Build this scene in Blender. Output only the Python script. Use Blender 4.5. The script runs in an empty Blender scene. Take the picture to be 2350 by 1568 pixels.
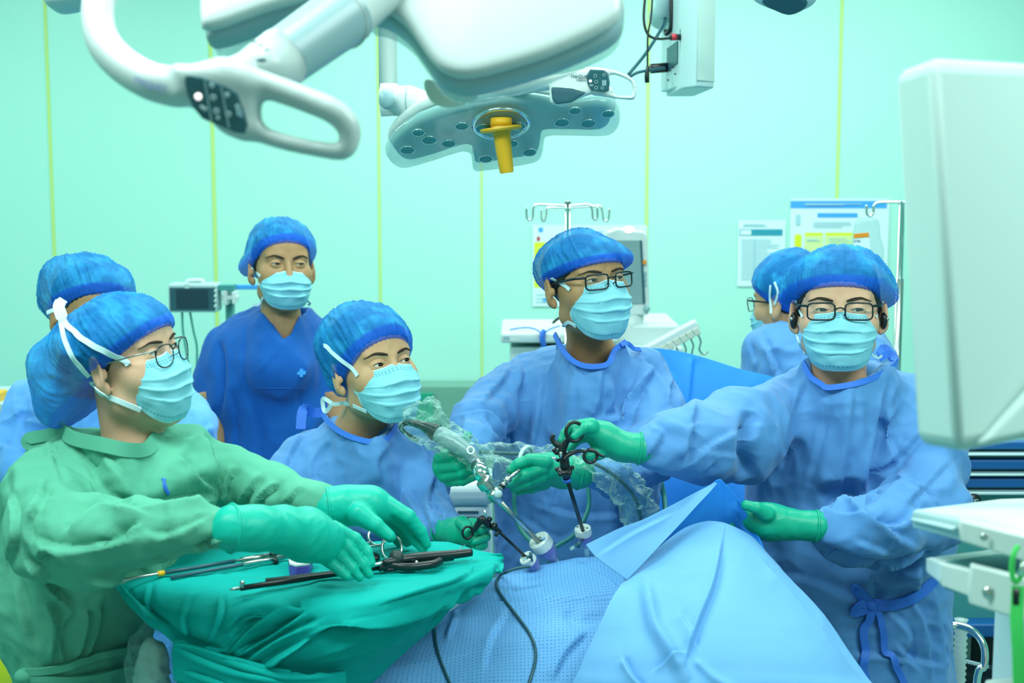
import bpy, bmesh, math, random
import numpy as np
from mathutils import Vector, Matrix, noise as mnoise
from mathutils.bvhtree import BVHTree
random.seed(4); rng = np.random.RandomState(4)
PI = math.pi
# ------------------------------------------------------------------ camera
FPX = 3264.0; CAMH = 1.88; TH = math.radians(6.85)
scn = bpy.context.scene
C = scn.collection
cam = bpy.data.cameras.new('camera'); camo = bpy.data.objects.new('camera', cam); C.objects.link(camo)
camo.location = (0, 0, CAMH); camo.rotation_euler = (PI/2 - TH, 0, 0)
cam.sensor_width = 36.0; cam.lens = 36.0*FPX/2350.0; cam.clip_start = 0.02
cam.dof.use_dof = True; cam.dof.focus_distance = 2.65; cam.dof.aperture_fstop = 5.6
scn.camera = camo
scn.view_settings.view_transform = 'Standard'; scn.view_settings.look = 'None'
scn.view_settings.exposure = -0.05; scn.view_settings.gamma = 1.0
# ------------------------------------------------------------------ world, room lights and added fill lights
w = bpy.data.worlds.new('world'); scn.world = w; w.use_nodes = True
w.node_tree.nodes['Background'].inputs[0].default_value = (0.74, 1.0, 0.94, 1)
w.node_tree.nodes['Background'].inputs[1].default_value = 0.47
def area(name, loc, rot, sx, sy, e, col):
    l = bpy.data.lights.new(name, 'AREA'); l.shape = 'RECTANGLE'; l.size = sx; l.size_y = sy; l.energy = e; l.color = col
    o = bpy.data.objects.new(name, l); C.objects.link(o); o.location = loc; o.rotation_euler = rot
    return o
LC = (0.88, 1.0, 0.95)
area('ceiling_area_light', (-2.4, 4.6, 3.02), (0, 0, 0), 0.5, 2.0, 34, LC)  # added fill, brightens the left side of the wall
area('ceiling_area_light', (0.7, 5.3, 3.02), (0, 0, 0), 3.6, 0.6, 70, LC)
area('ceiling_area_light', (0.3, 3.2, 3.02), (0, 0, 0), 2.6, 0.5, 48, LC)
area('ceiling_area_light', (-0.9, 1.3, 3.02), (math.radians(18), 0, 0), 1.6, 0.5, 54, LC)  # unseen front fill, pitched in to brighten the people
area('ceiling_area_light', (1.5, 1.0, 3.02), (math.radians(22), 0, 0), 1.6, 0.5, 54, LC)  # second unseen front fill, pitched towards the people
# ------------------------------------------------------------------ picture <-> place
def ray(px, py):
    d = np.array([px-1175.0, FPX, 784.0-py])
    c, s = math.cos(TH), math.sin(TH)
    return np.array([d[0], d[1]*c + d[2]*s, -d[1]*s + d[2]*c])
def P(px, py, Y):
    r = ray(px, py); return np.array([0, 0, CAMH]) + r*(Y/r[1])
def PZ(px, py, z):
    r = ray(px, py); return np.array([0, 0, CAMH]) + r*((z-CAMH)/r[2])
def proj(V):
    V = np.asarray(V, float); c, s = math.cos(TH), math.sin(TH)
    y = V[:, 1]; z = V[:, 2]-CAMH
    f = y*c - z*s; u = y*s + z*c
    return np.stack([1175 + FPX*V[:, 0]/f, 784 - FPX*u/f], 1)
# ------------------------------------------------------------------ materials
def mat(name, col, rough=0.6, metal=0.0, bump=None, var=None, alpha=None, trans=0, sheen=0, emit=0, coat=0, ior=1.45, sub=0, spec=0.5, transl=0):
    m = bpy.data.materials.new(name); m.use_nodes = True; nt = m.node_tree; N = nt.nodes; L = nt.links
    b = N['Principled BSDF']; I = b.inputs
    I['Base Color'].default_value = (*col, 1); I['Roughness'].default_value = rough; I['Metallic'].default_value = metal
    I['IOR'].default_value = ior; I['Specular IOR Level'].default_value = spec
    if trans: I['Transmission Weight'].default_value = trans
    if sheen: I['Sheen Weight'].default_value = sheen
    if coat: I['Coat Weight'].default_value = coat
    if sub: I['Subsurface Weight'].default_value = sub; I['Subsurface Radius'].default_value = (0.01, 0.004, 0.002)
    if emit: I['Emission Color'].default_value = (*col, 1); I['Emission Strength'].default_value = emit
    tc = N.new('ShaderNodeTexCoord')
    if var:  # (colour2, scale, lo, hi)
        n = N.new('ShaderNodeTexNoise'); n.inputs['Scale'].default_value = var[1]; n.inputs['Detail'].default_value = 5
        if len(var) > 4:
            mp = N.new('ShaderNodeMapping'); mp.inputs['Scale'].default_value = var[4]; L.new(tc.outputs['Object'], mp.inputs[0]); L.new(mp.outputs[0], n.inputs['Vector'])
        else: L.new(tc.outputs['Object'], n.inputs['Vector'])
        r = N.new('ShaderNodeValToRGB'); r.color_ramp.elements[0].position = var[2]; r.color_ramp.elements[1].position = var[3]
        r.color_ramp.elements[0].color = (*col, 1); r.color_ramp.elements[1].color = (*var[0], 1)
        L.new(n.outputs['Fac'], r.inputs[0]); L.new(r.outputs[0], I['Base Color'])
    prev = None
    for bp in (bump or []):  # (kind, scale, strength, distance)
        t = N.new('ShaderNodeTexVoronoi' if bp[0] == 'v' else 'ShaderNodeTexNoise' if bp[0] == 'n' else 'ShaderNodeTexWave')
        t.inputs['Scale'].default_value = bp[1]
        if bp[0] == 'n': t.inputs['Detail'].default_value = 4
        if bp[0] == 'w':
            t.bands_direction = 'DIAGONAL'; t.inputs['Distortion'].default_value = 1.0; t.inputs['Detail Scale'].default_value = 3
        L.new(tc.outputs['Object'], t.inputs['Vector'])
        bn = N.new('ShaderNodeBump'); bn.inputs['Strength'].default_value = bp[2]; bn.inputs['Distance'].default_value = bp[3]
        L.new(t.outputs['Fac' if bp[0] != 'v' else 'Distance'], bn.inputs['Height'])
        if prev: L.new(prev.outputs[0], bn.inputs['Normal'])
        prev = bn
    if prev: L.new(prev.outputs[0], I['Normal'])
    out = N['Material Output']; last = b
    if transl:
        t = N.new('ShaderNodeBsdfTranslucent'); t.inputs[0].default_value = (*col, 1)
        mx = N.new('ShaderNodeMixShader'); mx.inputs[0].default_value = transl
        L.new(last.outputs[0], mx.inputs[1]); L.new(t.outputs[0], mx.inputs[2]); last = mx
    if alpha is not None:
        t = N.new('ShaderNodeBsdfTransparent'); mx = N.new('ShaderNodeMixShader'); mx.inputs[0].default_value = 1-alpha
        L.new(last.outputs[0], mx.inputs[1]); L.new(t.outputs[0], mx.inputs[2]); last = mx
    L.new(last.outputs[0], out.inputs[0])
    return m
M = {}
M['wall'] = mat('wall_paint', (0.42, 0.82, 0.71), 0.35, bump=[('n', 1.5, 0.05, 0.02)])
M['seam'] = mat('yellow_seam', (0.52, 0.75, 0.22), 0.5)
M['floor'] = mat('floor_vinyl', (0.16, 0.42, 0.42), 0.3, var=((0.2, 0.5, 0.5), 8, 0.4, 0.7))
M['ceil'] = mat('ceiling_paint', (0.6, 0.85, 0.8), 0.6)
M['mgrey'] = mat('lamp_grey', (0.26, 0.41, 0.44), 0.35)
M['lampu'] = mat('lamp_underside', (0.16, 0.46, 0.43), 0.12)
M['faint'] = mat('faint_lettering', (0.16, 0.24, 0.46), 0.5)
M['whitel'] = mat('lamp_white', (0.44, 0.55, 0.54), 0.35)
M['camh'] = mat('camera_grey', (0.22, 0.34, 0.38), 0.25)
M['white'] = mat('white_plastic', (0.60, 0.73, 0.71), 0.32)
M['whitem'] = mat('white_matte', (0.46, 0.65, 0.62), 0.6)
M['cream'] = mat('cream_plastic', (0.58, 0.66, 0.56), 0.5)
M['grey'] = mat('grey_plastic', (0.26, 0.46, 0.50), 0.4)
M['lgrey'] = mat('light_grey_plastic', (0.42, 0.62, 0.64), 0.4)
M['dgrey'] = mat('dark_teal_panel', (0.015, 0.10, 0.12), 0.25)
M['black'] = mat('black_plastic', (0.006, 0.014, 0.016), 0.3)
M['rubber'] = mat('dark_rubber', (0.01, 0.03, 0.03), 0.5)
M['cabm'] = mat('cabinet_metal', (0.16, 0.36, 0.29), 0.4, bump=[('n', 30, 0.05, 0.002)])
M['cabg'] = mat('cabinet_green', (0.01, 0.32, 0.20), 0.4)
M['steel'] = mat('brushed_steel', (0.50, 0.56, 0.54), 0.28, 1.0, bump=[('n', 90, 0.05, 0.002)])
M['chrome'] = mat('chrome', (0.7, 0.78, 0.76), 0.12, 1.0)
M['yellow'] = mat('amber_handle', (0.72, 0.42, 0.015), 0.4)
M['cable'] = mat('teal_cable', (0.02, 0.10, 0.13), 0.4)
M['tube'] = mat('green_tubing', (0.05, 0.33, 0.28), 0.4)
M['glove'] = mat('latex_glove', (0.002, 0.36, 0.225), 0.42, bump=[('n', 60, 0.25, 0.003), ('n', 14, 0.15, 0.01)], spec=0.4)
M['glove2'] = mat('latex_glove_bright', (0.001, 0.42, 0.31), 0.42, bump=[('n', 60, 0.25, 0.003), ('n', 14, 0.15, 0.01)], spec=0.35)
M['gown'] = mat('gown_fabric', (0.082, 0.275, 0.60), 0.62, bump=[('v', 800, 0.30, 0.001), ('n', 18, 0.18, 0.006)], sheen=0.15, spec=0.3)
M['gownl'] = mat('gown_fabric_light', (0.10, 0.36, 0.82), 0.62, bump=[('n', 30, 0.35, 0.006)], sheen=0.15, spec=0.3)
M['trim'] = mat('gown_trim', (0.03, 0.18, 0.72), 0.6, bump=[('v', 500, 0.3, 0.001)])
M['scrub'] = mat('scrub_cotton', (0.006, 0.105, 0.42), 0.8, bump=[('n', 300, 0.3, 0.001)], sheen=0.1, spec=0.2)
M['green'] = mat('green_cotton', (0.095, 0.385, 0.265), 0.85, bump=[('n', 300, 0.3, 0.001), ('n', 25, 0.2, 0.005)], spec=0.2)
M['teal'] = mat('teal_cotton', (0.0, 0.355, 0.32), 0.85, bump=[('n', 300, 0.3, 0.001), ('n', 25, 0.25, 0.006)], spec=0.2)
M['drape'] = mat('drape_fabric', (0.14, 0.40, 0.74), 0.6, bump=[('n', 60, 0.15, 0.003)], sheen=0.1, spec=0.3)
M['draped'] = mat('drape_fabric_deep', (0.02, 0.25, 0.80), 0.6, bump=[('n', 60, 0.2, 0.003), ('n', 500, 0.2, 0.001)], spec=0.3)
M['cap'] = mat('cap_nonwoven', (0.0, 0.20, 0.56), 0.7, bump=[('n', 70, 0.5, 0.006)], var=((0.02, 0.40, 0.84), 26, 0.45, 0.70), alpha=0.68, spec=0.3)
nt = M['cap'].node_tree; b_ = nt.nodes['Principled BSDF']; src = b_.inputs['Base Color'].links[0].from_socket
at_ = nt.nodes.new('ShaderNodeAttribute'); at_.attribute_name = 'band'; mx_ = nt.nodes.new('ShaderNodeMixRGB'); mx_.inputs[2].default_value = (0.006, 0.15, 0.80, 1)
nt.links.new(at_.outputs['Fac'], mx_.inputs[0]); nt.links.new(src, mx_.inputs[1]); nt.links.new(mx_.outputs[0], b_.inputs['Base Color'])
M['capband'] = mat('cap_band', (0.008, 0.17, 0.80), 0.7, bump=[('n', 200, 0.4, 0.002)], spec=0.3)
M['mask'] = mat('mask_fabric', (0.22, 0.60, 0.70), 0.7, bump=[('n', 250, 0.2, 0.001), ('n', 25, 0.3, 0.004)], spec=0.3)
M['maskw'] = mat('mask_edge_white', (0.55, 0.80, 0.84), 0.7)
M['stitch'] = mat('stitch_dark', (0.06, 0.34, 0.46), 0.7)
M['skin'] = mat('skin', (0.56, 0.365, 0.195), 0.5, sub=0.12, var=((0.50, 0.30, 0.16), 30, 0.4, 0.7), bump=[('n', 160, 0.08, 0.001)], spec=0.4)
M['skin2'] = mat('skin_tan', (0.40, 0.25, 0.115), 0.5, sub=0.12, var=((0.36, 0.21, 0.10), 30, 0.4, 0.7), bump=[('n', 160, 0.08, 0.001)], spec=0.4)
M['skin3'] = mat('skin_fair', (0.64, 0.42, 0.27), 0.5, sub=0.12, var=((0.60, 0.36, 0.24), 30, 0.4, 0.7), bump=[('n', 160, 0.08, 0.001)], spec=0.4)
M['hair'] = mat('hair_black', (0.006, 0.014, 0.014), 0.55, bump=[('n', 200, 0.6, 0.002)])
M['brow'] = mat('brow_hair', (0.035, 0.025, 0.016), 0.8, alpha=0.8)
M['eyew'] = mat('eye_white', (0.55, 0.58, 0.52), 0.2)
M['iris'] = mat('iris_brown', (0.015, 0.010, 0.006), 0.1)
M['frame'] = mat('glasses_frame', (0.004, 0.016, 0.020), 0.25)
M['framem'] = mat('glasses_metal', (0.35, 0.42, 0.40), 0.3, 1.0)
def glass(name, col, a, rough=0.03, spec=0.5, bump=None):
    return mat(name, col, rough, alpha=a, spec=spec, bump=bump)
M['lens'] = glass('lens_glass', (0.25, 0.50, 0.50), 0.06)
M['clear'] = glass('clear_plastic', (0.42, 0.72, 0.72), 0.42, 0.08, 1.0)
M['film0'] = glass('plastic_film', (0.50, 0.82, 0.76), 0.30, 0.12, 1.0, [('n', 35, 1.0, 0.02), ('v', 60, 0.6, 0.01)])
def filmmat(name, base, lo, hi):
    m = bpy.data.materials.new(name); m.use_nodes = True; nt = m.node_tree; N = nt.nodes; L = nt.links
    b = N['Principled BSDF']; b.inputs['Base Color'].default_value = (*base, 1); b.inputs['Roughness'].default_value = .14; b.inputs['Specular IOR Level'].default_value = 1.0
    tc = N.new('ShaderNodeTexCoord'); n = N.new('ShaderNodeTexNoise'); n.inputs['Scale'].default_value = 45; n.inputs['Detail'].default_value = 3; n.inputs['Distortion'].default_value = 1.2; L.new(tc.outputs['Object'], n.inputs['Vector'])
    bp = N.new('ShaderNodeBump'); bp.inputs['Strength'].default_value = 1; bp.inputs['Distance'].default_value = .012; L.new(n.outputs['Fac'], bp.inputs['Height']); L.new(bp.outputs[0], b.inputs['Normal'])
    lw = N.new('ShaderNodeLayerWeight'); lw.inputs['Blend'].default_value = .35; L.new(bp.outputs[0], lw.inputs['Normal'])
    mr = N.new('ShaderNodeMapRange'); mr.inputs['From Min'].default_value = 0.1; mr.inputs['From Max'].default_value = .9; mr.inputs['To Min'].default_value = lo; mr.inputs['To Max'].default_value = hi; L.new(lw.outputs['Facing'], mr.inputs['Value'])
    t = N.new('ShaderNodeBsdfTransparent'); t.inputs[0].default_value = (.93, 1, .98, 1); mx = N.new('ShaderNodeMixShader'); L.new(mr.outputs[0], mx.inputs[0]); L.new(t.outputs[0], mx.inputs[1]); L.new(b.outputs[0], mx.inputs[2]); L.new(mx.outputs[0], N['Material Output'].inputs[0])
    return m
M['film'] = filmmat('plastic_film', (.42, .72, .66), .07, .60)
M['purple'] = glass('purple_plastic', (0.26, 0.28, 0.72), 0.5, 0.1, 0.8)
M['purples'] = mat('purple_solid', (0.08, 0.06, 0.40), 0.3)
M['paper'] = mat('paper', (0.66, 0.86, 0.90), 0.6)
M['pblue'] = mat('print_blue', (0.05, 0.36, 0.85), 0.6)
M['pteal'] = mat('print_teal', (0.02, 0.30, 0.42), 0.6)
M['pyel'] = mat('print_yellow', (0.70, 0.82, 0.02), 0.6)
M['pylt'] = mat('print_pale_yellow', (0.66, 0.84, 0.36), 0.6)
M['pline'] = mat('print_line', (0.36, 0.62, 0.72), 0.6)
M['ink'] = mat('print_ink', (0.03, 0.16, 0.3), 0.6)
M['red'] = mat('red_plastic', (0.5, 0.03, 0.05), 0.5)
M['orange'] = mat('orange_label', (0.75, 0.28, 0.01), 0.6)
M['glow'] = mat('indicator_lamp', (1.0, 0.9, 0.88), 0.5, emit=1.2)
M['screen'] = mat('monitor_glass', (0.01, 0.05, 0.07), 0.12)
M['screenl'] = mat('monitor_glass_grey', (0.22, 0.36, 0.36), 0.15)
M['lime'] = mat('lime_strap', (0.05, 0.62, 0.12), 0.6)
M['mblue'] = mat('machine_blue', (0.005, 0.11, 0.34), 0.4)
M['mteal'] = mat('machine_teal', (0.05, 0.30, 0.29), 0.5)
# ------------------------------------------------------------------ objects
ROOT = {}
def tagp(o, label=None, cat=None, group=None, kind=None):
    if label: o['label'] = label
    if cat: o['category'] = cat
    if group: o['group'] = group
    if kind: o['kind'] = kind
    return o
def thing(name, loc, label, cat, group=None):
    o = bpy.data.objects.new(name, None); C.objects.link(o); o.empty_display_size = 0.05
    o.location = Vector([float(x) for x in loc]); ROOT[o] = np.array([float(x) for x in loc])
    return tagp(o, label, cat, group)
def mk(name, VF, material, parent=None, smooth=True, subd=0, bevel=0, fmat=None, angle=None):
    V, F = VF[0], VF[1]
    V = np.asarray(V, float); org = ROOT[parent] if parent is not None else (np.array([V[:, 0].mean(), V[:, 1].mean(), V[:, 2].min()]))
    me = bpy.data.meshes.new(name)
    if isinstance(F, np.ndarray):
        k = F.shape[1]; me.vertices.add(len(V)); me.vertices.foreach_set('co', (V-org).astype(np.float32).ravel())
        me.loops.add(F.size); me.loops.foreach_set('vertex_index', F.astype(np.int32).ravel())
        me.polygons.add(len(F)); me.polygons.foreach_set('loop_start', np.arange(0, F.size, k, dtype=np.int32))
        me.polygons.foreach_set('loop_total', np.full(len(F), k, dtype=np.int32)); me.update(calc_edges=True)
    else:
        me.from_pydata([tuple(x) for x in (V-org)], [], [tuple(int(i) for i in f) for f in F])
    me.validate()
    for mm in (material if isinstance(material, (list, tuple)) else [material]): me.materials.append(mm)
    if fmat is not None: me.polygons.foreach_set('material_index', np.asarray(fmat, dtype=np.int32))
    if smooth: me.polygons.foreach_set('use_smooth', [True]*len(me.polygons))
    if name in ('strap', 'collar_trim', 'collar_tie', 'belt', 'belt_tie', 'neck_tie'): me.set_sharp_from_angle(angle=math.radians(50))
    if angle: me.set_sharp_from_angle(angle=math.radians(angle))
    o = bpy.data.objects.new(name, me); C.objects.link(o)
    if parent is not None: o.parent = parent; ROOT[o] = ROOT[parent]
    else: o.location = Vector(org.tolist()); ROOT[o] = org
    if bevel:
        b = o.modifiers.new('bevel', 'BEVEL'); b.width = bevel; b.segments = 3; b.limit_method = 'ANGLE'; b.angle_limit = math.radians(40)
        me.set_sharp_from_angle(angle=math.radians(50))
    if subd:
        s = o.modifiers.new('sub', 'SUBSURF'); s.levels = subd; s.render_levels = subd
    return o
def J(parts):
    Vs, Fs, n = [], [], 0
    for V, F in parts:
        V = np.asarray(V, float); Vs.append(V); Fs += [tuple(int(i)+n for i in f) for f in F]; n += len(V)
    return np.concatenate(Vs), Fs
def nrm(v):
    v = np.asarray(v, float); l = np.linalg.norm(v); return v/l if l > 1e-12 else v
def fr(z, up=(0, 0, 1)):  # frame with third axis z
    z = nrm(z); x = np.cross(up, z)
    if np.linalg.norm(x) < 1e-4: x = np.cross((0, 1, 0), z)
    x = nrm(x); return np.stack([x, np.cross(z, x), z], 1)
def box(c, s, R=None):
    V = np.array([[x, y, z] for x in (-.5, .5) for y in (-.5, .5) for z in (-.5, .5)])*np.array(s)
    if R is not None: V = V @ np.asarray(R).T
    return V+np.array(c), [(0, 1, 3, 2), (4, 6, 7, 5), (0, 4, 5, 1), (2, 3, 7, 6), (0, 2, 6, 4), (1, 5, 7, 3)]
def prism(pts, vec):
    pts = np.asarray(pts, float); n = len(pts); V = np.concatenate([pts, pts+np.asarray(vec)])
    F = [tuple(range(n)), tuple(range(n, 2*n))[::-1]]+[(i, n+i, n+(i+1) % n, (i+1) % n) for i in range(n)]
    me = bpy.data.meshes.new('tmp'); me.from_pydata([tuple(v) for v in V], [], F); bm = bmesh.new(); bm.from_mesh(me)
    bmesh.ops.recalc_face_normals(bm, faces=bm.faces); bm.to_mesh(me); bm.free(); F = [tuple(p.vertices) for p in me.polygons]; bpy.data.meshes.remove(me)
    return V, F
def tube(pts, r, n=12, closed=False, cap=True, ell=None):
    pts = np.asarray(pts, float); m = len(pts); r = np.broadcast_to(np.asarray(r, float), (m,))
    T = np.zeros_like(pts)
    for i in range(m):
        a = pts[(i-1) % m] if (closed or i > 0) else pts[i]; b = pts[(i+1) % m] if (closed or i < m-1) else pts[i]
        T[i] = nrm(b-a)
    x = fr(T[0])[:, 0]; V = []
    for i in range(m):
        x = nrm(x-T[i]*np.dot(x, T[i])); y = np.cross(T[i], x)
        for k in range(n):
            a = 2*PI*k/n; V.append(pts[i]+r[i]*(math.cos(a)*x+math.sin(a)*y*(ell or 1)))
    F = []
    for i in range(m if closed else m-1):
        for k in range(n):
            a, b = i*n+k, i*n+(k+1) % n; c, d = ((i+1) % m)*n+(k+1) % n, ((i+1) % m)*n+k
            F.append((a, b, c, d))
    if cap and not closed: F += [tuple(range(n))[::-1], tuple(range((m-1)*n, m*n))]
    return np.array(V), F
def cyl(a, b, r1, r2=None, n=24): return tube([a, b], [r1, r1 if r2 is None else r2], n)
def smooth(pts, k=8, closed=False):  # catmull rom
    p = [np.asarray(q, float) for q in pts]; out = []; m = len(p)
    for i in range(m if closed else m-1):
        g = (lambda j: p[j % m]) if closed else (lambda j: p[min(max(j, 0), m-1)])
        a, b, c, d = g(i-1), g(i), g(i+1), g(i+2)
        for t in np.linspace(0, 1, k, endpoint=False):
            out.append(0.5*((2*b)+(-a+c)*t+(2*a-5*b+4*c-d)*t*t+(-a+3*b-3*c+d)*t**3))
    if not closed: out.append(p[-1])
    return np.array(out)
def lathe(prof, o, axis, n=32, up=(0, 0, 1)):  # profile (r, h)
    R = fr(axis, up); V = []; F = []; m = len(prof)
    for r, h in prof:
        for k in range(n):
            a = 2*PI*k/n; V.append(np.array(o)+R @ np.array([r*math.cos(a), r*math.sin(a), h]))
    for i in range(m-1):
        for k in range(n): F.append((i*n+k, i*n+(k+1) % n, (i+1)*n+(k+1) % n, (i+1)*n+k))
    F += [tuple(range(n))[::-1], tuple(range((m-1)*n, m*n))]
    return np.array(V), F
def sphere(c, r, n=16, m=12):
    r = np.broadcast_to(np.asarray(r, float), (3,))
    V = []; F = []
    for i in range(m+1):
        t = PI*i/m
        for k in range(n): a = 2*PI*k/n; V.append(np.array(c)+r*np.array([math.sin(t)*math.cos(a), math.sin(t)*math.sin(a), math.cos(t)]))
    for i in range(m):
        for k in range(n): F.append((i*n+k, (i+1)*n+k, (i+1)*n+(k+1) % n, i*n+(k+1) % n))
    return np.array(V), F
def ring(c, axis, R, r, n=32, m=10, up=(0, 0, 1), ell=1.0):
    B = fr(axis, up); return tube([np.array(c)+B @ np.array([R*math.cos(a), R*ell*math.sin(a), 0]) for a in np.linspace(0, 2*PI, n, endpoint=False)], r, m, closed=True)
def ribbon(pts, nor, wd, th=0.0006, twist=None):
    pts = np.asarray(pts, float); m = len(pts); V = []
    wd = np.broadcast_to(np.asarray(wd, float), (m,))
    for i in range(m):
        t = nrm(pts[min(i+1, m-1)]-pts[max(i-1, 0)]); n_ = nrm(nor[i]); s = nrm(np.cross(t, n_)); n_ = np.cross(s, t)
        for a, b in ((-1, -1), (1, -1), (1, 1), (-1, 1)): V.append(pts[i]+s*a*wd[i]/2+n_*b*th)
    F = []
    for i in range(m-1):
        for k in range(4): F.append((i*4+k, i*4+(k+1) % 4, (i+1)*4+(k+1) % 4, (i+1)*4+k))
    F += [(3, 2, 1, 0), (m*4-4, m*4-3, m*4-2, m*4-1)]
    return np.array(V), F
def gridF(nu, nv, wrapu=False):
    F = []
    for j in range(nv-1):
        for i in range(nu if wrapu else nu-1):
            F.append((j*nu+i, j*nu+(i+1) % nu, (j+1)*nu+(i+1) % nu, (j+1)*nu+i))
    return np.array(F)
def text_mesh(s, size, o, ex, ey, th=0.0004, align='LEFT'):
    cu = bpy.data.curves.new('lettering', 'FONT'); cu.body = s; cu.size = size; cu.align_x = align; cu.extrude = th; cu.resolution_u = 3
    ob = bpy.data.objects.new('lettering', cu); C.objects.link(ob); bpy.context.view_layer.update()
    me = bpy.data.meshes.new_from_object(ob.evaluated_get(bpy.context.evaluated_depsgraph_get()))
    V = np.array([v.co[:] for v in me.vertices]); F = [tuple(p.vertices) for p in me.polygons]
    bpy.data.objects.remove(ob); bpy.data.curves.remove(cu); bpy.data.meshes.remove(me)
    ex = nrm(ex); ey = nrm(ey); ez = np.cross(ex, ey)
    return np.array(o)+V[:, :1]*ex+V[:, 1:2]*ey+V[:, 2:3]*ez, F
# ------------------------------------------------------------------ signed-distance modelling
def surf(fn, xs, ys, zs):
    X, Y, Z = np.meshgrid(xs, ys, zs, indexing='ij'); F = fn(X.astype(np.float32), Y.astype(np.float32), Z.astype(np.float32))
    S = F < 0; n = np.array(F.shape)
    cnt = np.zeros(n-1, np.int8)
    sl = lambda A, i, j, k: A[i:n[0]-1+i, j:n[1]-1+j, k:n[2]-1+k]
    for i in (0, 1):
        for j in (0, 1):
            for k in (0, 1): cnt += sl(S, i, j, k)
    act = (cnt > 0) & (cnt < 8); ci, cj, ck = np.nonzero(act)
    idx = np.full(act.shape, -1, np.int64); idx[ci, cj, ck] = np.arange(len(ci))
    acc = np.zeros((len(ci), 3)); num = np.zeros(len(ci))
    cs = [(i, j, k) for i in (0, 1) for j in (0, 1) for k in (0, 1)]
    pos = lambda c: np.stack([xs[ci+c[0]], ys[cj+c[1]], zs[ck+c[2]]], 1)
    for a in cs:
        for ax in range(3):
            if a[ax]: continue
            b = list(a); b[ax] = 1
            fa = F[ci+a[0], cj+a[1], ck+a[2]]; fb = F[ci+b[0], cj+b[1], ck+b[2]]
            m = (fa < 0) != (fb < 0)
            t = np.where(m, fa/np.where(m, fa-fb, 1), 0)[:, None]
            acc += np.where(m[:, None], pos(a)*(1-t)+pos(b)*t, 0); num += m
    V = acc/num[:, None]; Q = []
    for ax in range(3):
        o1, o2 = (ax+1) % 3, (ax+2) % 3
        A = S.take(range(0, n[ax]-1), ax); B = S.take(range(1, n[ax]), ax)
        e = np.nonzero(A != B); e = np.stack(e, 1)
        ok = (e[:, o1] > 0) & (e[:, o2] > 0) & (e[:, o1] < n[o1]-1) & (e[:, o2] < n[o2]-1); e = e[ok]
        s = A[e[:, 0], e[:, 1], e[:, 2]]
        q = []
        for d1, d2 in ((1, 1), (0, 1), (0, 0), (1, 0)):
            g = e.copy(); g[:, o1] -= d1; g[:, o2] -= d2; q.append(idx[g[:, 0], g[:, 1], g[:, 2]])
        q = np.stack(q, 1); q[~s] = q[~s][:, ::-1]; Q.append(q)
    F = np.concatenate(Q)
    for _ in range(2):  # relax the lattice steps
        A = np.zeros_like(V); k = np.zeros(len(V))
        for a, b in ((0, 1), (1, 2), (2, 3), (3, 0)):
            np.add.at(A, F[:, a], V[F[:, b]]); np.add.at(A, F[:, b], V[F[:, a]]); np.add.at(k, F[:, a], 1); np.add.at(k, F[:, b], 1)
        V = np.where(k[:, None] > 0, V*.5+.5*A/np.maximum(k, 1)[:, None], V)
    return V, F
def ax(a, b, h): return np.arange(a, b+h, h)
def axm(segs):  # [(a, b, h), ...] contiguous
    out = []
    for a, b, h in segs:
        k = max(1, int(round((b-a)/h))); out.append(np.linspace(a, b, k, endpoint=False))
    return np.concatenate(out+[[segs[-1][1]]])
def smin(a, b, k):
    h = np.clip(0.5+0.5*(b-a)/k, 0, 1); return b*(1-h)+a*h-k*h*(1-h)
def smax(a, b, k): return -smin(-a, -b, k)
def rc(X, Y, Z, a, b, ra, rb):
    a = np.asarray(a, float); b = np.asarray(b, float); d = b-a; L = float(d @ d)+1e-12
    t = np.clip(((X-a[0])*d[0]+(Y-a[1])*d[1]+(Z-a[2])*d[2])/L, 0, 1)
    return np.sqrt((X-a[0]-t*d[0])**2+(Y-a[1]-t*d[1])**2+(Z-a[2]-t*d[2])**2)-(ra+(rb-ra)*t)
def el(X, Y, Z, c, r, R=None):
    x, y, z = X-c[0], Y-c[1], Z-c[2]
    if R is not None:
        R = np.asarray(R); x, y, z = (x*R[0, i]+y*R[1, i]+z*R[2, i] for i in range(3))
    k0 = np.sqrt((x/r[0])**2+(y/r[1])**2+(z/r[2])**2); k1 = np.sqrt((x/r[0]**2)**2+(y/r[1]**2)**2+(z/r[2]**2)**2)+1e-9
    return k0*(k0-1)/k1
def poly2(U, V, pts):
    pts = np.asarray(pts, float); d = np.full(U.shape, 1e9); ins = np.zeros(U.shape, bool); n = len(pts)
    for i in range(n):
        a, b = pts[i], pts[(i+1) % n]; e = b-a
        t = np.clip(((U-a[0])*e[0]+(V-a[1])*e[1])/(e @ e+1e-12), 0, 1)
        d = np.minimum(d, (U-a[0]-t*e[0])**2+(V-a[1]-t*e[1])**2)
        c = ((a[1] > V) != (b[1] > V)) & (U < (b[0]-a[0])*(V-a[1])/(b[1]-a[1]+1e-12)+a[0]); ins ^= c
    d = np.sqrt(d); return np.where(ins, -d, d)
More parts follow.
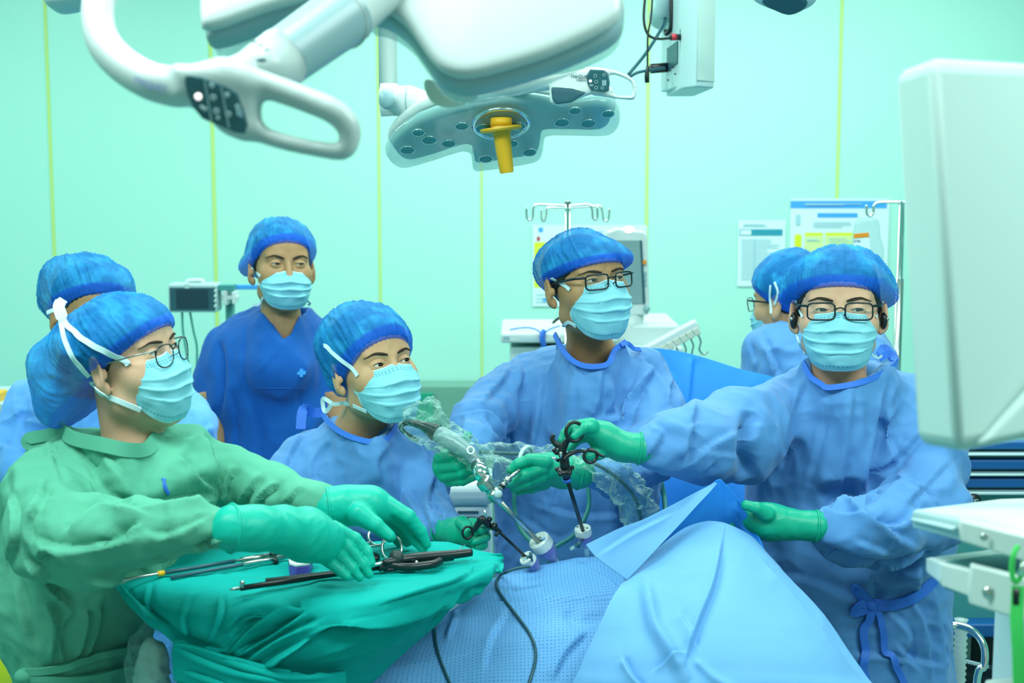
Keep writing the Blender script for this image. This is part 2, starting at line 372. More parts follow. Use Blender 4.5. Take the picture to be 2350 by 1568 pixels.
def slabmesh(poly, o, ex, ey, t, r, h, hole=None, dome=0):
    """rounded slab: outline poly in the frame o, ex, ey (metres), half thickness t, edge radius r"""
    poly = np.asarray(poly, float); lo = poly.min(0)-2*h-r; hi = poly.max(0)+2*h+r
    us, vs, ws = ax(lo[0], hi[0], h), ax(lo[1], hi[1], h), ax(-t-dome-2*h, t+dome+2*h, min(h, t/2))
    U2, V2 = np.meshgrid(us, vs, indexing='ij'); d2 = poly2(U2, V2, poly)
    if hole is not None: d2 = smax(d2, -poly2(U2, V2, hole), 0.004)
    def f(X, Y, Z):
        d = d2[:, :, None].astype(np.float32)
        a = d+r; b = np.abs(Z)-t-dome*(1-np.exp(np.minimum(d, 0)/0.06))+r
        return np.minimum(np.maximum(a, b), 0)+np.sqrt(np.maximum(a, 0)**2+np.maximum(b, 0)**2)-r
    V, F = surf(f, us, vs, ws); ex = nrm(ex); ey = nrm(ey); ez = np.cross(ex, ey)
    return np.array(o)+V[:, :1]*ex+V[:, 1:2]*ey+V[:, 2:3]*ez, F
def vnormals(V, F):
    N = np.zeros_like(V); F = np.asarray(F)
    fn = np.cross(V[F[:, 2]]-V[F[:, 0]], V[F[:, 3]]-V[F[:, 1]])
    for k in range(4): np.add.at(N, F[:, k], fn)
    return N/(np.linalg.norm(N, axis=1, keepdims=True)+1e-12)
_lat = rng.rand(64, 64, 64).astype(np.float32)
def vnoise(Q):
    i = np.floor(Q).astype(int); f = Q-i; f = f*f*(3-2*f); r = 0
    for a in (0, 1):
        for b in (0, 1):
            for c in (0, 1):
                wgt = (f[:, 0] if a else 1-f[:, 0])*(f[:, 1] if b else 1-f[:, 1])*(f[:, 2] if c else 1-f[:, 2])
                r = r+wgt*_lat[(i[:, 0]+a) % 64, (i[:, 1]+b) % 64, (i[:, 2]+c) % 64]
    return r
def crumple(V, N, amp, scale, stretch=(1, 1, 1), seed=0):
    Q = V*np.array(stretch)*scale+seed*7.3
    w1 = np.stack([vnoise(Q*0.5+9), vnoise(Q*0.5+23), vnoise(Q*0.5+41)], 1)*1.8
    n = vnoise(Q+w1)*2-1; r = 1-np.abs(n)*1.6; n2 = 1-np.abs(vnoise(Q*2.1+w1+5)*2-1)*1.6
    return V+N*((r-0.5)*amp+(n2-0.5)*amp*0.4)[:, None]
FOLD = 1.35
def folds(V, F, strokes, Nn=None):
    """sculpt cloth creases along lines given where the photograph shows them; works on surface facing the camera only"""
    N = vnormals(V, F) if Nn is None else Nn
    px = proj(V); view = np.array([0, 0, CAMH])-V; view /= np.linalg.norm(view, axis=1, keepdims=True)
    face = np.clip((N*view).sum(1)*3, 0, 1); D = np.zeros(len(V))
    for st in strokes:
        line, a, wd = st[0], st[1], st[2]
        L = smooth([np.array(q, float) for q in line], 5) if len(line) > 2 else np.array(line, float)
        bb0 = L.min(0)-wd*4; bb1 = L.max(0)+wd*4
        m = np.nonzero((px[:, 0] > bb0[0]) & (px[:, 0] < bb1[0]) & (px[:, 1] > bb0[1]) & (px[:, 1] < bb1[1]) & (face > 0))[0]
        if not len(m): continue
        q = px[m]; best = np.full(len(m), 1e9); sg = np.zeros(len(m)); tt = np.zeros(len(m)); n = len(L)-1
        for i in range(n):
            e = L[i+1]-L[i]; l2 = e @ e+1e-9; t = np.clip(((q-L[i]) @ e)/l2, 0, 1); d = q-L[i]-t[:, None]*e; dd = np.hypot(d[:, 0], d[:, 1])
            u = dd < best; best[u] = dd[u]; sg[u] = np.sign(e[0]*d[u, 1]-e[1]*d[u, 0]); tt[u] = (i+t[u])/n
        fade = np.clip(np.minimum(tt, 1-tt)*5, 0, 1); fade = 0.15+0.85*fade
        s = best*sg
        kind = st[3] if len(st) > 3 else 'c'
        if kind == 'c': f = np.tanh(s/(wd*0.28))*np.exp(-np.abs(s)/wd)
        elif kind == 'v': f = -np.exp(-(s/wd)**2)
        else: f = np.exp(-(s/wd)**2)
        D[m] += a*f*fade*face[m]
    return V+N*(D*FOLD)[:, None]
def bvh(VF): return BVHTree.FromPolygons([tuple(v) for v in VF[0]], [tuple(int(i) for i in f) for f in VF[1]])
def snap(px, py, trees, off=0.001, Y=2.6):
    o = Vector((0, 0, CAMH)); d = Vector(nrm(ray(px, py)).tolist()); best = None
    for t in trees:
        h = t.ray_cast(o, d)
        if h[0] is not None and (best is None or h[3] < best[3]): best = h
    if best is None: return P(px, py, Y), np.array([0, -1.0, 0])
    n = np.array(best[1]); n = -n if np.dot(n, np.array(d)) > 0 else n
    return np.array(best[0])+n*off, n
def snapline(pts, trees, off=0.001, k=6, Y=2.6):
    q = smooth([np.array(p, float) for p in pts], k) if len(pts) > 2 else np.array([np.array(pts[0])*(1-t)+np.array(pts[1])*t for t in np.linspace(0, 1, k+1)])
    R = [snap(a[0], a[1], trees, off, Y) for a in q]
    p = np.array([r[0] for r in R]); n = np.array([r[1] for r in R])
    for _ in range(2): p[1:-1] = (p[:-2]+2*p[1:-1]+p[2:])/4; n[1:-1] = (n[:-2]+2*n[1:-1]+n[2:])/4
    return p, n
def srib(pts, trees, wpx, Y=2.6, off=0.002, th=0.0007, k=6):
    p, n = snapline(pts, trees, off, k, Y); return ribbon(p, n, wpx*Y/FPX, th)
def pr(px, py, Y, r=None): return (P(px, py, Y), r*Y/FPX if r is not None else None)
def chain(X, Y, Z, ch, k=0.02, d=None):  # ch of (px,py,Y,rpx)
    for a, b in zip(ch[:-1], ch[1:]):
        q = rc(X, Y, Z, P(a[0], a[1], a[2]), P(b[0], b[1], b[2]), a[3]*a[2]/FPX, b[3]*b[2]/FPX)
        d = q if d is None else smin(d, q, k)
    return d
# ------------------------------------------------------------------ room shell
def struct(name, VF, m, bevel=0):
    o = mk(name, VF, m, smooth=False, bevel=bevel); o['kind'] = 'structure'; return o
WY = 6.5
struct('floor', box((0.6, 3.0, -.02), (9.2, 9.0, .04)), M['floor'])
struct('ceiling', box((0.6, 3.0, 3.12), (9.2, 9.0, .04)), M['ceil'])
struct('wall_back', box((0.6, WY+.05, 1.55), (9.2, .1, 3.1)), M['wall'])
struct('wall_left', box((-4.05, 3.0, 1.55), (.1, 9.0, 3.1)), M['wall'])
struct('wall_right', box((5.25, 3.0, 1.55), (.1, 9.0, 3.1)), M['wall'])
for i, (px, wd) in enumerate([(-262, 5), (118, 7), (490, 8), (870, 6), (1105, 5), (1485, 7), (1922, 7), (2360, 7)]):
    x = P(px, 392, WY)[0]; struct('trim_%d' % (i+1), box((x, WY-.001, 1.55), (wd*WY/FPX, .006, 3.1)), M['seam'])
# ------------------------------------------------------------------ people: anatomy shared by all of them
def headsdf(x, y, z, wx=1.0, ears=True, jaw=1.0):
    x = x/wx; ax_ = np.abs(x)
    d = el(x, y, z, (0, -.014, .036), (.074, .095, .086))
    d = smin(d, el(ax_, y, z, (.022, .030, -.030), (.046, .056, .066)), .03)
    d = smin(d, rc(ax_, y, z, (.045, -.002, -.068), (.012, .066, -.100), .020*jaw, .019), .028)
    d = smin(d, el(x, y, z, (0, .062, -.088), (.030, .026, .028)), .02)
    d = smin(d, el(ax_, y, z, (.041, .055, -.028), (.026, .026, .024)), .025)
    d = smin(d, el(x, y, z, (0, .052, .045), (.055, .040, .040)), .03)
    d = smin(d, rc(ax_, y, z, (.012, .084, .019), (.045, .072, .020), .008, .008), .014)
    d = smin(d, rc(x, y, z, (0, .085, .010), (0, .101, -.034), .0075, .0105), .012)
    d = smin(d, el(ax_, y, z, (.012, .092, -.038), (.009, .012, .008)), .006)
    d = smin(d, el(x, y, z, (0, .082, -.062), (.024, .014, .012)), .012)
    d = smax(d, -el(ax_, y, z, (.033, .102, -.001), (.019, .016, .0115)), .012)
    if ears:
        c, s = math.cos(.42), math.sin(.42)
        R = np.array([[c, s, 0], [-s, c, 0], [0, 0, 1]]).T
        R = np.array([[c, 0, 0], [0, 1, 0], [0, 0, 1]], float) if False else np.stack([nrm((c, -s, 0)), nrm((s, c, 0.12)), nrm(np.cross((c, -s, 0), (s, c, .12)))], 1)
        e = el(ax_, y, z, (.083, -.012, -.010), (.0075, .019, .033), R)
        e = smin(e, el(ax_, y, z, (.077, -.004, -.038), (.006, .009, .011)), .008)
        e = smax(e, -el(ax_, y, z, (.094, -.009, -.006), (.009, .0105, .021), R), .006)
        e = smin(e, el(ax_, y, z, (.080, .004, -.014), (.005, .004, .009)), .004)
        d = smin(d, e, .008)
    return d
class Head:
    def __init__(s, eye, Y, yaw, pitch=0, roll=0, sc=1.0, wx=1.0, jaw=1.0, sz=1.0, szu=1.0, sy=.89):
        s.sz, s.szu, s.sy = sz, szu, sy; a, p, r = map(math.radians, (yaw, pitch, roll))
        f = np.array([math.sin(a)*math.cos(p), -math.cos(a)*math.cos(p), math.sin(p)])
        x = nrm(np.cross(f, (0, 0, 1))); z = np.cross(x, f)
        x, z = x*math.cos(r)+z*math.sin(r), -x*math.sin(r)+z*math.cos(r)
        s.R = np.stack([x, f, z], 1); s.s = sc; s.wx = wx; s.jaw = jaw
        s.c = P(eye[0], eye[1], Y)-s.R @ np.array([0, .085*sy, 0])*sc; s.Y = Y
    def w(s, p):
        p = np.array(p, float)*s.s; p[..., 1] *= s.sy; p[..., 2] *= np.where(p[..., 2] < 0, s.sz, s.szu); return s.c+p @ s.R.T
    def loc(s, X, Y, Z):
        x, y, z = X-s.c[0], Y-s.c[1], Z-s.c[2]; R = s.R
        a, b, c = ((x*R[0, i]+y*R[1, i]+z*R[2, i])/s.s for i in range(3))
        return a, b/s.sy, c/np.where(c < 0, s.sz, s.szu).astype(np.float32)
RIMN = nrm((0, -.093, .172)); RIM0 = np.array([0, .085, .043])
def slab_y(X, Y, Z, poly, Y0, T, xs, zs, r=None):
    pw = np.array([P(a, b, Y0)[[0, 2]] for a, b in poly])
    U, W = np.meshgrid(xs, zs, indexing='ij'); d2 = poly2(U, W, pw).astype(np.float32)[:, None, :]
    r = r or T*0.95; a = d2+r; b = np.abs(Y-Y0)-T+r
    return np.minimum(np.maximum(a, b), 0)+np.sqrt(np.maximum(a, 0)**2+np.maximum(b, 0)**2)-r
def person(S):
    h = S['head']; Y0 = S['Y0']; T = S.get('T', .13); base = P(*S['mid'], Y0); base[2] = 0
    root = thing('person', base, S['label'], 'person', S.get('group')); hs = S.get('res', .0026)
    skin = M[S.get('skin', 'skin')]
    nb = h.w((0, -.035, -.155)); nb = S.get('nb', nb)
    # --- grid axes: fine round the head, coarse below
    c = h.c; e = .135*h.s*h.sz
    poly = S['poly']; pw = np.array([P(a, b, Y0) for a, b in poly]); x0, x1 = pw[:, 0].min(), pw[:, 0].max()
    x0 = min(x0, c[0]-e-.05); x1 = max(x1, c[0]+e+.05)
    ylo = min(c[1]-e, Y0-T)-.03; yhi = max(c[1]+e, Y0+T)+.03
    fs = lambda a, b, lo, hi, f, g: axm([(lo, a, g), (a, b, f), (b, hi, g)])
    xs = fs(c[0]-e, c[0]+e, x0-.03, x1+.03, hs, .012); ys = fs(c[1]-e, c[1]+e, ylo, yhi, hs, .012)
    zs = axm([(-.01, c[2]-.35, .02), (c[2]-.35, c[2]-.14*h.s*h.sz, .008), (c[2]-.14*h.s*h.sz, c[2]+.14*h.s*h.sz, hs)])
    def f(X, Y, Z):
        # low part everywhere
        d = slab_y(X, Y, Z, poly, Y0, T, xs, zs)+.045
        d = smax(d, .82-Z, .05)
        d = smin(d, rc(X, Y, Z, h.w((0, -.022, -.055)), nb, S.get('nr', .050)*h.s*h.wx, S.get('nr', .050)*1.08*h.s), .02)
        d = smin(d, rc(X, Y, Z, nb, nb-np.array([0, -.02, .12]), .052*h.s, .062), .02)
        for s in (-1, 1):
            d = smin(d, rc(X, Y, Z, (base[0]+s*.09, Y0, .9), (base[0]+s*.11, Y0, .09), .075, .04), .03)
            d = smin(d, rc(X, Y, Z, (base[0]+s*.11, Y0+.02, .05), (base[0]+s*.12, Y0-.12, .035), .035, .03), .02)
        ia = np.nonzero((xs > c[0]-e-.01) & (xs < c[0]+e+.01))[0]; ja = np.nonzero((ys > c[1]-e-.01) & (ys < c[1]+e+.01))[0]; ka = np.nonzero(zs > c[2]-.16*h.s)[0]
        sl = (slice(ia[0], ia[-1]+1), slice(ja[0], ja[-1]+1), slice(ka[0], ka[-1]+1))
        x, y, z = h.loc(X[sl], Y[sl], Z[sl])
        d[sl] = smin(d[sl], headsdf(x, y, z, h.wx, True, h.jaw)*h.s, .02)
        return d
    VF = surf(f, xs, ys, zs); mk('body', VF, skin, root)
    hb = bvh(VF); T_ = dict(body=hb, head=[hb], root=root, h=h)
    # --- hair
    hx = .0025
    rz = S.get('cap', {}).get('p', RIM0)[2]; n2 = nrm((0, -(rz+.004+.075), .175)); p2 = np.array([0, .085, rz+.004])
    def fh(X, Y, Z):
        d = headsdf(X, Y, Z, h.wx, False)-hx
        d = smin(d, el(np.abs(X)/h.wx, Y, Z, (.060, .010, .0), (.015, .022, .040)), .01)
        k = -(n2[1]*(Y-p2[1])+n2[2]*(Z-p2[2])); k = k+.006*(vn3(X, Y, Z)-.5)
        d = smax(d, k, .004)
        return d
    def vn3(X, Y, Z): return np.sin(X*400)*np.sin(Y*310)*.5+.5
    g = surf(fh, ax(-.1, .1, .0035), ax(-.13, .12, .0035), ax(-.12, .14, .0035)); mk('hair', (h.w(g[0]), g[1]), M['hair'], root)
    # --- eyes, lids, brows
    if S.get('eyes', True):
        gz = S.get('gaze', (0, 0)); op = S.get('open', 1.0)
        for s in (-1, 1):
            ec = np.array([s*.0320*h.wx, .0775, -.001]); er = .0122
            V, F = sphere(ec, er, 28, 20); ew = mk('eye', (h.w(V), F), M['eyew'], root)
            gd = nrm((math.sin(math.radians(gz[0])), math.cos(math.radians(gz[0])), math.sin(math.radians(gz[1]))))
            B = fr(gd); pts = [(.0001, er+.0006), (.0045, er+.0002), (.0062, er-.0009), (.0064, er-.003)]
            V, F = lathe([(q[0], q[1]) for q in pts[::-1]], ec, gd, 24); mk('iris', (h.w(V), F), M['iris'], ew)
            for up in (1, -1):
                n, m = 25, 8; V = []; Lr = .0130
                for i in range(n):
                    u = -1+2*i/(n-1); azm = u*math.radians(64)
                    e0 = math.radians((19 if up > 0 else 14)*op)*max(0, 1-abs(u)**2.0)
                    e0 = e0 if up > 0 else -e0
                    tilt = math.radians(3)*u*s
                    mp_ = ec+Lr*np.array([math.sin(azm)*math.cos(e0), math.cos(azm)*math.cos(e0), math.sin(e0+tilt)])
                    a_ = (PI/2-u*PI/2)
                    ox, oz = ec[0]+.0185*math.cos(a_), ec[2]+up*.0135*max(math.sin(a_), 0)
                    ht = hb.ray_cast(Vector(h.w((ox, .2, oz)).tolist()), Vector((-h.R[:, 1]).tolist()))
                    op_ = np.array([ox, (((np.array(ht[0])-h.c) @ h.R)[1]/h.s/h.sy if ht[0] is not None else .08)-.0016, oz])
                    for j in range(m):
                        t = j/(m-1); q = mp_*(1-t)+op_*t
                        dx, dz = q[0]-ec[0], q[2]-ec[2]; sp = Lr*Lr-dx*dx-dz*dz
                        if sp > 0: q[1] = max(q[1], ec[1]+math.sqrt(sp)*(1.0)-.0002)
                        if up > 0 and j == 2: q[1] -= .0006
                        V.append(q)
                V = np.array(V); F = [(i*m+j, (i+1)*m+j, (i+1)*m+j+1, i*m+j+1) for i in range(n-1) for j in range(m-1)]
                o = mk('eyelid', (h.w(V), F), skin, root)
                sd = o.modifiers.new('th', 'SOLIDIFY'); sd.thickness = .0010; sd.offset = 0
                if up > 0:
                    lp = V[::m]; mk('eyelashes', tube(h.w(lp+np.array([0, .0008, 0])), np.interp(np.linspace(-1, 1, n), [-1, 0, 1], [.0004, .0010, .0004])*h.s, 6), M['hair'], root)
            # brow
            V = []; nn = 14
            for i in range(nn):
                t = i/(nn-1); X = s*(.012+.044*t)*h.wx; zc = .0165+.0065*math.sin(min(t*1.25, 1)*PI*.55)-.006*max(0, t-.6)/.4+S.get('browz', 0)-S.get('frown', 0)*(1-t)
                hw = .0029*(1-.75*max(0, t-.35)/.65)*min(1, .55+t*2)
                for q in (-1, 1):
                    o_ = Vector(h.w((X, .2, zc+q*hw)).tolist()); dr = Vector((-h.R[:, 1]).tolist()); ht = hb.ray_cast(o_, dr)
                    pt = np.array(ht[0]) if ht[0] is not None else h.w((X, .08, zc)); V.append(pt+h.R[:, 1]*.0012)
            F = [(2*i, 2*i+1, 2*i+3, 2*i+2) for i in range(nn-1)]
            o = mk('eyebrow', (np.array(V), F), M['brow'], root); sd = o.modifiers.new('th', 'SOLIDIFY'); sd.thickness = .0016; sd.offset = 0
    # --- cap
    cp = S.get('cap', {}); ells = cp.get('e', [((0, -.018, .052), (.098, .118, .092))])
    rimn = nrm(cp.get('n', RIMN)); rim0 = np.array(cp.get('p', RIM0)); seed = cp.get('seed', 1)
    def fc(X, Y, Z):
        d = el(X/h.wx, Y, Z, (0, -.010, .036), (.087, .109, .100))
        d = smin(d, headsdf(X, Y, Z, h.wx, False)-.0085, .01)
        for q in ells: d = smin(d, el(X, Y, Z, q[0], q[1]), .02)
        k = -(rimn[1]*(Y-rim0[1])+rimn[2]*(Z-rim0[2])+rimn[0]*(X-rim0[0]))
        k = k-cp.get('curve', .0)*X*X*10
        d = smax(d, k, .022)
        bd = smax(np.minimum(el(X/h.wx, Y, Z, (0, -.010, .036), (.085, .1085, .098)), headsdf(X, Y, Z, h.wx, False)-.0075), np.abs(k+.009)-.011, .004)
        return smin(d, bd, .006)
    b = .2
    V, F = surf(fc, ax(-b, b, .0033), ax(-b-.06, b, .0033), ax(-b, b, .0033))
    N = vnormals(V, F); k = (V-rim0) @ rimn
    hd = headsdf(V[:, 0], V[:, 1], V[:, 2], h.wx, False); F = F[(hd[F] > -.004).any(1)]
    u1 = nrm(np.cross(rimn, (1, 0, 0))); az = np.arctan2(V @ np.array([1., 0, 0]), (V-np.array([0, -.014, 0])) @ u1)
    fade = np.clip(k/.02, 0, 1)
    npl = cp.get('np', 26)*.5; Q = np.stack([np.cos(az)*npl, np.sin(az)*npl, k*11+vnoise(V*20+seed)*.9], 1)+seed*3.1
    n1 = np.abs(vnoise(Q)*2-1); n2_ = np.abs(vnoise(Q*np.array([2.1, 2.1, 1.3])+11)*2-1)
    ridge = np.exp(-n1*5)*.9+np.exp(-n2_*4)*.4
    V = V+N*((ridge-.4)*cp.get('pa', .005)*fade)[:, None]
    V = V+N*((vnoise(V*16+seed)-.5)*.014*fade)[:, None]
    V = V+N*((vnoise(V*60+seed)-.5)*.0020*fade)[:, None]
    V = V+N*(np.sin(az*70+vnoise(V*60)*3)*.0007*(1-fade))[:, None]
    o = mk('surgical_cap', (h.w(V), F), M['cap'], root)
    at = o.data.attributes.new('band', 'FLOAT', 'POINT')
    if len(at.data) == len(k): at.data.foreach_set('value', np.clip((.019-np.abs(k-.002))/.006, 0, 1).astype(np.float32))
    cb = bvh((h.w(V), F)); T_['head'].append(cb); T_['cap'] = cb; T_['capo'] = o
    # --- mask
    mkp = S.get('mask', {})
    if mkp is not None:
        nu, nv = 61, 57; V = []
        zt = mkp.get('zt', -.007); zb = mkp.get('zb', -.121); wside = mkp.get('w', .069)
        for j in range(nv):
            v = j/(nv-1)
            for i in range(nu):
                u = -1+2*i/(nu-1); au = abs(u)
                top = zt-mkp.get('tc', .008)*au**1.6+.004*math.exp(-(u/.12)**2); bot = zb+.050*au**2.2
                z = top+(bot-top)*v
                yf = np.interp(v, [0, .1, .28, .5, .75, .9, 1], [.093, .100, .112, .112, .105, .095, .082])
                wl = wside*np.interp(v, [0, .5, 1], [.98, 1.0, .86]); ph = u*PI/2*.98
                x = wl*math.copysign(abs(math.sin(ph))**.85, ph); y = .022+(yf-.022)*max(math.cos(ph), 0)**.72
                nose = .006*math.exp(-(u/.18)**2)*math.exp(-((v-.16)/.16)**2); y += nose
                for q, vp in enumerate((.36, .52, .68)):
                    dv = (v-vp+.03*(1-au)*(q-1)*-1); y += .0065*(math.exp(-((dv)/.035)**2)*(1 if dv < 0 else .15))*(1-.35*au)
                    y += .002*math.sin(u*9+q*2)*math.exp(-(dv/.05)**2)
                V.append((x*h.wx, y, z))
        V = np.array(V); F = gridF(nu, nv)
        fm = np.zeros(len(F), int); I_, J_ = np.arange(len(F)) % (nu-1), np.arange(len(F))//(nu-1)
        fm[(I_ < 2) | (I_ > nu-4) | (J_ < 1) | (J_ > nv-3)] = 1
        fm[((J_ == 4) | (J_ == 6) | (J_ == nv-6)) & (I_ % 2 == 0) & (I_ > 2) & (I_ < nu-4)] = 2
        Vw = h.w(V); Nn = vnormals(Vw, F); Vw = Vw+Nn*((vnoise(V*60+seed)-.5)*.0035)[:, None]
        o = mk('face_mask', (Vw, F), [M['mask'], M['maskw'], M['stitch']], root, fmat=fm)
        sd = o.modifiers.new('th', 'SOLIDIFY'); sd.thickness = .0012; sd.offset = 0
        T_['mc'] = {(a_, b_): tuple(proj(Vw[[b_*(nu-1)*nv*0+(nu if b_ == 0 else (nv-2)*nu)+(5 if a_ == 0 else nu-6)]])[0]) for a_ in (0, 1) for b_ in (0, 1)}
        T_['mask'] = o; T_['maskb'] = bvh((Vw, F)); T_['head'].append(T_['maskb'])
    # --- glasses
    G = S.get('glasses')
    if G:
        gr = thing('glasses', base, None, None) if False else None
        ww, hh, rr = G.get('w', .050), G.get('h', .033), G.get('r', .008); yy = G.get('y', .113); zz = G.get('z', -.004); th = G.get('t', .0016)
        fm_ = M[G.get('mat', 'frame')]; parts = []; loops = []
        for s in (-1, 1):
            cx = s*(ww/2+.009); L = []
            for a in np.linspace(0, 2*PI, 40, endpoint=False):
                ex_ = G.get('sq', 5); cc, ss = math.cos(a), math.sin(a)
                rad = (abs(cc)**ex_+abs(ss)**ex_)**(-1/ex_); X, Z = rad*cc*ww/2, rad*ss*hh/2
                X2 = cx+X; L.append((X2*h.wx, yy-abs(X2)**2*4.0+Z*.12, zz+Z))
            loops.append(np.array(L)); parts.append(tube(h.w(loops[-1]), th*h.s, 8, closed=True, ell=1.2))
        parts.append(tube(h.w(smooth([(-.009, yy-.001, zz+.004), (0, yy+.002, zz+.007), (.009, yy-.001, zz+.004)], 5)), th*h.s, 8))
        for s in (-1, 1): parts.append(tube(h.w([(s*.009, yy-.002, zz-.004), (s*.0075, yy-.012, zz-.008)]), th*.7*h.s, 6))
        g = mk('glasses', J(parts), fm_, root)
        for s, L in zip((-1, 1), loops):
            cc = L.mean(0); V = np.concatenate([[cc], L*.999]); V2 = V-np.array([0, .0012, 0]); n = len(L)
            F = [(0, 1+i, 1+(i+1) % n) for i in range(n)]+[(n+1, n+2+(i+1) % n, n+2+i) for i in range(n)]+[(1+i, n+2+i, n+2+(i+1) % n, 1+(i+1) % n) for i in range(n)]
            mk('lens', (h.w(np.concatenate([V, V2])), F), M['lens'], g, smooth=False)
            X = s*(ww+.009)*h.wx
            pts = smooth([(X, yy-X*X*4/h.wx**2, zz+hh*.33), (s*.074*h.wx, yy-.035, zz+hh*.33+.001), (s*.077*h.wx, .02, zz+.008), (s*.080*h.wx, -.012, zz+.004)], 6)
            mk('temple', tube(h.w(pts), G.get('tt', .0016)*h.s, 8, ell=1.6), M[G.get('tm', G.get('mat', 'frame'))], g)
        T_['glasses'] = g
    # --- gown / shirt
    ch = S['chains']; allp = np.array([P(a, b, y) for c_ in ch for a, b, y, r in c_]+list(pw)); rmax = max([r*y/FPX for c_ in ch for a, b, y, r in c_]+[T])+.03
    lo = allp.min(0)-rmax; hi = allp.max(0)+rmax; lo[2] = max(lo[2], .35); lo[1] = min(lo[1], Y0-T-.03); hi[1] = max(hi[1], Y0+T+.03)
    gh = S.get('gres', .0050); zmid = P(1175, 1600, Y0)[2]
    zs2 = axm([(lo[2], max(zmid, lo[2]+.02), .02), (max(zmid, lo[2]+.02), hi[2], gh)]) if zmid > lo[2]+.02 else ax(lo[2], hi[2], gh)
    xs2, ys2 = ax(lo[0], hi[0], gh), ax(lo[1], hi[1], gh)
    nkr = S.get('nkr', .082); ntop = h.w((0, 0, -.02)); nbb = np.array(S.get('nkc', nb+np.array([0, -.035, -.01])))
    def fg(X, Y, Z):
        d = slab_y(X, Y, Z, poly, Y0, T, xs2, zs2)
        for c_ in ch: d = smin(d, chain(X, Y, Z, c_, .03), S.get('k', .018))
        d = smin(d, rc(X, Y, Z, nb+np.array([0, .0, -.01]), nb-np.array([0, .01, .10]), .072*h.s, .095), .04) if 'vneck' in S else smin(d, rc(X, Y, Z, nb+np.array([0, .02, -.02]), nb-np.array([0, -.01, .08]), .06, .085), .04)
        d = smax(d, -rc(X, Y, Z, nbb, nbb+nrm(h.w((0, -.03, 0))-nbb)*.25, nkr*.85, nkr*1.15), .012)
        if 'collar' in S:
            cp_ = smooth([P(a, b, y-.012) for a, b, y in S['collar']], 6); cn = cp_.mean(0)
            sh_ = None
            for q_ in cp_:
                o_ = nrm((q_-nb)*np.array([1, 1, 0])); a_ = q_+o_*.003
                v_ = np.minimum(rc(X, Y, Z, a_, a_+o_*.007+np.array([0, 0, -.05]), .0072, .012), rc(X, Y, Z, a_+o_*.007+np.array([0, 0, -.05]), a_-o_*.015+np.array([0, 0, -.16]), .012, .03))
                sh_ = v_ if sh_ is None else np.minimum(sh_, v_)
            d = smin(d, sh_, .03)
        if 'vneck' in S:
            vp = np.array([P(a, b, Y0-T)[[0, 2]] for a, b in S['vneck']]); U, W = np.meshgrid(xs2, zs2, indexing='ij')
            v2 = poly2(U, W, vp).astype(np.float32)[:, None, :]; d = smax(d, -smax(v2+0*Y, Y-(Y0+.02), .01), .004)
        if 'bare' in S: pass
        return d
    V, F = surf(fg, xs2, ys2, zs2)
    N = vnormals(V, F)
    keep = V[:, 2] > zs2[0]+.03
    for cr in S.get('crumple', [(.010, 7, (1, 1, .6)), (.004, 20, (1, 1, 1))]):
        V = crumple(V, vnormals(V, F), cr[0]*1.3, cr[1], cr[2], seed=seed)
    V = folds(V, F, S.get('folds', []))
    garment = mk(S.get('gname', 'gown'), (V, F), M[S.get('gmat', 'gown')], root)
    gb = bvh((V, F)); T_['gown'] = garment; T_['gb'] = gb
    if 'collar' in S:
        cp_ = smooth([P(a, b, y-.012) for a, b, y in S['collar']], 6); on_ = [nrm((q_-nb)*np.array([1, 1, 0])+np.array([0, 0, .025])) for q_ in cp_]
        mk('collar_trim', ribbon([q_+n_*.0115+np.array([0, 0, .001]) for q_, n_ in zip(cp_, on_)], on_, S.get('trimw', .0105), .0018), M[S.get('trimm', 'trim')], garment)
    T_['all'] = [hb, gb]+T_['head'][1:]
    # --- trousers and shoes, hidden behind the table or the frame
    if S.get('legs', True):
        tp = []
        for s in (-1, 1):
            tp.append(tube([(base[0]+s*.09, Y0, .95), (base[0]+s*.10, Y0, .5), (base[0]+s*.11, Y0, .07)], [.105, .085, .075], 20))
            sh = smooth([(base[0]+s*.11, Y0+.06, .045), (base[0]+s*.115, Y0, .05), (base[0]+s*.12, Y0-.1, .04), (base[0]+s*.125, Y0-.17, .034)], 4)
            mk('shoe', tube(sh, np.interp(np.linspace(0, 1, len(sh)), [0, .1, .6, .95, 1], [.03, .042, .046, .034, .02]), 16, ell=.95), M['rubber'], root)
        for t_ in tp: mk('trouser_leg', t_, M['scrub'], root)
    return T_
def glove(root, palm, fingers, material='glove', h=.0019, cuff=None, kp=.018, name='glove', kf=.0025):
    pts = np.array([P(a, b, y) for c_ in palm+fingers for a, b, y, r in c_]); rm = max(r*y/FPX for c_ in palm+fingers for a, b, y, r in c_)+.006
    lo, hi = pts.min(0)-rm, pts.max(0)+rm
    def f(X, Y, Z):
        d = None
        for c_ in palm:
            q = chain(X, Y, Z, c_, .015); d = q if d is None else smin(d, q, kp)
        g = None
        for c_ in fingers:
            q = chain(X, Y, Z, c_, .003); g = q if g is None else smin(g, q, .0018)
        return smin(d, g, kf) if g is not None else d
    V, F = surf(f, ax(lo[0], hi[0], h), ax(lo[1], hi[1], h), ax(lo[2], hi[2], h))
    N = vnormals(V, F); V = crumple(V, N, .0007, 45, seed=len(V) % 17)
    o = mk(name, (V, F), M[material], root)
    if cuff:
        for (a, b, y, r), (a2, b2, y2) in cuff:
            c0 = P(a, b, y); d = nrm(P(a2, b2, y2)-c0); mk('glove_cuff', ring(c0, d, r*y/FPX, .0022, 36, 8), M[material], o)
    return o, bvh((V, F))
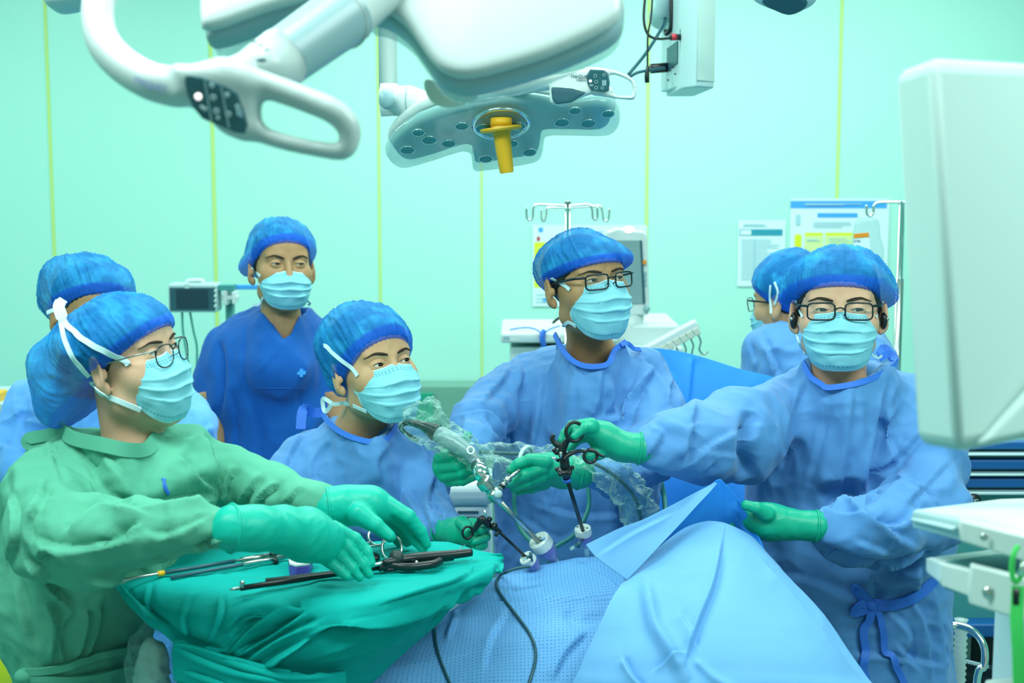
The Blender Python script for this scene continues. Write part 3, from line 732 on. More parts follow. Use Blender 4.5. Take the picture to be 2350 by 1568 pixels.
# ------------------------------------------------------------------ the seven people
def trim(T, name, pts, wpx, Y, mt='trim', parent=None, off=.002, th=.0012, k=8, trees=None):
    return mk(name, srib(pts, trees or T['all'], wpx, Y, off, th, k), M[mt], parent or T['gown'])
# surgeon on the right
h1 = Head((1927, 711), 2.60, -11, 7, -1, .94, 1.07, 1.05)
S1 = person(dict(head=h1, Y0=2.76, T=.15, mid=(1940, 1200), label='person in blue surgical gown, black glasses and earpieces, arm stretched over the patient',
    skin='skin3', gaze=(-14, 0), open=.85, res=.0024, nkr=.066, nkc=P(1945, 860, 2.70), nr=.052, collar=[(1856, 838, 2.69), (1868, 868, 2.65), (1890, 886, 2.62), (1905, 893, 2.61), (1955, 885, 2.61), (1990, 873, 2.63), (2030, 850, 2.67), (2046, 832, 2.71)],
    cap=dict(e=[((0, -.015, .043), (.111, .118, .083)), ((0, -.02, .020), (.117, .09, .042))], np=26, pa=.005, seed=2, p=(0, .085, .044), n=(0, -.055, .17), curve=-.02),
    glasses=dict(w=.049, h=.033, sq=4.5, t=.0015),
    poly=[(1850, 835), (1780, 862), (1712, 900), (1700, 960), (1712, 1100), (1718, 1250), (1740, 1400), (1760, 1600), (1770, 2300), (2210, 2300), (2192, 1600), (2180, 1440), (2165, 1300), (2195, 1100), (2170, 980), (2120, 905), (2080, 862), (2030, 835)],
    chains=[[(1790, 950, 2.68, 78), (1700, 1000, 2.56, 98), (1600, 1020, 2.46, 82), (1540, 1025, 2.42, 66), (1492, 1030, 2.39, 45)],
            [(2085, 940, 2.72, 82), (2125, 1050, 2.66, 88), (2120, 1170, 2.56, 92), (2030, 1215, 2.48, 82), (1950, 1215, 2.43, 68), (1908, 1209, 2.415, 53)],
            [(2060, 1240, 2.62, 110), (1850, 1300, 2.7, 60)]],
    crumple=[(.010, 6, (1, 1, .5)), (.004, 18, (1, 1, 1))],
    folds=[([(1722, 940), (1718, 1010), (1712, 1100)], .022, 16, 'v'), ([(1600, 925), (1590, 980), (1575, 1060)], .010, 14), ([(1500, 975), (1520, 1000), (1480, 1060)], .008, 12),
           ([(1560, 1075), (1640, 1015), (1690, 990)], .008, 14), ([(1580, 990), (1600, 960)], .008, 10), ([(1620, 1035), (1650, 1040), (1700, 1045)], .006, 12), ([(1640, 1060), (1600, 1095)], .006, 12),
           ([(1850, 870), (1815, 960), (1790, 1080)], .007, 16), ([(1900, 910), (1880, 1010), (1850, 1130)], .006, 18), ([(1960, 900), (1950, 1000), (1930, 1140)], .006, 18),
           ([(2030, 900), (2005, 1010), (1990, 1160)], .010, 16), ([(2025, 960), (2030, 1010), (2010, 1080), (2000, 1150)], .014, 13, 'v'),
           ([(2060, 940), (2040, 990), (2060, 1060)], .008, 14), ([(2130, 980), (2070, 1040), (2010, 1090)], .010, 14), ([(2180, 1060), (2120, 1120), (2080, 1160)], .006, 14),
           ([(2020, 1130), (2090, 1100), (2150, 1170), (2110, 1190)], .012, 15), ([(1990, 1185), (2060, 1205), (2100, 1170)], .012, 12), ([(1890, 1180), (1950, 1142), (2010, 1200), (2100, 1252)], .016, 15),
           ([(1870, 1260), (1930, 1290), (2010, 1308), (2080, 1300), (2140, 1270)], .020, 16, 'v'), ([(1890, 1170), (1920, 1180), (1985, 1180)], .008, 10), ([(1960, 1240), (2040, 1270)], .005, 14),
           ([(2120, 1290), (2110, 1360)], .008, 12), ([(1995, 1320), (2010, 1390)], .006, 14), ([(1800, 1320), (1880, 1340), (1990, 1390)], .007, 20), ([(2040, 1400), (2090, 1460), (2070, 1530)], .008, 14),
           ([(2100, 1380), (2130, 1450), (2140, 1568)], .010, 14), ([(2060, 1480), (2110, 1540)], .008, 12), ([(2140, 1330), (2160, 1420), (2175, 1560)], .010, 13), ([(1960, 1500), (2060, 1510), (2170, 1530)], .006, 14)]))
T = S1; A = T['all']; r1 = T['root']
# bow behind the neck
p_ = [P(2020, 815, 2.78), P(2030, 800, 2.8), P(2055, 830, 2.78)]
mk('neck_tie', ribbon(smooth(p_, 5), [(0, -1, .3)]*11, .018, .001), M['trim'], T['gown'])
mk('neck_tie', ribbon(smooth([P(2018, 822, 2.77), P(2045, 812, 2.79), P(2052, 828, 2.78)], 5), [(0, -1, .3)]*11, .014, .001), M['trim'], T['gown'])
# waist belt with its bow
mk('belt', srib([(2146, 1330), (2100, 1368), (2050, 1385), (2012, 1388), (1990, 1386)], A, 26, 2.6, .006, .0015), M['trim'], T['gown'])
for pts, wd in (([(1995, 1385), (1965, 1355), (1962, 1342), (1975, 1350), (2002, 1384)], 16), ([(2000, 1388), (1970, 1385), (1955, 1395), (1962, 1405), (2000, 1392)], 18),
                ([(2003, 1390), (1992, 1420), (1978, 1445), (1985, 1500), (1978, 1530), (1985, 1560), (1990, 1620)], 20), ([(2006, 1390), (2025, 1440), (2030, 1500), (2048, 1510), (2070, 1560), (2090, 1620)], 16)):
    mk('belt_tie', srib(pts, A, wd, 2.6, .008, .0012), M['trim'], T['gown'])
mk('belt_knot', sphere(snap(2001, 1386, A, .008)[0], (.011, .008, .012)), M['trim'], T['gown'])
for s_ in (-1, 1):  # earpieces
    q = h1.w((s_*.088, .004, -.020)); e_ = mk('earpiece', sphere(q, (.007, .011, .016)), M['black'], r1)
    mk('earpiece_button', sphere(q+np.array([-s_*.005, -.008, .004]), .0035), M['steel'], e_)
mc = T['mc']
for pts in ([mc[(1, 0)], (1838, 715), (1828, 694), (1826, 688)], [mc[(0, 0)], (2022, 712), (2026, 690)], [mc[(0, 1)], (2016, 822), (2024, 815)], [mc[(1, 1)], (1835, 790), (1828, 765)]):
    mk('strap', srib(pts, T['head'], 5, 2.62, .003), M['maskw'], T['mask'])
glove(r1, [[(1468, 1030, 2.38, 37), (1425, 1025, 2.38, 31), (1385, 1005, 2.38, 33)], [(1385, 1000, 2.38, 30), (1352, 985, 2.37, 24)]],
      [[(1355, 978, 2.36, 20), (1315, 978, 2.35, 14), (1298, 995, 2.345, 12), (1288, 1012, 2.34, 10)],
       [(1360, 985, 2.36, 16), (1340, 983, 2.33, 12), (1318, 1002, 2.325, 10)], [(1358, 996, 2.36, 14), (1335, 990, 2.34, 11), (1318, 986, 2.33, 9)],
       [(1355, 1000, 2.38, 14), (1330, 1008, 2.38, 11), (1308, 1030, 2.38, 9)],
       [(1395, 1025, 2.38, 24), (1370, 1040, 2.37, 17), (1350, 1047, 2.355, 12)]], cuff=[((1468, 1030, 2.38, 37.5), (1425, 1025, 2.38))])
glove(r1, [[(1872, 1208, 2.41, 37), (1805, 1203, 2.41, 34), (1765, 1198, 2.41, 42), (1735, 1190, 2.41, 36)]],
      [[(1735, 1172, 2.41, 15), (1705, 1168, 2.41, 13), (1682, 1180, 2.41, 11)], [(1735, 1190, 2.41, 15), (1700, 1190, 2.41, 13), (1675, 1205, 2.41, 11)],
       [(1738, 1208, 2.41, 15), (1705, 1212, 2.41, 13), (1682, 1226, 2.41, 11)], [(1742, 1220, 2.42, 13), (1715, 1232, 2.42, 11), (1695, 1245, 2.42, 10)],
       [(1760, 1180, 2.38, 20), (1735, 1166, 2.37, 14), (1712, 1160, 2.37, 12)]], cuff=[((1872, 1208, 2.41, 37.5), (1805, 1203, 2.41))])

# surgeon in the middle
h2 = Head((1388, 640), 2.76, 30, 8, -3, .98, .98, 1.0, 1.0, .78)
S2 = person(dict(head=h2, Y0=2.97, T=.14, mid=(1330, 1200), label='person in blue surgical gown with rectangular black glasses holding the plastic-sleeved camera',
    skin='skin2', gaze=(-20, 2), nkr=.062, nkc=P(1358, 802, 2.88), nr=.041, nb=P(1356, 815, 2.885), collar=[(1284, 772, 2.87), (1296, 802, 2.825), (1318, 830, 2.79), (1350, 843, 2.78), (1390, 838, 2.785), (1404, 807, 2.82), (1424, 790, 2.87)],
    cap=dict(e=[((0, -.006, .044), (.094, .104, .072)), ((-.045, .02, .028), (.055, .07, .042))], np=22, pa=.005, seed=5, p=(0, .088, .040), n=(0, -.055, .17)),
    glasses=dict(w=.047, h=.032, sq=5, t=.0015),
    poly=[(1290, 775), (1240, 790), (1175, 815), (1120, 860), (1110, 930), (1135, 1040), (1140, 1200), (1130, 1400), (1100, 2300), (1560, 2300), (1520, 1400), (1505, 1150), (1545, 990), (1545, 900), (1500, 840), (1440, 800), (1400, 780)],
    chains=[[(1180, 880, 2.92, 66), (1135, 925, 2.86, 66), (1095, 975, 2.76, 52), (1085, 1020, 2.66, 38), (1060, 1060, 2.6, 26)],
            [(1470, 870, 2.9, 68), (1495, 950, 2.85, 72), (1480, 1040, 2.75, 66), (1430, 1090, 2.64, 50), (1372, 1090, 2.56, 40)],
            [(1340, 1130, 2.93, 150), (1320, 1300, 2.93, 160)]],
    folds=[([(1200, 880), (1210, 960), (1195, 1035)], .012, 12, 'v'), ([(1385, 850), (1375, 930), (1360, 960)], .008, 14), ([(1500, 850), (1455, 920), (1430, 985)], .016, 12),
           ([(1170, 850), (1150, 880), (1110, 920)], .008, 12), ([(1060, 950), (1120, 945), (1155, 985), (1165, 1035)], .012, 12), ([(1180, 820), (1200, 850), (1195, 900)], .008, 12), ([(1100, 970), (1150, 1010)], .008, 10),
           ([(1250, 840), (1240, 950), (1225, 1030)], .006, 14), ([(1320, 860), (1310, 960), (1290, 1030)], .006, 16), ([(1550, 860), (1535, 920), (1560, 960)], .008, 10), ([(1480, 830), (1520, 870), (1545, 930)], .008, 10),
           ([(1390, 960), (1420, 950), (1450, 900)], .010, 16), ([(1240, 1160), (1330, 1185), (1440, 1180)], .007, 12), ([(1200, 1190), (1280, 1240), (1340, 1210)], .006, 16), ([(1430, 1150), (1440, 1250), (1450, 1330)], .012, 11, 'v'), ([(1280, 1110), (1260, 1180)], .006, 14)]))
T = S2; A = T['all']; r2 = T['root']
mk('neck_tie', ribbon(smooth([P(1425, 792, 2.82), P(1440, 788, 2.84), P(1455, 800, 2.86), P(1470, 802, 2.88)], 5), [(0, -1, .5)]*16, .009, .001), M['trim'], T['gown'])
mc = T['mc']
for pts in ([mc[(1, 0)], (1296, 654), (1272, 640), (1266, 636)], [mc[(1, 1)], (1306, 738), (1292, 750)]):
    mk('strap', srib(pts, T['head'], 8, 2.8, .003), M['maskw'], T['mask'])
glove(r2, [[(1062, 1058, 2.62, 26), (1030, 1068, 2.58, 32), (1022, 1075, 2.55, 28)], [(1020, 1060, 2.55, 22), (1035, 1092, 2.55, 20)]],
      [[(1008, 1053, 2.54, 15), (1035, 1049, 2.515, 14), (1066, 1047, 2.52, 12)], [(1008, 1074, 2.54, 14), (1050, 1070, 2.505, 14), (1092, 1052, 2.52, 12)],
       [(1018, 1094, 2.54, 14), (1058, 1086, 2.505, 13), (1098, 1067, 2.52, 11)], [(1032, 1106, 2.54, 12), (1062, 1104, 2.51, 11), (1092, 1093, 2.52, 10)],
       [(1040, 1050, 2.60, 18), (1062, 1022, 2.60, 13), (1073, 1000, 2.60, 11)]])
glove(r2, [[(1330, 1086, 2.53, 37), (1290, 1083, 2.52, 36), (1255, 1080, 2.50, 36)]],
      [[(1250, 1060, 2.48, 20), (1215, 1055, 2.47, 14), (1190, 1065, 2.47, 13), (1172, 1078, 2.47, 11)], [(1245, 1078, 2.48, 18), (1205, 1092, 2.46, 14), (1170, 1110, 2.46, 12)],
       [(1245, 1096, 2.48, 18), (1210, 1110, 2.465, 12), (1180, 1121, 2.465, 11)], [(1250, 1110, 2.49, 15), (1220, 1122, 2.48, 11), (1190, 1129, 2.48, 9)],
       [(1262, 1055, 2.52, 18), (1225, 1063, 2.51, 12), (1195, 1082, 2.50, 10)]], cuff=[((1326, 1086, 2.53, 38), (1280, 1083, 2.52))])

# man at the patient's left side
h3 = Head((899, 832), 2.68, 38, 13, -4, .95, 1.0)
S3 = person(dict(head=h3, Y0=2.84, T=.13, mid=(840, 1200), label='person in blue surgical gown without glasses, looking right, beside the teal draped tray',
    skin='skin', gaze=(-16, 6), nkr=.052, nkc=P(832, 968, 2.78), nb=P(826, 995, 2.79), nr=.048, collar=[(752, 955, 2.82), (775, 985, 2.75), (808, 1005, 2.71), (850, 1016, 2.69), (876, 1012, 2.70), (892, 996, 2.73), (902, 970, 2.78)],
    cap=dict(e=[((0, -.022, .048), (.094, .112, .088)), ((.01, -.085, .0), (.060, .04, .055))], np=22, pa=.005, seed=9, n=(0, -.12, .17), p=(0, .085, .043)),
    poly=[(790, 945), (730, 975), (660, 1010), (615, 1060), (600, 1120), (600, 1300), (590, 2300), (1040, 2300), (1020, 1350), (1010, 1200), (1018, 1120), (995, 1030), (960, 975), (920, 950)],
    chains=[[(945, 1030, 2.82, 68), (965, 1110, 2.76, 62), (985, 1180, 2.68, 44), (1015, 1212, 2.58, 34)], [(680, 1060, 2.8, 66), (640, 1160, 2.75, 70), (700, 1230, 2.65, 50)]],
    folds=[([(700, 990), (670, 1040), (640, 1110)], .008, 12), ([(760, 1010), (720, 1060), (720, 1110)], .006, 12), ([(900, 1020), (870, 1060), (880, 1110)], .006, 16), ([(1000, 1090), (985, 1150), (1000, 1200)], .010, 10),
           ([(985, 1165), (1010, 1180), (1040, 1195)], .012, 8), ([(1010, 1160), (1000, 1200), (1010, 1230)], .010, 7), ([(960, 1010), (990, 1060)], .008, 12), ([(930, 1120), (960, 1170), (975, 1210)], .010, 12)]))
T = S3; A = T['all']; r3 = T['root']
mk('neck_tie', ribbon(smooth([P(690, 985, 2.86), P(696, 940, 2.88), P(720, 948, 2.9), P(745, 945, 2.9)], 5), [(0, -1, .2)]*16, .02, .001), M['trim'], T['gown'])
mc = T['mc']
for pts in ([mc[(1, 0)], (810, 846), (775, 820), (755, 800), (745, 792)], [mc[(1, 1)], (800, 926), (770, 928), (760, 925)]):
    mk('strap', srib(pts, T['head'], 9, 2.72, .003), M['maskw'], T['mask'])
mk('strap', ribbon(smooth([P(762, 926, 2.78), P(742, 915, 2.8), P(742, 935, 2.8), P(748, 945, 2.79), P(760, 930, 2.78)], 5), [(0, -1, .2)]*21, .008, .001), M['maskw'], T['mask'])
glove(r3, [[(1018, 1218, 2.57, 32), (1055, 1222, 2.53, 32), (1080, 1225, 2.51, 30)], [(1085, 1210, 2.50, 20), (1095, 1240, 2.50, 20)]],
      [[(1095, 1205, 2.50, 15), (1116, 1208, 2.46, 12), (1100, 1216, 2.44, 11)], [(1098, 1228, 2.49, 15), (1114, 1232, 2.455, 12), (1086, 1243, 2.44, 11)],
       [(1092, 1245, 2.49, 14), (1108, 1250, 2.46, 12), (1092, 1258, 2.45, 11)], [(1060, 1200, 2.49, 17), (1070, 1208, 2.47, 14), (1073, 1222, 2.445, 12)]], cuff=[((1016, 1218, 2.57, 33), (1055, 1222, 2.53))])

# nurse in green
h4 = Head((375, 801), 2.19, 71, 10, -6, .87, 1.05, 1.2, 1.14, .86)
S4 = person(dict(head=h4, Y0=2.26, T=.21, mid=(260, 1350), label='person in green cotton gown and round glasses reaching over the teal draped tray',
    skin='skin3', gaze=(-20, 0), open=1.1, mask=dict(tc=.0, zb=-.116), res=.0024, nkr=.070, trimm='green', trimw=.022, gmat='green', nkc=P(262, 985, 2.24), nr=.054, collar=[(150, 985, 2.28), (180, 1008, 2.18), (240, 1022, 2.12), (300, 1035, 2.12), (340, 1030, 2.17), (362, 985, 2.26)],
    cap=dict(e=[((0, -.028, .043), (.110, .130, .072)), ((0, -.135, .0), (.098, .078, .070)), ((0, -.150, -.050), (.085, .062, .062))], np=20, pa=.005, seed=13, n=(0, -.095, .17), p=(0, .083, .040)),
    glasses=dict(w=.041, h=.038, sq=2.3, t=.0011, z=-.006, tm='framem', tt=.0009),
    poly=[(150, 985), (60, 1020), (20, 1075), (0, 1180), (-25, 1330), (10, 1440), (60, 1530), (40, 1640), (0, 2300), (420, 2300), (335, 1640), (320, 1530), (345, 1400), (420, 1290), (490, 1180), (500, 1060), (450, 1000), (370, 985)],
    chains=[[(100, 1130, 2.12, 92), (110, 1210, 2.03, 104), (200, 1245, 1.97, 98), (330, 1218, 1.94, 72), (430, 1205, 1.93, 60), (505, 1212, 1.93, 58)],
            [(430, 1045, 2.34, 62), (530, 1095, 2.31, 62), (640, 1130, 2.26, 54), (722, 1154, 2.225, 46)]],
    crumple=[(.010, 5, (1, 1, .8)), (.004, 13, (1, 1, 1)), (.0012, 34, (1, 1, 1))],
    folds=[([(110, 1100), (90, 1150), (60, 1200), (70, 1250)], .010, 14), ([(115, 1010), (125, 1060), (140, 1100)], .007, 10), ([(190, 1060), (220, 1110), (240, 1140)], .008, 16), ([(240, 1045), (280, 1090), (310, 1140)], .007, 14),
           ([(250, 1140), (330, 1165), (420, 1150), (500, 1140)], .012, 12), ([(150, 1220), (230, 1160), (330, 1180)], .010, 14), ([(80, 1240), (150, 1260), (240, 1250), (310, 1230)], .012, 14), ([(270, 1235), (320, 1200)], .010, 8),
           ([(340, 1220), (380, 1230), (470, 1190)], .008, 12), ([(150, 1300), (120, 1265), (80, 1290)], .010, 12), ([(190, 1335), (300, 1320), (420, 1285), (500, 1262)], .014, 14), ([(455, 1290), (490, 1240), (520, 1230)], .010, 9),
           ([(60, 1280), (110, 1340), (170, 1400)], .012, 12), ([(110, 1380), (130, 1430), (120, 1520)], .012, 14), ([(170, 1400), (140, 1450), (150, 1520)], .012, 10), ([(200, 1400), (195, 1450), (175, 1520)], .012, 12), ([(235, 1390), (225, 1450), (200, 1520)], .010, 12),
           ([(40, 1330), (60, 1420), (80, 1500)], .008, 14), ([(20, 1120), (40, 1200), (20, 1300)], .008, 14), ([(410, 1040), (450, 1090), (500, 1130)], .010, 12), ([(470, 1000), (490, 1060), (505, 1120)], .012, 10), ([(540, 1070), (520, 1110), (515, 1150)], .010, 12),
           ([(600, 1090), (570, 1130), (555, 1160)], .010, 12), ([(640, 1110), (600, 1140), (585, 1170)], .012, 11), ([(700, 1115), (670, 1140), (650, 1160)], .006, 12), ([(380, 1000), (420, 1010), (460, 990)], .008, 10)]))
T = S4; A = T['all']; r4 = T['root']
mk('collar_tie', ribbon(smooth([P(150, 990, 2.25), P(105, 1000, 2.26), P(66, 1008, 2.26), P(72, 1022, 2.26), P(110, 1015, 2.26)], 5), [(0, -1, .3)]*21, .020, .004), M['green'], T['gown'])
mk('stitched_mark', srib([(372, 1098), (378, 1112), (386, 1136)], A, 5, 2.2, .001), M['trim'], T['gown'])
mk('stitched_mark', srib([(379, 1100), (374, 1116), (383, 1134), (388, 1128)], A, 3, 2.2, .001), M['trim'], T['gown'])
mk('belt', srib([(62, 1540), (120, 1534), (180, 1520), (240, 1500), (290, 1485), (325, 1480)], A, 17, 2.1, .008, .003), M['green'], T['gown'])
mk('belt', srib([(66, 1552), (130, 1556), (200, 1548), (260, 1538), (320, 1530)], A, 15, 2.1, .008, .003), M['green'], T['gown'])
mk('belt_knot', sphere(snap(68, 1546, A, .008)[0], (.016, .014, .012)), M['green'], T['gown'])
HD = T['head']; mc = T['mc']
for pts, w_ in (([mc[(1, 0)], (285, 826), (240, 806), (200, 785), (168, 762), (150, 742)], 13), ([mc[(1, 1)], (270, 918), (240, 905), (222, 890), (212, 874)], 12), ([(205, 862), (180, 835), (160, 805), (148, 770), (140, 735)], 11)):
    mk('strap', srib(pts, HD, w_, 2.2, .003, .001), M['maskw'], T['mask'])
mk('strap', ribbon(smooth([P(150, 752, 2.17), P(142, 728, 2.17), P(135, 702, 2.18), P(146, 688, 2.19)], 5), [(0, -1, .2)]*16, [.012]*5+[.018]*8+[.014]*3, .0006), M['maskw'], T['mask'])
mk('strap', ribbon(smooth([P(134, 712, 2.18), P(122, 712, 2.19), P(108, 718, 2.2)], 5), [(0, -1, .2)]*11, .006, .001), M['maskw'], T['mask'])
g4, gb4 = glove(r4, [[(535, 1213, 1.93, 56), (590, 1213, 1.95, 50), (650, 1216, 1.99, 53), (700, 1228, 2.02, 59), (735, 1238, 2.03, 48)], [(710, 1215, 2.03, 40), (760, 1235, 2.05, 30)], [(700, 1245, 2.02, 36), (740, 1262, 2.03, 26)]],
      [[(765, 1212, 2.06, 18), (815, 1236, 2.07, 14.5), (842, 1266, 2.07, 12.5), (852, 1293, 2.065, 11)], [(750, 1230, 2.05, 18), (800, 1256, 2.06, 14.5), (832, 1294, 2.06, 12.5), (847, 1319, 2.06, 10.5)],
       [(735, 1248, 2.04, 18), (780, 1275, 2.05, 14.5), (808, 1305, 2.05, 12.5), (825, 1326, 2.05, 10.5)], [(718, 1264, 2.03, 17), (755, 1290, 2.04, 13.5), (780, 1311, 2.04, 11.5), (796, 1324, 2.04, 10)],
       [(680, 1250, 2.03, 24), (730, 1275, 2.06, 16), (775, 1292, 2.08, 12)]], 'glove2', cuff=[((531, 1213, 1.93, 57), (590, 1213, 1.95))])
glove(r4, [[(762, 1165, 2.215, 49), (800, 1160, 2.22, 44), (850, 1162, 2.22, 42)], [(850, 1155, 2.22, 36), (895, 1172, 2.23, 28)]],
      [[(890, 1160, 2.22, 22), (935, 1185, 2.22, 18), (965, 1220, 2.225, 15), (980, 1250, 2.225, 11)], [(885, 1172, 2.23, 22), (928, 1200, 2.235, 17), (952, 1238, 2.24, 14), (972, 1262, 2.235, 11)],
       [(870, 1180, 2.25, 20), (912, 1212, 2.26, 15), (935, 1245, 2.26, 12)], [(860, 1188, 2.27, 18), (895, 1220, 2.28, 13), (915, 1245, 2.28, 11)],
       [(825, 1180, 2.19, 28), (862, 1205, 2.18, 19), (895, 1232, 2.18, 14)]], 'glove2', cuff=[((756, 1166, 2.215, 50), (800, 1160, 2.22))])

# man standing at the back
h5 = Head((661, 606), 3.78, 22, 10, 2, 1.03, .98)
S5 = person(dict(head=h5, Y0=3.95, T=.14, mid=(605, 1000), label='person standing at the back in dark blue V-neck scrub top with a cross badge',
    skin='skin2', gaze=(-12, 0), open=.8, frown=.004, res=.0026, nkr=.056, mask=dict(zt=-.022, zb=-.118), gres=.007, gmat='scrub', gname='scrub_top', nkc=P(648, 712, 3.88),
    cap=dict(e=[((0, -.02, .046), (.086, .106, .068)), ((.075, -.03, .0), (.03, .05, .035))], np=22, pa=.004, seed=17, p=(0, .085, .052)),
    poly=[(595, 704), (540, 722), (485, 762), (462, 820), (455, 950), (508, 975), (506, 1100), (500, 2100), (780, 2100), (775, 900), (765, 780), (738, 735), (712, 706)],
    vneck=[(582, 700), (628, 752), (651, 782), (668, 765), (692, 700), (650, 660)],
    chains=[[(500, 790, 3.93, 36), (482, 870, 3.92, 36), (480, 935, 3.9, 36)], [(745, 775, 3.93, 34), (765, 860, 3.92, 34), (770, 930, 3.9, 34)]],
    crumple=[(.010, 6, (1, 1, .35)), (.003, 16, (1, 1, .6))],
    folds=[([(500, 780), (508, 860), (500, 960)], .014, 9, 'v'), ([(648, 790), (620, 830), (585, 865)], .002, 6), ([(560, 750), (555, 830), (560, 900)], .005, 10), ([(580, 920), (590, 1000), (585, 1080)], .008, 12), ([(680, 900), (690, 1000), (685, 1080)], .008, 12), ([(530, 900), (540, 1000), (535, 1080)], .008, 10)]))
T = S5; A = T['all']; r5 = T['root']
c0, n0 = snap(691, 856, A, .0015); u_ = 3.82/FPX
mk('badge', prism([c0+np.array([a*u_, -.005, b*u_]) for a, b in ((-3.5, 9), (3.5, 9), (3.5, 3.5), (9, 3.5), (9, -3.5), (3.5, -3.5), (3.5, -9), (-3.5, -9), (-3.5, -3.5), (-9, -3.5), (-9, 3.5), (-3.5, 3.5))], (0, .014, 0)), M['pblue'], T['gown'], smooth=False)
mk('chest_pocket', srib([(585, 891), (640, 891), (700, 891)], A, 2.5, 3.85, .002), M['scrub'], T['gown'])
mc = T['mc']
for pts in ([mc[(1, 0)], (585, 622), (575, 616)], [mc[(1, 1)], (592, 700), (580, 697)]):
    mk('strap', srib(pts, T['head'], 6, 3.8, .003), M['maskw'], T['mask'])
mk('strap', ribbon([P(705, 690, 3.82), P(712, 696, 3.84), P(708, 701, 3.86)], [(0, -1, 0)]*3, .006, .001), M['maskw'], T['mask'])
for s_, px_, yb in ((-1, 488, 1050), (1, 772, 1050)):
    V, F = tube(smooth([P(px_, 900, 3.9), P(px_+8, 980, 3.88), P(px_+14, 1060, 3.86), P(px_+20, 1150, 3.8)], 5), np.linspace(.045, .03, 16), 18)
    mk('forearm', (V, F), M['skin2'], r5)

# person behind the nurse
h6 = Head((240, 728), 3.10, 42, -6, 0, .98, 1.0, 1.0, 1.0, .88)
S6 = person(dict(head=h6, Y0=3.32, T=.14, mid=(250, 1100), label='person in light blue gown mostly hidden behind the nurse, only forehead and blue cap showing',
    skin='skin2', res=.003, gres=.007, gmat='gownl', nkc=P(240, 850, 3.2),
    cap=dict(e=[((0, -.02, .056), (.105, .125, .092)), ((0, -.085, .02), (.08, .06, .07))], np=20, pa=.005, seed=21, n=(-.03, -.14, .17), p=(0, .083, .056)),
    poly=[(180, 850), (85, 868), (50, 895), (20, 940), (10, 1000), (25, 1060), (40, 1300), (40, 2300), (470, 2300), (470, 1100), (485, 1040), (488, 965), (440, 915), (400, 880), (320, 850)],
    chains=[[(70, 920, 3.3, 50), (45, 1000, 3.25, 52), (60, 1080, 3.15, 48), (150, 1120, 3.0, 36)], [(420, 930, 3.3, 46), (440, 990, 3.22, 50), (400, 1080, 3.1, 40)]],
    crumple=[(.012, 6, (1, 1, .5)), (.005, 16, (1, 1, 1))],
    folds=[([(60, 920), (40, 960), (0, 975)], .008, 10), ([(50, 960), (100, 965), (130, 975)], .008, 10), ([(40, 900), (45, 980), (50, 1030)], .006, 8), ([(0, 1015), (30, 1030), (60, 1030)], .010, 10), ([(400, 1000), (450, 990), (490, 975)], .008, 10), ([(470, 985), (480, 1020)], .008, 8)]))
for s_ in (): pass
# person at the back right, turned away
h7 = Head((1752, 692), 3.82, -132, -4, 0, 1.0)
S7 = person(dict(head=h7, Y0=3.72, T=.15, mid=(1880, 1000), label='person turned away in blue gown at the back, below the blue-headed poster',
    skin='skin', res=.003, gres=.007, nkc=P(1850, 730, 3.72), nkr=.07,
    cap=dict(e=[((0, -.02, .05), (.092, .112, .078)), ((0, -.03, .03), (.09, .10, .06))], np=22, pa=.005, seed=25),
    glasses=dict(w=.048, h=.036, sq=3.5, t=.0012, z=-.006),
    poly=[(1800, 735), (1752, 745), (1722, 770), (1706, 820), (1700, 900), (1700, 2200), (2080, 2200), (2068, 880), (2055, 800), (2020, 755), (1960, 735)],
    chains=[[(1740, 800, 3.7, 34), (1735, 900, 3.68, 34), (1760, 1000, 3.6, 32)], [(2010, 800, 3.7, 36), (2030, 900, 3.7, 36)]],
    crumple=[(.010, 6, (1, 1, .4)), (.004, 16, (1, 1, 1))],
    folds=[([(1752, 780), (1775, 830), (1780, 860)], .012, 9), ([(1720, 790), (1740, 850)], .006, 9)]))
for T, pts in ((S7, [(1778, 700), (1786, 670), (1778, 648)]), (S7, [(1770, 720), (1768, 680), (1770, 655)])):
    mk('strap', srib(pts, T['head'], 5, 3.7, .003), M['maskw'], T['mask'])
# ------------------------------------------------------------------ helpers for the things round the table
def solo(name, VF, m, label, cat, group=None, **k):
    return tagp(mk(name, VF, m, **k), label, cat, group)
def T3(pts): return [P(*q) for q in pts]
def px2r(r, Y): return r*Y/FPX
class Plane:
    def __init__(s, px, py, Y, n):
        s.o = P(px, py, Y); s.n = nrm(n); s.ex = nrm(np.cross((0, 0, 1), s.n)) if abs(s.n[2]) < .99 else np.array([1., 0, 0]); s.ey = np.cross(s.n, s.ex)
    def at(s, px, py, off=0):
        r = ray(px, py); c = np.array([0, 0, CAMH]); o = s.o+s.n*off; return c+r*(((o-c) @ s.n)/(r @ s.n))
    def uv(s, px, py): d = s.at(px, py)-s.o; return (d @ s.ex, d @ s.ey)
    def slab(s, pts, t, r, h, off=0, hole=None, dome=0, grow=0, sm=0):
        q = [s.uv(a, b) for a, b in pts]
        if sm: q = [tuple(x[:2]) for x in smooth([np.array([a, b, 0]) for a, b in q], sm, True)]
        hh = None
        if hole is not None:
            hh = [s.uv(a, b) for a, b in hole]
            if sm: hh = [tuple(x[:2]) for x in smooth([np.array([a, b, 0]) for a, b in hh], sm, True)]
        if grow:
            c = np.mean(q, 0); q = [tuple(c+(np.array(a)-c)*(1+grow)) for a in q]
        return slabmesh(q, s.o+s.n*off, s.ex, s.ey, t, r, h, hh, dome)
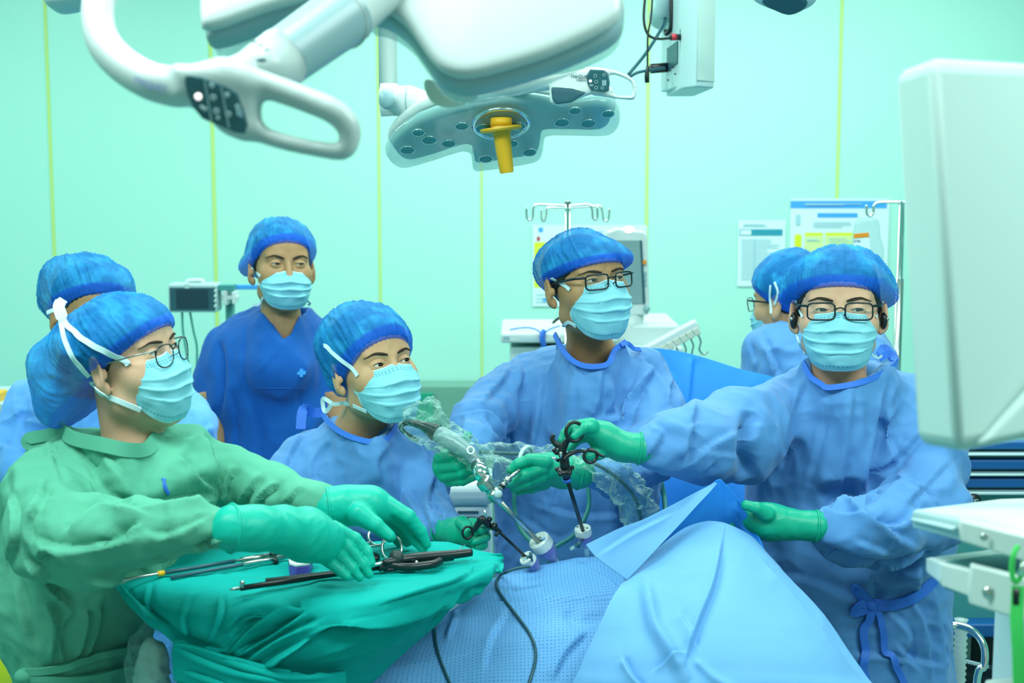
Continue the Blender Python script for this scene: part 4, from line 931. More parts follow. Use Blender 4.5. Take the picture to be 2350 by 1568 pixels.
def interp_rows(rows, nu, nv):
    """bicubic sheet through rows of (px, py, Y)"""
    R = [smooth(T3(r), 12) for r in rows]
    R = [np.stack([np.interp(np.linspace(0, 1, nu), np.linspace(0, 1, len(r)), r[:, k]) for k in range(3)], 1) for r in R]
    A = np.array(R); out = np.zeros((nv, nu, 3))
    for i in range(nu):
        c = smooth(A[:, i], 12); out[:, i] = np.stack([np.interp(np.linspace(0, 1, nv), np.linspace(0, 1, len(c)), c[:, k]) for k in range(3)], 1)
    V = out.reshape(-1, 3); F = gridF(nu, nv)
    return V, F
def orient(V, F):  # normals towards the camera side
    N = vnormals(V, F); vw = np.array([0, 0, CAMH])-V
    return F if (N*vw).sum() > 0 else F[:, ::-1].copy()
def sheet(name, rows, nu, nv, m, parent=None, fo=(), cr=(), th=.0015, uv=None):
    V, F = interp_rows(rows, nu, nv); F = orient(V, F)
    for c_ in cr: V = crumple(V, vnormals(V, F), c_[0], c_[1], c_[2], seed=len(rows)+nu % 7)
    V = folds(V, F, fo); o = mk(name, (V, F), m, parent)
    sd = o.modifiers.new('th', 'SOLIDIFY'); sd.thickness = th; sd.offset = -1
    if uv:
        l = o.data.uv_layers.new(name='uv'); g = np.zeros((len(F), 4, 2)); I_, J_ = F % nu, F//nu
        g[:, :, 0] = I_/(nu-1)*uv[0]; g[:, :, 1] = J_/(nv-1)*uv[1]; l.data.foreach_set('uv', g.astype(np.float32).ravel())
    return o, bvh((V, F))

# ------------------------------------------------------------------ teal draped instrument stand in front
st = thing('instrument_stand', (-.25, 2.12, 0), 'metal tray stand hidden under the teal drape beside the nurse', 'stand')
mk('tray', box((-.34, 2.18, 1.238), (.38, .16, .02)), M['steel'], st, bevel=.006)
mk('pole', cyl((-.34, 2.12, .03), (-.34, 2.12, 1.23), .014), M['steel'], st)
mk('base', J([cyl((-.50, 1.98, .03), (-.18, 1.98, .03), .016), cyl((-.34, 1.80, .03), (-.34, 2.13, .03), .016)]), M['steel'], st)
zt_ = 1.262
def tz(px, py, z=zt_): q = PZ(px, py, z); return (px, py, float(q[1]))
rows = [[tz(300, 1300, 1.20), tz(440, 1272, 1.20), tz(640, 1262, 1.20), tz(820, 1256, 1.20), tz(1000, 1262, 1.20), tz(1110, 1275, 1.20)],
        [tz(264, 1296), tz(420, 1264), tz(620, 1250), tz(820, 1244), tz(1000, 1247), tz(1140, 1270)],
        [tz(252, 1306), tz(415, 1300), tz(610, 1300), tz(810, 1293), tz(985, 1285), tz(1154, 1278)],
        [tz(253, 1318), tz(400, 1345), tz(590, 1348), tz(790, 1342), tz(975, 1318), tz(1156, 1290, 1.255)],
        [(264, 1345, 2.09), (392, 1392, 2.03), (575, 1400, 2.00), (780, 1385, 1.99), (965, 1352, 2.03), (1152, 1308, 2.18)],
        [(292, 1385, 2.06), (405, 1440, 2.01), (560, 1450, 1.99), (760, 1430, 1.98), (950, 1385, 2.02), (1120, 1335, 2.18)],
        [(345, 1430, 2.04), (430, 1478, 2.01), (550, 1500, 1.99), (720, 1490, 1.98), (915, 1430, 2.03), (1075, 1370, 2.18)],
        [(395, 1468, 2.04), (450, 1520, 2.02), (550, 1545, 2.01), (690, 1545, 2.01), (880, 1490, 2.06), (1020, 1415, 2.18)],
        [(402, 1530, 2.04), (460, 1580, 2.02), (560, 1600, 2.02), (700, 1600, 2.04), (820, 1565, 2.10), (930, 1495, 2.18)],
        [(405, 1650, 2.04), (470, 1700, 2.02), (560, 1720, 2.02), (690, 1720, 2.04), (760, 1680, 2.10), (830, 1600, 2.16)]]
dr, drb = sheet('instrument_drape', rows, 260, 220, M['teal'], None,
    fo=[([(1150, 1290), (1120, 1325), (1060, 1365), (960, 1402), (860, 1432), (790, 1432), (730, 1455), (650, 1505), (600, 1530)], .022, 15), ([(1085, 1290), (1085, 1312), (1050, 1335), (960, 1362), (880, 1385)], .007, 8),
        ([(1120, 1345), (1020, 1395), (900, 1440), (800, 1480), (700, 1520)], .010, 9), ([(1060, 1385), (960, 1440), (850, 1490), (740, 1525)], .009, 9),
        ([(520, 1500), (570, 1445), (640, 1402), (690, 1395)], .020, 13), ([(545, 1500), (620, 1460), (700, 1405)], .018, 10), ([(560, 1515), (650, 1460), (730, 1425)], .014, 11), ([(600, 1520), (700, 1470), (790, 1430)], .014, 12),
        ([(256, 1322), (310, 1375), (370, 1430), (430, 1475), (510, 1495)], .010, 9), ([(345, 1340), (335, 1400), (370, 1440)], .005, 9), ([(440, 1360), (420, 1420), (430, 1470)], .006, 9), ([(510, 1365), (505, 1420), (480, 1480)], .006, 9),
        ([(650, 1385), (560, 1410), (520, 1460)], .008, 14), ([(700, 1300), (850, 1320), (1000, 1300)], .003, 12), ([(430, 1300), (520, 1320), (640, 1330)], .003, 14)],
    cr=[(.006, 5, (1, 1, 1)), (.002, 18, (1, 1, 1))], th=.004)
tagp(dr, 'teal cotton drape over the instrument stand, gathered and tied below the tray', 'drape')
V, F = interp_rows([[(400, 1476, 2.00), (470, 1492, 1.985), (560, 1520, 1.97), (640, 1540, 1.97), (705, 1552, 1.98), (790, 1540, 2.03)], [(398, 1510, 2.00), (470, 1530, 1.985), (560, 1556, 1.97), (640, 1572, 1.97), (705, 1580, 1.98), (790, 1565, 2.03)],
    [(402, 1560, 2.0), (470, 1575, 1.985), (560, 1596, 1.97), (640, 1606, 1.97), (705, 1610, 1.98), (780, 1590, 2.03)]], 90, 40)
F = orient(V, F); V = folds(V, F, [([(410, 1490), (520, 1535), (640, 1560)], .006, 7), ([(430, 1540), (520, 1570)], .005, 7), ([(520, 1515), (640, 1548), (760, 1550)], .006, 6)])
o = mk('drape_tie', (V, F), M['teal'], dr); sd = o.modifiers.new('th', 'SOLIDIFY'); sd.thickness = .008; sd.offset = 0
# plastic bag behind the drape
V, F = sphere((0, 0, 0), 1, 40, 30); c0 = P(352, 1540, 2.10)
V = c0+V*np.array([.038, .035, .085]); V = crumple(V, nrm(V-c0) if False else (V-c0)/np.linalg.norm(V-c0, axis=1, keepdims=True), .010, 22)
bag = solo('waste_bag', (V, F), M['film'], 'clear plastic bag of white gauze hanging under the left end of the teal drape', 'bag')
V, F = sphere((0, 0, 0), 1, 30, 20); V = c0+V*np.array([.026, .022, .06])-np.array([0, 0, .01]); V = crumple(V, (V-c0)/np.linalg.norm(V-c0, axis=1, keepdims=True), .012, 30)
mk('gauze', (V, F), M['whitem'], bag)

# ------------------------------------------------------------------ instruments lying on the teal drape
def on(px, py, up=.006): q = PZ(px, py, zt_+up); return q
lt = [drb]
def rest(px, py, up): return snap(px, py, lt, up, 2.1)[0]
a, b = on(228, 1340, .010), on(640, 1271, .012)
gr = thing('grasper', a, 'long steel grasper lying on the left of the teal drape, upper of the pair', 'surgical tool', 'long steel graspers')
mk('shaft', cyl(a, b, .0022), M['steel'], gr); mk('sleeve', cyl(a+(b-a)*.33, a+(b-a)*.74, .0034), M['cable'], gr); mk('collar', cyl(a+(b-a)*.31, a+(b-a)*.345, .0042), M['yellow'], gr)
mk('handle', J([cyl(a+(b-a)*.78, a+(b-a)*.96, .0042), sphere(b, .007)]), M['steel'], gr)
a, b = on(392, 1326, .006), on(662, 1276, .010)
gr = thing('grasper', a, 'shorter steel grasper lying on the teal drape under the near gloved hand', 'surgical tool', 'long steel graspers')
mk('shaft', cyl(a, b, .0030), M['cable'], gr); mk('handle', cyl(a+(b-a)*.6, b, .0038), M['steel'], gr); mk('latch', J([cyl(on(632, 1280, .010), on(633, 1292, .004), .004), box(on(628, 1272, .016), (.012, .006, .004))]), M['black'], gr)
a, b = on(527, 1354, .010), on(868, 1303, .012)
gr = thing('grasper', a, 'black insulated grasper lying along the front of the teal drape', 'surgical tool')
mk('jaw', tube([a, a+(b-a)*.03, a+(b-a)*.08], [.001, .0025, .003], 8), M['steel'], gr); mk('shaft', cyl(a+(b-a)*.07, b, .0042), M['black'], gr)
mk('flush_port', J([cyl(on(555, 1349, .014), on(556, 1340, .020), .003), sphere(on(556, 1339, .022), .004)]), M['steel'], gr)
mk('handle', tube(smooth([b, on(900, 1298, .014), on(935, 1302, .012), on(990, 1296, .012), on(1010, 1288, .012)], 5), .0065, 10), M['black'], gr)
mk('rotation_knob', lathe([(.009, -.006), (.012, -.003), (.012, .003), (.009, .006)], on(905, 1288, .016), b-a, 16), M['black'], gr)
a, b = on(610, 1333, .010), on(900, 1299, .008)
gr = thing('trocar_rod', a, 'thin dark rod lying behind the black grasper near the purple block', 'surgical tool'); mk('shaft', cyl(a, b, .0036), M['rubber'], gr)
a, b = on(880, 1292, .020), on(1082, 1268, .016)
gr = thing('scissor_instrument', a, 'black ratchet handle instrument lying at the right of the teal drape', 'surgical tool')
mk('handle', J([tube(smooth([a, on(930, 1284, .020), on(985, 1278, .018), on(1040, 1273, .016), b], 5), [.005]*4+[.008]*5+[.009]*4+[.008]*3+[.0075]*4+[.006], 12)]) if False else tube(smooth([a, on(930, 1284, .020), on(985, 1278, .018), on(1040, 1273, .016), b], 5), np.interp(np.linspace(0, 1, 21), [0, .3, .6, 1], [.005, .009, .008, .0065]), 12), M['black'], gr)
mk('shaft', cyl(a, on(850, 1300, .016), .003), M['steel'], gr)
mk('rotation_knob', lathe([(.008, -.010), (.013, -.006), (.013, .006), (.008, .010)], on(910, 1282, .022), b-a, 10), M['rubber'], gr)
mk('lever', tube(smooth([on(915, 1290, .012), on(960, 1292, .012), on(1000, 1286, .010), on(1040, 1281, .010)], 5), .0045, 8), M['rubber'], gr)
mk('ring', ring(on(895, 1297, .012), (0, -.3, 1), .014, .0035), M['black'], gr)
mk('port', J([cyl(on(922, 1296, .012), on(928, 1305, .006), .003), cyl(on(955, 1290, .018), on(960, 1298, .01), .0025)]), M['steel'], gr)
# purple and white block
pb = thing('needle_counter', on(690, 1320), 'small white topped purple block on the teal drape by the fingertips', 'block')
V, F = prism([on(*q, 0) for q in ((665, 1322), (662, 1308), (680, 1300), (714, 1302), (718, 1312), (710, 1322), (680, 1326))], (0, 0, .016)); mk('body', (V, F), M['purples'], pb, smooth=False, bevel=.001)
V, F = prism([on(*q, 0)+np.array([0, 0, .0165]) for q in ((665, 1322), (662, 1308), (680, 1300), (714, 1302), (718, 1312), (710, 1322), (680, 1326))], (0, 0, .004)); mk('lid', (V, F), M['white'], pb, smooth=False, bevel=.001)
# ring-handled clamp between the two hands
cl = thing('ring_clamp', on(880, 1262), 'steel ring handled clamp under the far gloved hand on the teal drape', 'surgical tool')
c1, c2 = on(866, 1232, .012), on(899, 1258, .014)
mk('ring_handle', ring(c1, (.2, -.8, .5), .015, .0022), M['steel'], cl); mk('ring_handle', ring(c2, (.1, -.8, .5), .016, .0022, ell=1.3), M['steel'], cl)
mk('shank', J([tube([c1+np.array([-.010, 0, -.008]), on(842, 1248, .008), on(800, 1262, .006)], .0022, 8), tube([c2+np.array([-.014, 0, .004]), on(846, 1255, .008), on(800, 1266, .006)], .0022, 8)]), M['steel'], cl)
mk('thumb_knob', lathe([(.006, -.004), (.010, 0), (.007, .006)], on(859, 1281, .008), (0.3, -.2, 1), 14), M['black'], cl)
solo('suture_thread', tube(smooth([on(1040, 1270, .016), on(1055, 1262, .02), on(1062, 1254, .02), on(1068, 1250, .012)], 6), .0008, 6), M['steel'], 'fine curled thread end at the right of the teal drape', 'thread')

# ------------------------------------------------------------------ patient drapes
def dots(m):
    nt = m.node_tree; N = nt.nodes; L = nt.links; uvn = N.new('ShaderNodeUVMap'); b_ = N['Principled BSDF']
    vo = N.new('ShaderNodeTexVoronoi'); vo.inputs['Scale'].default_value = 1; vo.inputs['Randomness'].default_value = 0.12; L.new(uvn.outputs[0], vo.inputs['Vector'])
    mt = N.new('ShaderNodeMath'); mt.operation = 'LESS_THAN'; mt.inputs[1].default_value = .19; L.new(vo.outputs['Distance'], mt.inputs[0])
    mx = N.new('ShaderNodeMixRGB'); mx.inputs[1].default_value = b_.inputs['Base Color'].default_value; mx.inputs[2].default_value = (0.012, 0.22, 0.50, 1)
    L.new(mt.outputs[0], mx.inputs[0]); L.new(mx.outputs[0], b_.inputs['Base Color'])
M['perf'] = mat('perforated_drape', (0.14, 0.40, 0.76), 0.6, bump=[('n', 40, 0.2, 0.003)], spec=0.3); dots(M['perf'])
rows = [[(900, 1470, 2.5), (1030, 1450, 2.6), (1120, 1400, 2.62), (1250, 1360, 2.64), (1370, 1340, 2.64), (1500, 1320, 2.64), (1620, 1310, 2.64)],
        [(880, 1440, 2.38), (1040, 1392, 2.46), (1110, 1333, 2.50), (1250, 1291, 2.52), (1370, 1272, 2.53), (1500, 1258, 2.54), (1620, 1252, 2.54)],
        [(850, 1470, 2.30), (1010, 1425, 2.38), (1110, 1365, 2.42), (1250, 1330, 2.44), (1375, 1318, 2.45), (1500, 1310, 2.45), (1620, 1305, 2.45)],
        [(820, 1500, 2.24), (990, 1450, 2.30), (1120, 1420, 2.34), (1260, 1395, 2.34), (1390, 1385, 2.35), (1500, 1380, 2.35), (1620, 1380, 2.35)],
        [(790, 1560, 2.20), (960, 1530, 2.22), (1120, 1500, 2.24), (1260, 1490, 2.24), (1400, 1485, 2.24), (1500, 1480, 2.24), (1620, 1480, 2.24)],
        [(760, 1640, 2.17), (950, 1630, 2.17), (1120, 1620, 2.17), (1260, 1620, 2.17), (1400, 1620, 2.17), (1500, 1620, 2.17), (1620, 1620, 2.17)],
        [(740, 1900, 2.13), (940, 1900, 2.13), (1120, 1900, 2.13), (1260, 1900, 2.13), (1400, 1900, 2.13), (1500, 1900, 2.13), (1620, 1900, 2.13)]]
pd_, pdb = sheet('patient_drape', rows, 240, 200, M['perf'], None,
    fo=[([(1230, 1368), (1300, 1374), (1400, 1374), (1450, 1372)], .007, 7), ([(1040, 1395), (1110, 1385), (1200, 1380)], .004, 8), ([(1050, 1400), (1040, 1430), (1025, 1470)], .006, 7, 'r'), ([(1300, 1400), (1330, 1430), (1420, 1400)], .005, 16, 'v'),
        ([(1170, 1400), (1130, 1460), (1110, 1540)], .004, 18), ([(1350, 1450), (1300, 1500), (1270, 1560)], .005, 20), ([(1150, 1330), (1160, 1345), (1180, 1360)], .003, 10), ([(1330, 1290), (1400, 1330), (1440, 1370)], .006, 14)],
    cr=[(.006, 4, (1, 1, 1)), (.0012, 20, (1, 1, 1))], uv=(95, 84))
tagp(pd_, 'light blue dotted drape covering the patient below the white capped ports', 'drape')
rows = [[(1440, 1332, 2.27), (1510, 1262, 2.32), (1580, 1212, 2.35), (1650, 1202, 2.36), (1715, 1230, 2.36), (1757, 1268, 2.36)],
        [(1425, 1350, 2.22), (1500, 1300, 2.26), (1580, 1262, 2.28), (1670, 1265, 2.28), (1760, 1290, 2.30), (1805, 1318, 2.33)],
        [(1400, 1385, 2.18), (1490, 1370, 2.19), (1590, 1360, 2.19), (1700, 1360, 2.20), (1810, 1375, 2.24), (1872, 1392, 2.30)],
        [(1375, 1440, 2.15), (1480, 1440, 2.14), (1590, 1440, 2.13), (1720, 1440, 2.14), (1850, 1450, 2.18), (1928, 1462, 2.27)],
        [(1335, 1530, 2.12), (1460, 1530, 2.09), (1590, 1530, 2.08), (1730, 1530, 2.08), (1890, 1540, 2.12), (1990, 1550, 2.22)],
        [(1300, 1640, 2.10), (1440, 1640, 2.06), (1590, 1640, 2.04), (1740, 1640, 2.04), (1930, 1640, 2.08), (2050, 1640, 2.18)],
        [(1270, 2000, 2.06), (1420, 2000, 2.02), (1590, 2000, 2.0), (1740, 2000, 2.0), (1990, 2000, 2.04), (2200, 2000, 2.14)]]
td, tdb = sheet('leg_drape', rows, 240, 200, M['drape'], None,
    fo=[([(1660, 1235), (1640, 1340), (1600, 1440), (1575, 1520)], .010, 16), ([(1480, 1330), (1500, 1430), (1540, 1500), (1580, 1568)], .012, 18, 'r'), ([(1430, 1510), (1450, 1550), (1480, 1580)], .008, 9), ([(1500, 1540), (1540, 1510), (1570, 1500)], .005, 8),
        ([(1590, 1510), (1640, 1560), (1720, 1600)], .005, 10, 'r'), ([(1755, 1290), (1850, 1400), (1960, 1540)], .006, 14), ([(1560, 1400), (1600, 1480)], .004, 16)],
    cr=[(.008, 3, (1, 1, 1)), (.0012, 14, (1, 1, 1))])
tagp(td, 'plain light blue drape raised to a peak in front of the right surgeon', 'drape')
sheet('folded_flap', [[(1345, 1250, 2.24), (1420, 1214, 2.27), (1480, 1191, 2.29), (1560, 1150, 2.32), (1638, 1108, 2.36)], [(1372, 1282, 2.235), (1430, 1255, 2.26), (1485, 1230, 2.28), (1560, 1172, 2.315), (1641, 1108, 2.355)],
    [(1440, 1331, 2.235), (1470, 1300, 2.25), (1512, 1255, 2.27), (1575, 1188, 2.31), (1645, 1109, 2.35)]], 90, 50, M['drape'], td, fo=[([(1380, 1270), (1450, 1225), (1540, 1180)], .003, 12)], cr=[(.003, 8, (1, 1, 1))])
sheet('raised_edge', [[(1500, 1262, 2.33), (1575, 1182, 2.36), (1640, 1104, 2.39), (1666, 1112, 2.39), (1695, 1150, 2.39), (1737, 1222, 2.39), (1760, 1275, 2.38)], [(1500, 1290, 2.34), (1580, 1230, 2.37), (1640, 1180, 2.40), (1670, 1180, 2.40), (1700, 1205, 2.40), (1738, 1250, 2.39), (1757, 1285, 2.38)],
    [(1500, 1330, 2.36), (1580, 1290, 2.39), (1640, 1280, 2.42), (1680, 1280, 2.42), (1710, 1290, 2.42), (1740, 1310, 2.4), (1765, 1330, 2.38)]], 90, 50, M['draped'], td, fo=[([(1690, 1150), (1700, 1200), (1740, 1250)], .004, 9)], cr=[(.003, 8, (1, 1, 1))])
# patient table under the drapes
tb = thing('operating_table', P(1400, 1568, 2.35)*np.array([1, 1, 0]), 'operating table hidden under the patient drapes', 'table')
mk('table_top', box((.38, 2.29, .90), (1.05, .30, .08)), M['black'], tb, bevel=.02); mk('column', box((.38, 2.29, .45), (.26, .22, .86)), M['steel'], tb, bevel=.02); mk('base', box((.38, 2.29, .04), (.7, .30, .08)), M['steel'], tb, bevel=.02)
# blue screen drape behind the surgeons
sc_, _ = sheet('screen_drape', [[(1420, 800, 3.22), (1490, 806, 3.25), (1560, 814, 3.27), (1640, 835, 3.28), (1712, 858, 3.28), (1800, 880, 3.28)], [(1420, 900, 3.19), (1490, 900, 3.22), (1560, 905, 3.23), (1640, 920, 3.24), (1712, 930, 3.25), (1800, 940, 3.25)],
    [(1420, 1050, 3.15), (1490, 1050, 3.18), (1560, 1050, 3.18), (1640, 1055, 3.19), (1712, 1060, 3.2), (1800, 1060, 3.2)], [(1420, 1300, 3.1), (1490, 1300, 3.1), (1560, 1300, 3.1), (1640, 1300, 3.12), (1712, 1300, 3.12), (1800, 1300, 3.12)],
    [(1420, 1900, 3.0), (1490, 1900, 3.0), (1560, 1900, 3.0), (1640, 1900, 3.0), (1712, 1900, 3.0), (1800, 1900, 3.0)]], 90, 120, M['draped'], None,
    fo=[([(1600, 830), (1595, 880), (1590, 940)], .006, 12), ([(1470, 830), (1550, 870), (1570, 940)], .006, 16), ([(1650, 1100), (1655, 1180)], .008, 10)], cr=[(.012, 4, (1, 1, .4))])
tagp(sc_, 'deep blue screen drape hanging between the two surgeons', 'drape')
sc_.location.y += .06
sp = thing('drape_frame', P(1560, 1900, 3.3)*np.array([1, 1, 0]), 'metal frame carrying the deep blue screen drape', 'frame')
mk('bar', tube(smooth(T3([(1420, 804, 3.245), (1490, 812, 3.275), (1560, 820, 3.295), (1640, 841, 3.305), (1712, 864, 3.305), (1800, 886, 3.305)]), 5), .006, 10), M['steel'], sp)
q = P(1800, 886, 3.305); mk('post', cyl((q[0], q[1], 0), q, .008), M['steel'], sp); q = P(1420, 804, 3.245); mk('post', cyl((q[0], q[1], 0), q, .008), M['steel'], sp)

sp.location.y += .075
# ------------------------------------------------------------------ ports, scope, graspers
def port(px, py, Y, dirn, r, label, group='white capped ports in the drape', tap=None):
    c = P(px, py, Y); d = nrm(dirn); R = r*Y/FPX; t = thing('trocar_port', c, label, 'port', group)
    mk('cap', lathe([(R*.30, R*.10), (R*.34, R*.45), (R*.80, R*.50), (R*.96, R*.38), (R, R*.1), (R, -R*.45), (R*.9, -R*.55)], c, -d, 36), M['white'], t, angle=35)
    for a_ in (0, PI):
        B = fr(-d); q = c+B @ np.array([math.cos(a_)*R*.62, math.sin(a_)*R*.62, R*.51]); mk('slot', sphere(q, (R*.16, R*.10, R*.08)), M['cable'], t)
    mk('housing', lathe([(R*.86, R*.5), (R*.90, R*.8), (R*.82, R*1.3), (R*.55, R*1.8), (R*.36, R*2.1), (R*.34, R*2.3)], c, d, 28), M['purple'], t)
    mk('valve', lathe([(R*.5, R*.6), (R*.55, R*1.0), (R*.3, R*1.6)], c, d, 20), M['purples'], t)
    mk('cannula', cyl(c+d*R*1.9, c+d*R*3.4, R*.30), M['clear'], t)
    if tap:
        q = P(*tap); mk('stopcock', J([cyl(c+d*R*1.1, q, R*.13), cyl(q-np.array([0, 0, R*.35]), q+np.array([0, 0, R*.35]), R*.22), cyl(q, q+np.array([-R*.6, -.004, -R*.25]), R*.14)]), M['cable'], t)
        mk('luer', cyl(q+np.array([-R*.5, -.004, -R*.2]), q+np.array([-R*1.0, -.006, -R*.5]), R*.2), M['clear'], t)
    return t, c, d
d1 = P(1285, 1300, 2.526)-P(1240, 1243, 2.50)
t1, c1, d1 = port(1241, 1246, 2.50, d1, 27, 'largest white capped port with a blue dot, holding the steel scope')
B = fr(-d1); q = snap(1248, 1237, [bvh(lathe([(.0001, .011), (.0205, .0105), (.0207, -.009)], c1, -d1, 36))], .0006, 2.5)
mk('cap_mark', lathe([(.0001, 0), (.0036, 0), (.0036, .0006), (.0001, .0006)], q[0], q[1], 20), M['pblue'], t1); mk('cap_mark', ring(q[0]+q[1]*.0007, q[1], .0020, .0004, 16, 6), M['white'], t1)
port(1211, 1284, 2.47, P(1243, 1310, 2.49)-P(1205, 1276, 2.47), 19, 'lowest white capped port, left of the one holding the scope', tap=(1218, 1275, 2.43))
t3, c3, d3 = port(1338, 1219, 2.50, P(1346, 1262, 2.505)-P(1337, 1213, 2.49), 20, 'rightmost white capped port holding the black grasper shaft', tap=(1328, 1250, 2.47))
V, F = text_mesh('VERSA', .0055, c3+np.array([-.013, -.0155, -.010]), (1, -.1, -.12), (0, .1, 1)); mk('cap_lettering', (V, F), M['black'], t3, smooth=False)
# laparoscope and camera
lp = thing('laparoscope', P(1140, 1135, 2.44), 'steel laparoscope with grey camera head held by the middle surgeon', 'camera')
a, b = P(1147, 1152, 2.43), P(1239, 1246, 2.49)
mk('shaft', cyl(a-(b-a)*.12, b, px2r(6.5, 2.45)), M['steel'], lp)
q0, q1 = P(1108, 1103, 2.42), P(1147, 1152, 2.43)
mk('eyepiece', lathe([(.0135, 0), (.0140, .004), (.0140, .014), (.0095, .018), (.0095, .024), (.0125, .027), (.0130, .040), (.0085, .047), (.0052, .052)], q0, q1-q0, 30), M['steel'], lp, angle=35)
mk('emblem', lathe([(.0001, 0), (.0075, 0), (.0075, .001), (.0001, .001)], P(1143, 1134, 2.415), (0.1, -1, .2), 20), M['lgrey'], lp)
mk('light_post', J([cyl(P(1144, 1126, 2.425), P(1162, 1106, 2.43), .0048), cyl(P(1160, 1108, 2.43), P(1168, 1098, 2.435), .0066), cyl(P(1166, 1100, 2.435), P(1192, 1080, 2.45), .0036)]), M['steel'], lp)
mk('light_collar', cyl(P(1150, 1119, 2.425), P(1154, 1115, 2.427), .0062), M['black'], lp)
mk('camera_head', tube(T3([(998, 992, 2.52), (1010, 998, 2.515), (1045, 1018, 2.50), (1080, 1042, 2.485), (1098, 1070, 2.47)]), [px2r(x, 2.5) for x in (15, 21, 22, 17, 12)], 24), M['camh'], lp)
mk('coupler', tube(T3([(1096, 1066, 2.465), (1103, 1082, 2.45), (1110, 1098, 2.43)]), [.013, .014, .012], 24), M['chrome'], lp)
mk('strain_relief', tube(smooth(T3([(1002, 994, 2.52), (985, 984, 2.525), (960, 974, 2.53), (935, 970, 2.535), (920, 978, 2.54), (928, 992, 2.545), (960, 1012, 2.55)]), 5), np.interp(np.linspace(0, 1, 31), [0, .12, .3, .5, 1], [.017, .014, .008, .0055, .0035]), 12), M['black'], lp)
mk('camera_button', ring(P(1080, 1034, 2.465), (.3, -.9, .4), .006, .002), M['white'], lp)
mk('camera_cable', tube(smooth(T3([(1100, 1036, 2.56), (1140, 1040, 2.56), (1220, 1042, 2.57), (1290, 1045, 2.56), (1360, 1062, 2.51), (1420, 1100, 2.50), (1460, 1150, 2.52), (1475, 1230, 2.56), (1480, 1330, 2.6)]), 5), px2r(4.5, 2.57), 10), M['cable'], lp)
# plastic sleeve
def film(name, polyg, px, py, Y, n, t, chn, lab=None, parent=None):
    pl = Plane(px, py, Y, n); q = np.array([pl.uv(a_, b_) for a_, b_ in polyg]); lo = q.min(0)-.02; hi = q.max(0)+.02; h = .003
    V, F = slabmesh(q, pl.o, pl.ex, pl.ey, t, t*.95, h)
    N = vnormals(V, F); V = crumple(V, N, .013, 26, seed=3); V = crumple(V, vnormals(V, F), .006, 60, seed=5)
    return mk(name, (V, F), M['film'], parent)
sl = thing('plastic_sleeve', P(1000, 960, 2.5), 'clear crinkled plastic sleeve over the camera head and its cable', 'sleeve')
film('sleeve_mouth', [(918, 975), (938, 945), (985, 915), (1000, 917), (1035, 962), (1075, 995), (1130, 1035), (1178, 1062), (1192, 1085), (1150, 1112), (1118, 1118), (1088, 1075), (1040, 1045), (1000, 1040), (962, 1012), (932, 992)], 1040, 1010, 2.51, (-.1, -.95, .3), .030, None, None, sl)
chn = [(1120, 1040, 2.56, 15), (1200, 1042, 2.57, 12), (1270, 1040, 2.56, 17), (1340, 1055, 2.51, 24), (1400, 1082, 2.49, 30), (1445, 1125, 2.50, 32), (1468, 1180, 2.53, 32), (1465, 1240, 2.56, 20)]
pts = np.array([P(a_, b_, y_) for a_, b_, y_, r_ in chn]); lo = pts.min(0)-.04; hi = pts.max(0)+.04
V, F = surf(lambda X, Y, Z: chain(X, Y, Z, chn, .02), ax(lo[0], hi[0], .004), ax(lo[1], hi[1], .004), ax(lo[2], hi[2], .004))
V = crumple(V, vnormals(V, F), .016, 22, (1, 1, 1), 2); V = crumple(V, vnormals(V, F), .006, 55, (1, 1, 1), 4); mk('sleeve_tail', (V, F), M['film'], sl)
# grasper in the right surgeon's hand
g = thing('laparoscopic_grasper', P(1300, 1060, 2.33), 'black ring handled grasper held in the outstretched gloved hand', 'surgical tool')
mk('shaft', cyl(P(1302, 1102, 2.35), P(1338, 1219, 2.49), px2r(4.8, 2.4)), M['black'], g)
mk('hub', tube(T3([(1294, 1048, 2.33), (1296, 1068, 2.335), (1299, 1084, 2.34), (1301, 1100, 2.35)]), [px2r(x, 2.33) for x in (11, 12, 9, 10)], 20), M['black'], g)
mk('blue_ring', cyl(P(1300, 1098, 2.348), P(1301.5, 1104, 2.35), px2r(10.5, 2.35)), M['trim'], g)
c = P(1296, 1079, 2.335); dd = P(1302, 1102, 2.35)-P(1294, 1048, 2.33)
mk('rotation_wheel', lathe([(.008, -.004), (.0125, -.003), (.0135, 0), (.0125, .003), (.008, .004)], c, dd, 10), M['black'], g)
for a_ in np.linspace(0, 2*PI, 5, endpoint=False):
    B = fr(dd); mk('wheel_lobe', sphere(c+B @ np.array([math.cos(a_)*.013, math.sin(a_)*.013, 0]), .0042, 12, 8), M['black'], g)
mk('upper_ring', ring(P(1318, 991, 2.325), (.35, -.93, .1), px2r(21, 2.33), px2r(4.6, 2.33), ell=1.05), M['black'], g)
mk('upper_arm', tube(smooth(T3([(1306, 1006, 2.325), (1296, 1020, 2.33), (1290, 1036, 2.33), (1295, 1054, 2.33)]), 5), [px2r(x, 2.33) for x in np.interp(np.linspace(0, 1, 16), [0, .4, .7, 1], [8, 14, 15, 12])], 14, ell=.6), M['black'], g)
mk('finger_rest', tube(smooth(T3([(1272, 998, 2.33), (1267, 1006, 2.33), (1272, 1016, 2.33), (1281, 1022, 2.33), (1292, 1024, 2.33)]), 5), [px2r(x, 2.33) for x in np.linspace(4.5, 8, 21)], 12), M['black'], g)
mk('ratchet', J([tube(T3([(1278, 1030, 2.33), (1270, 1034, 2.33), (1276, 1040, 2.33), (1292, 1042, 2.33)]), px2r(5, 2.33), 8)]), M['black'], g)
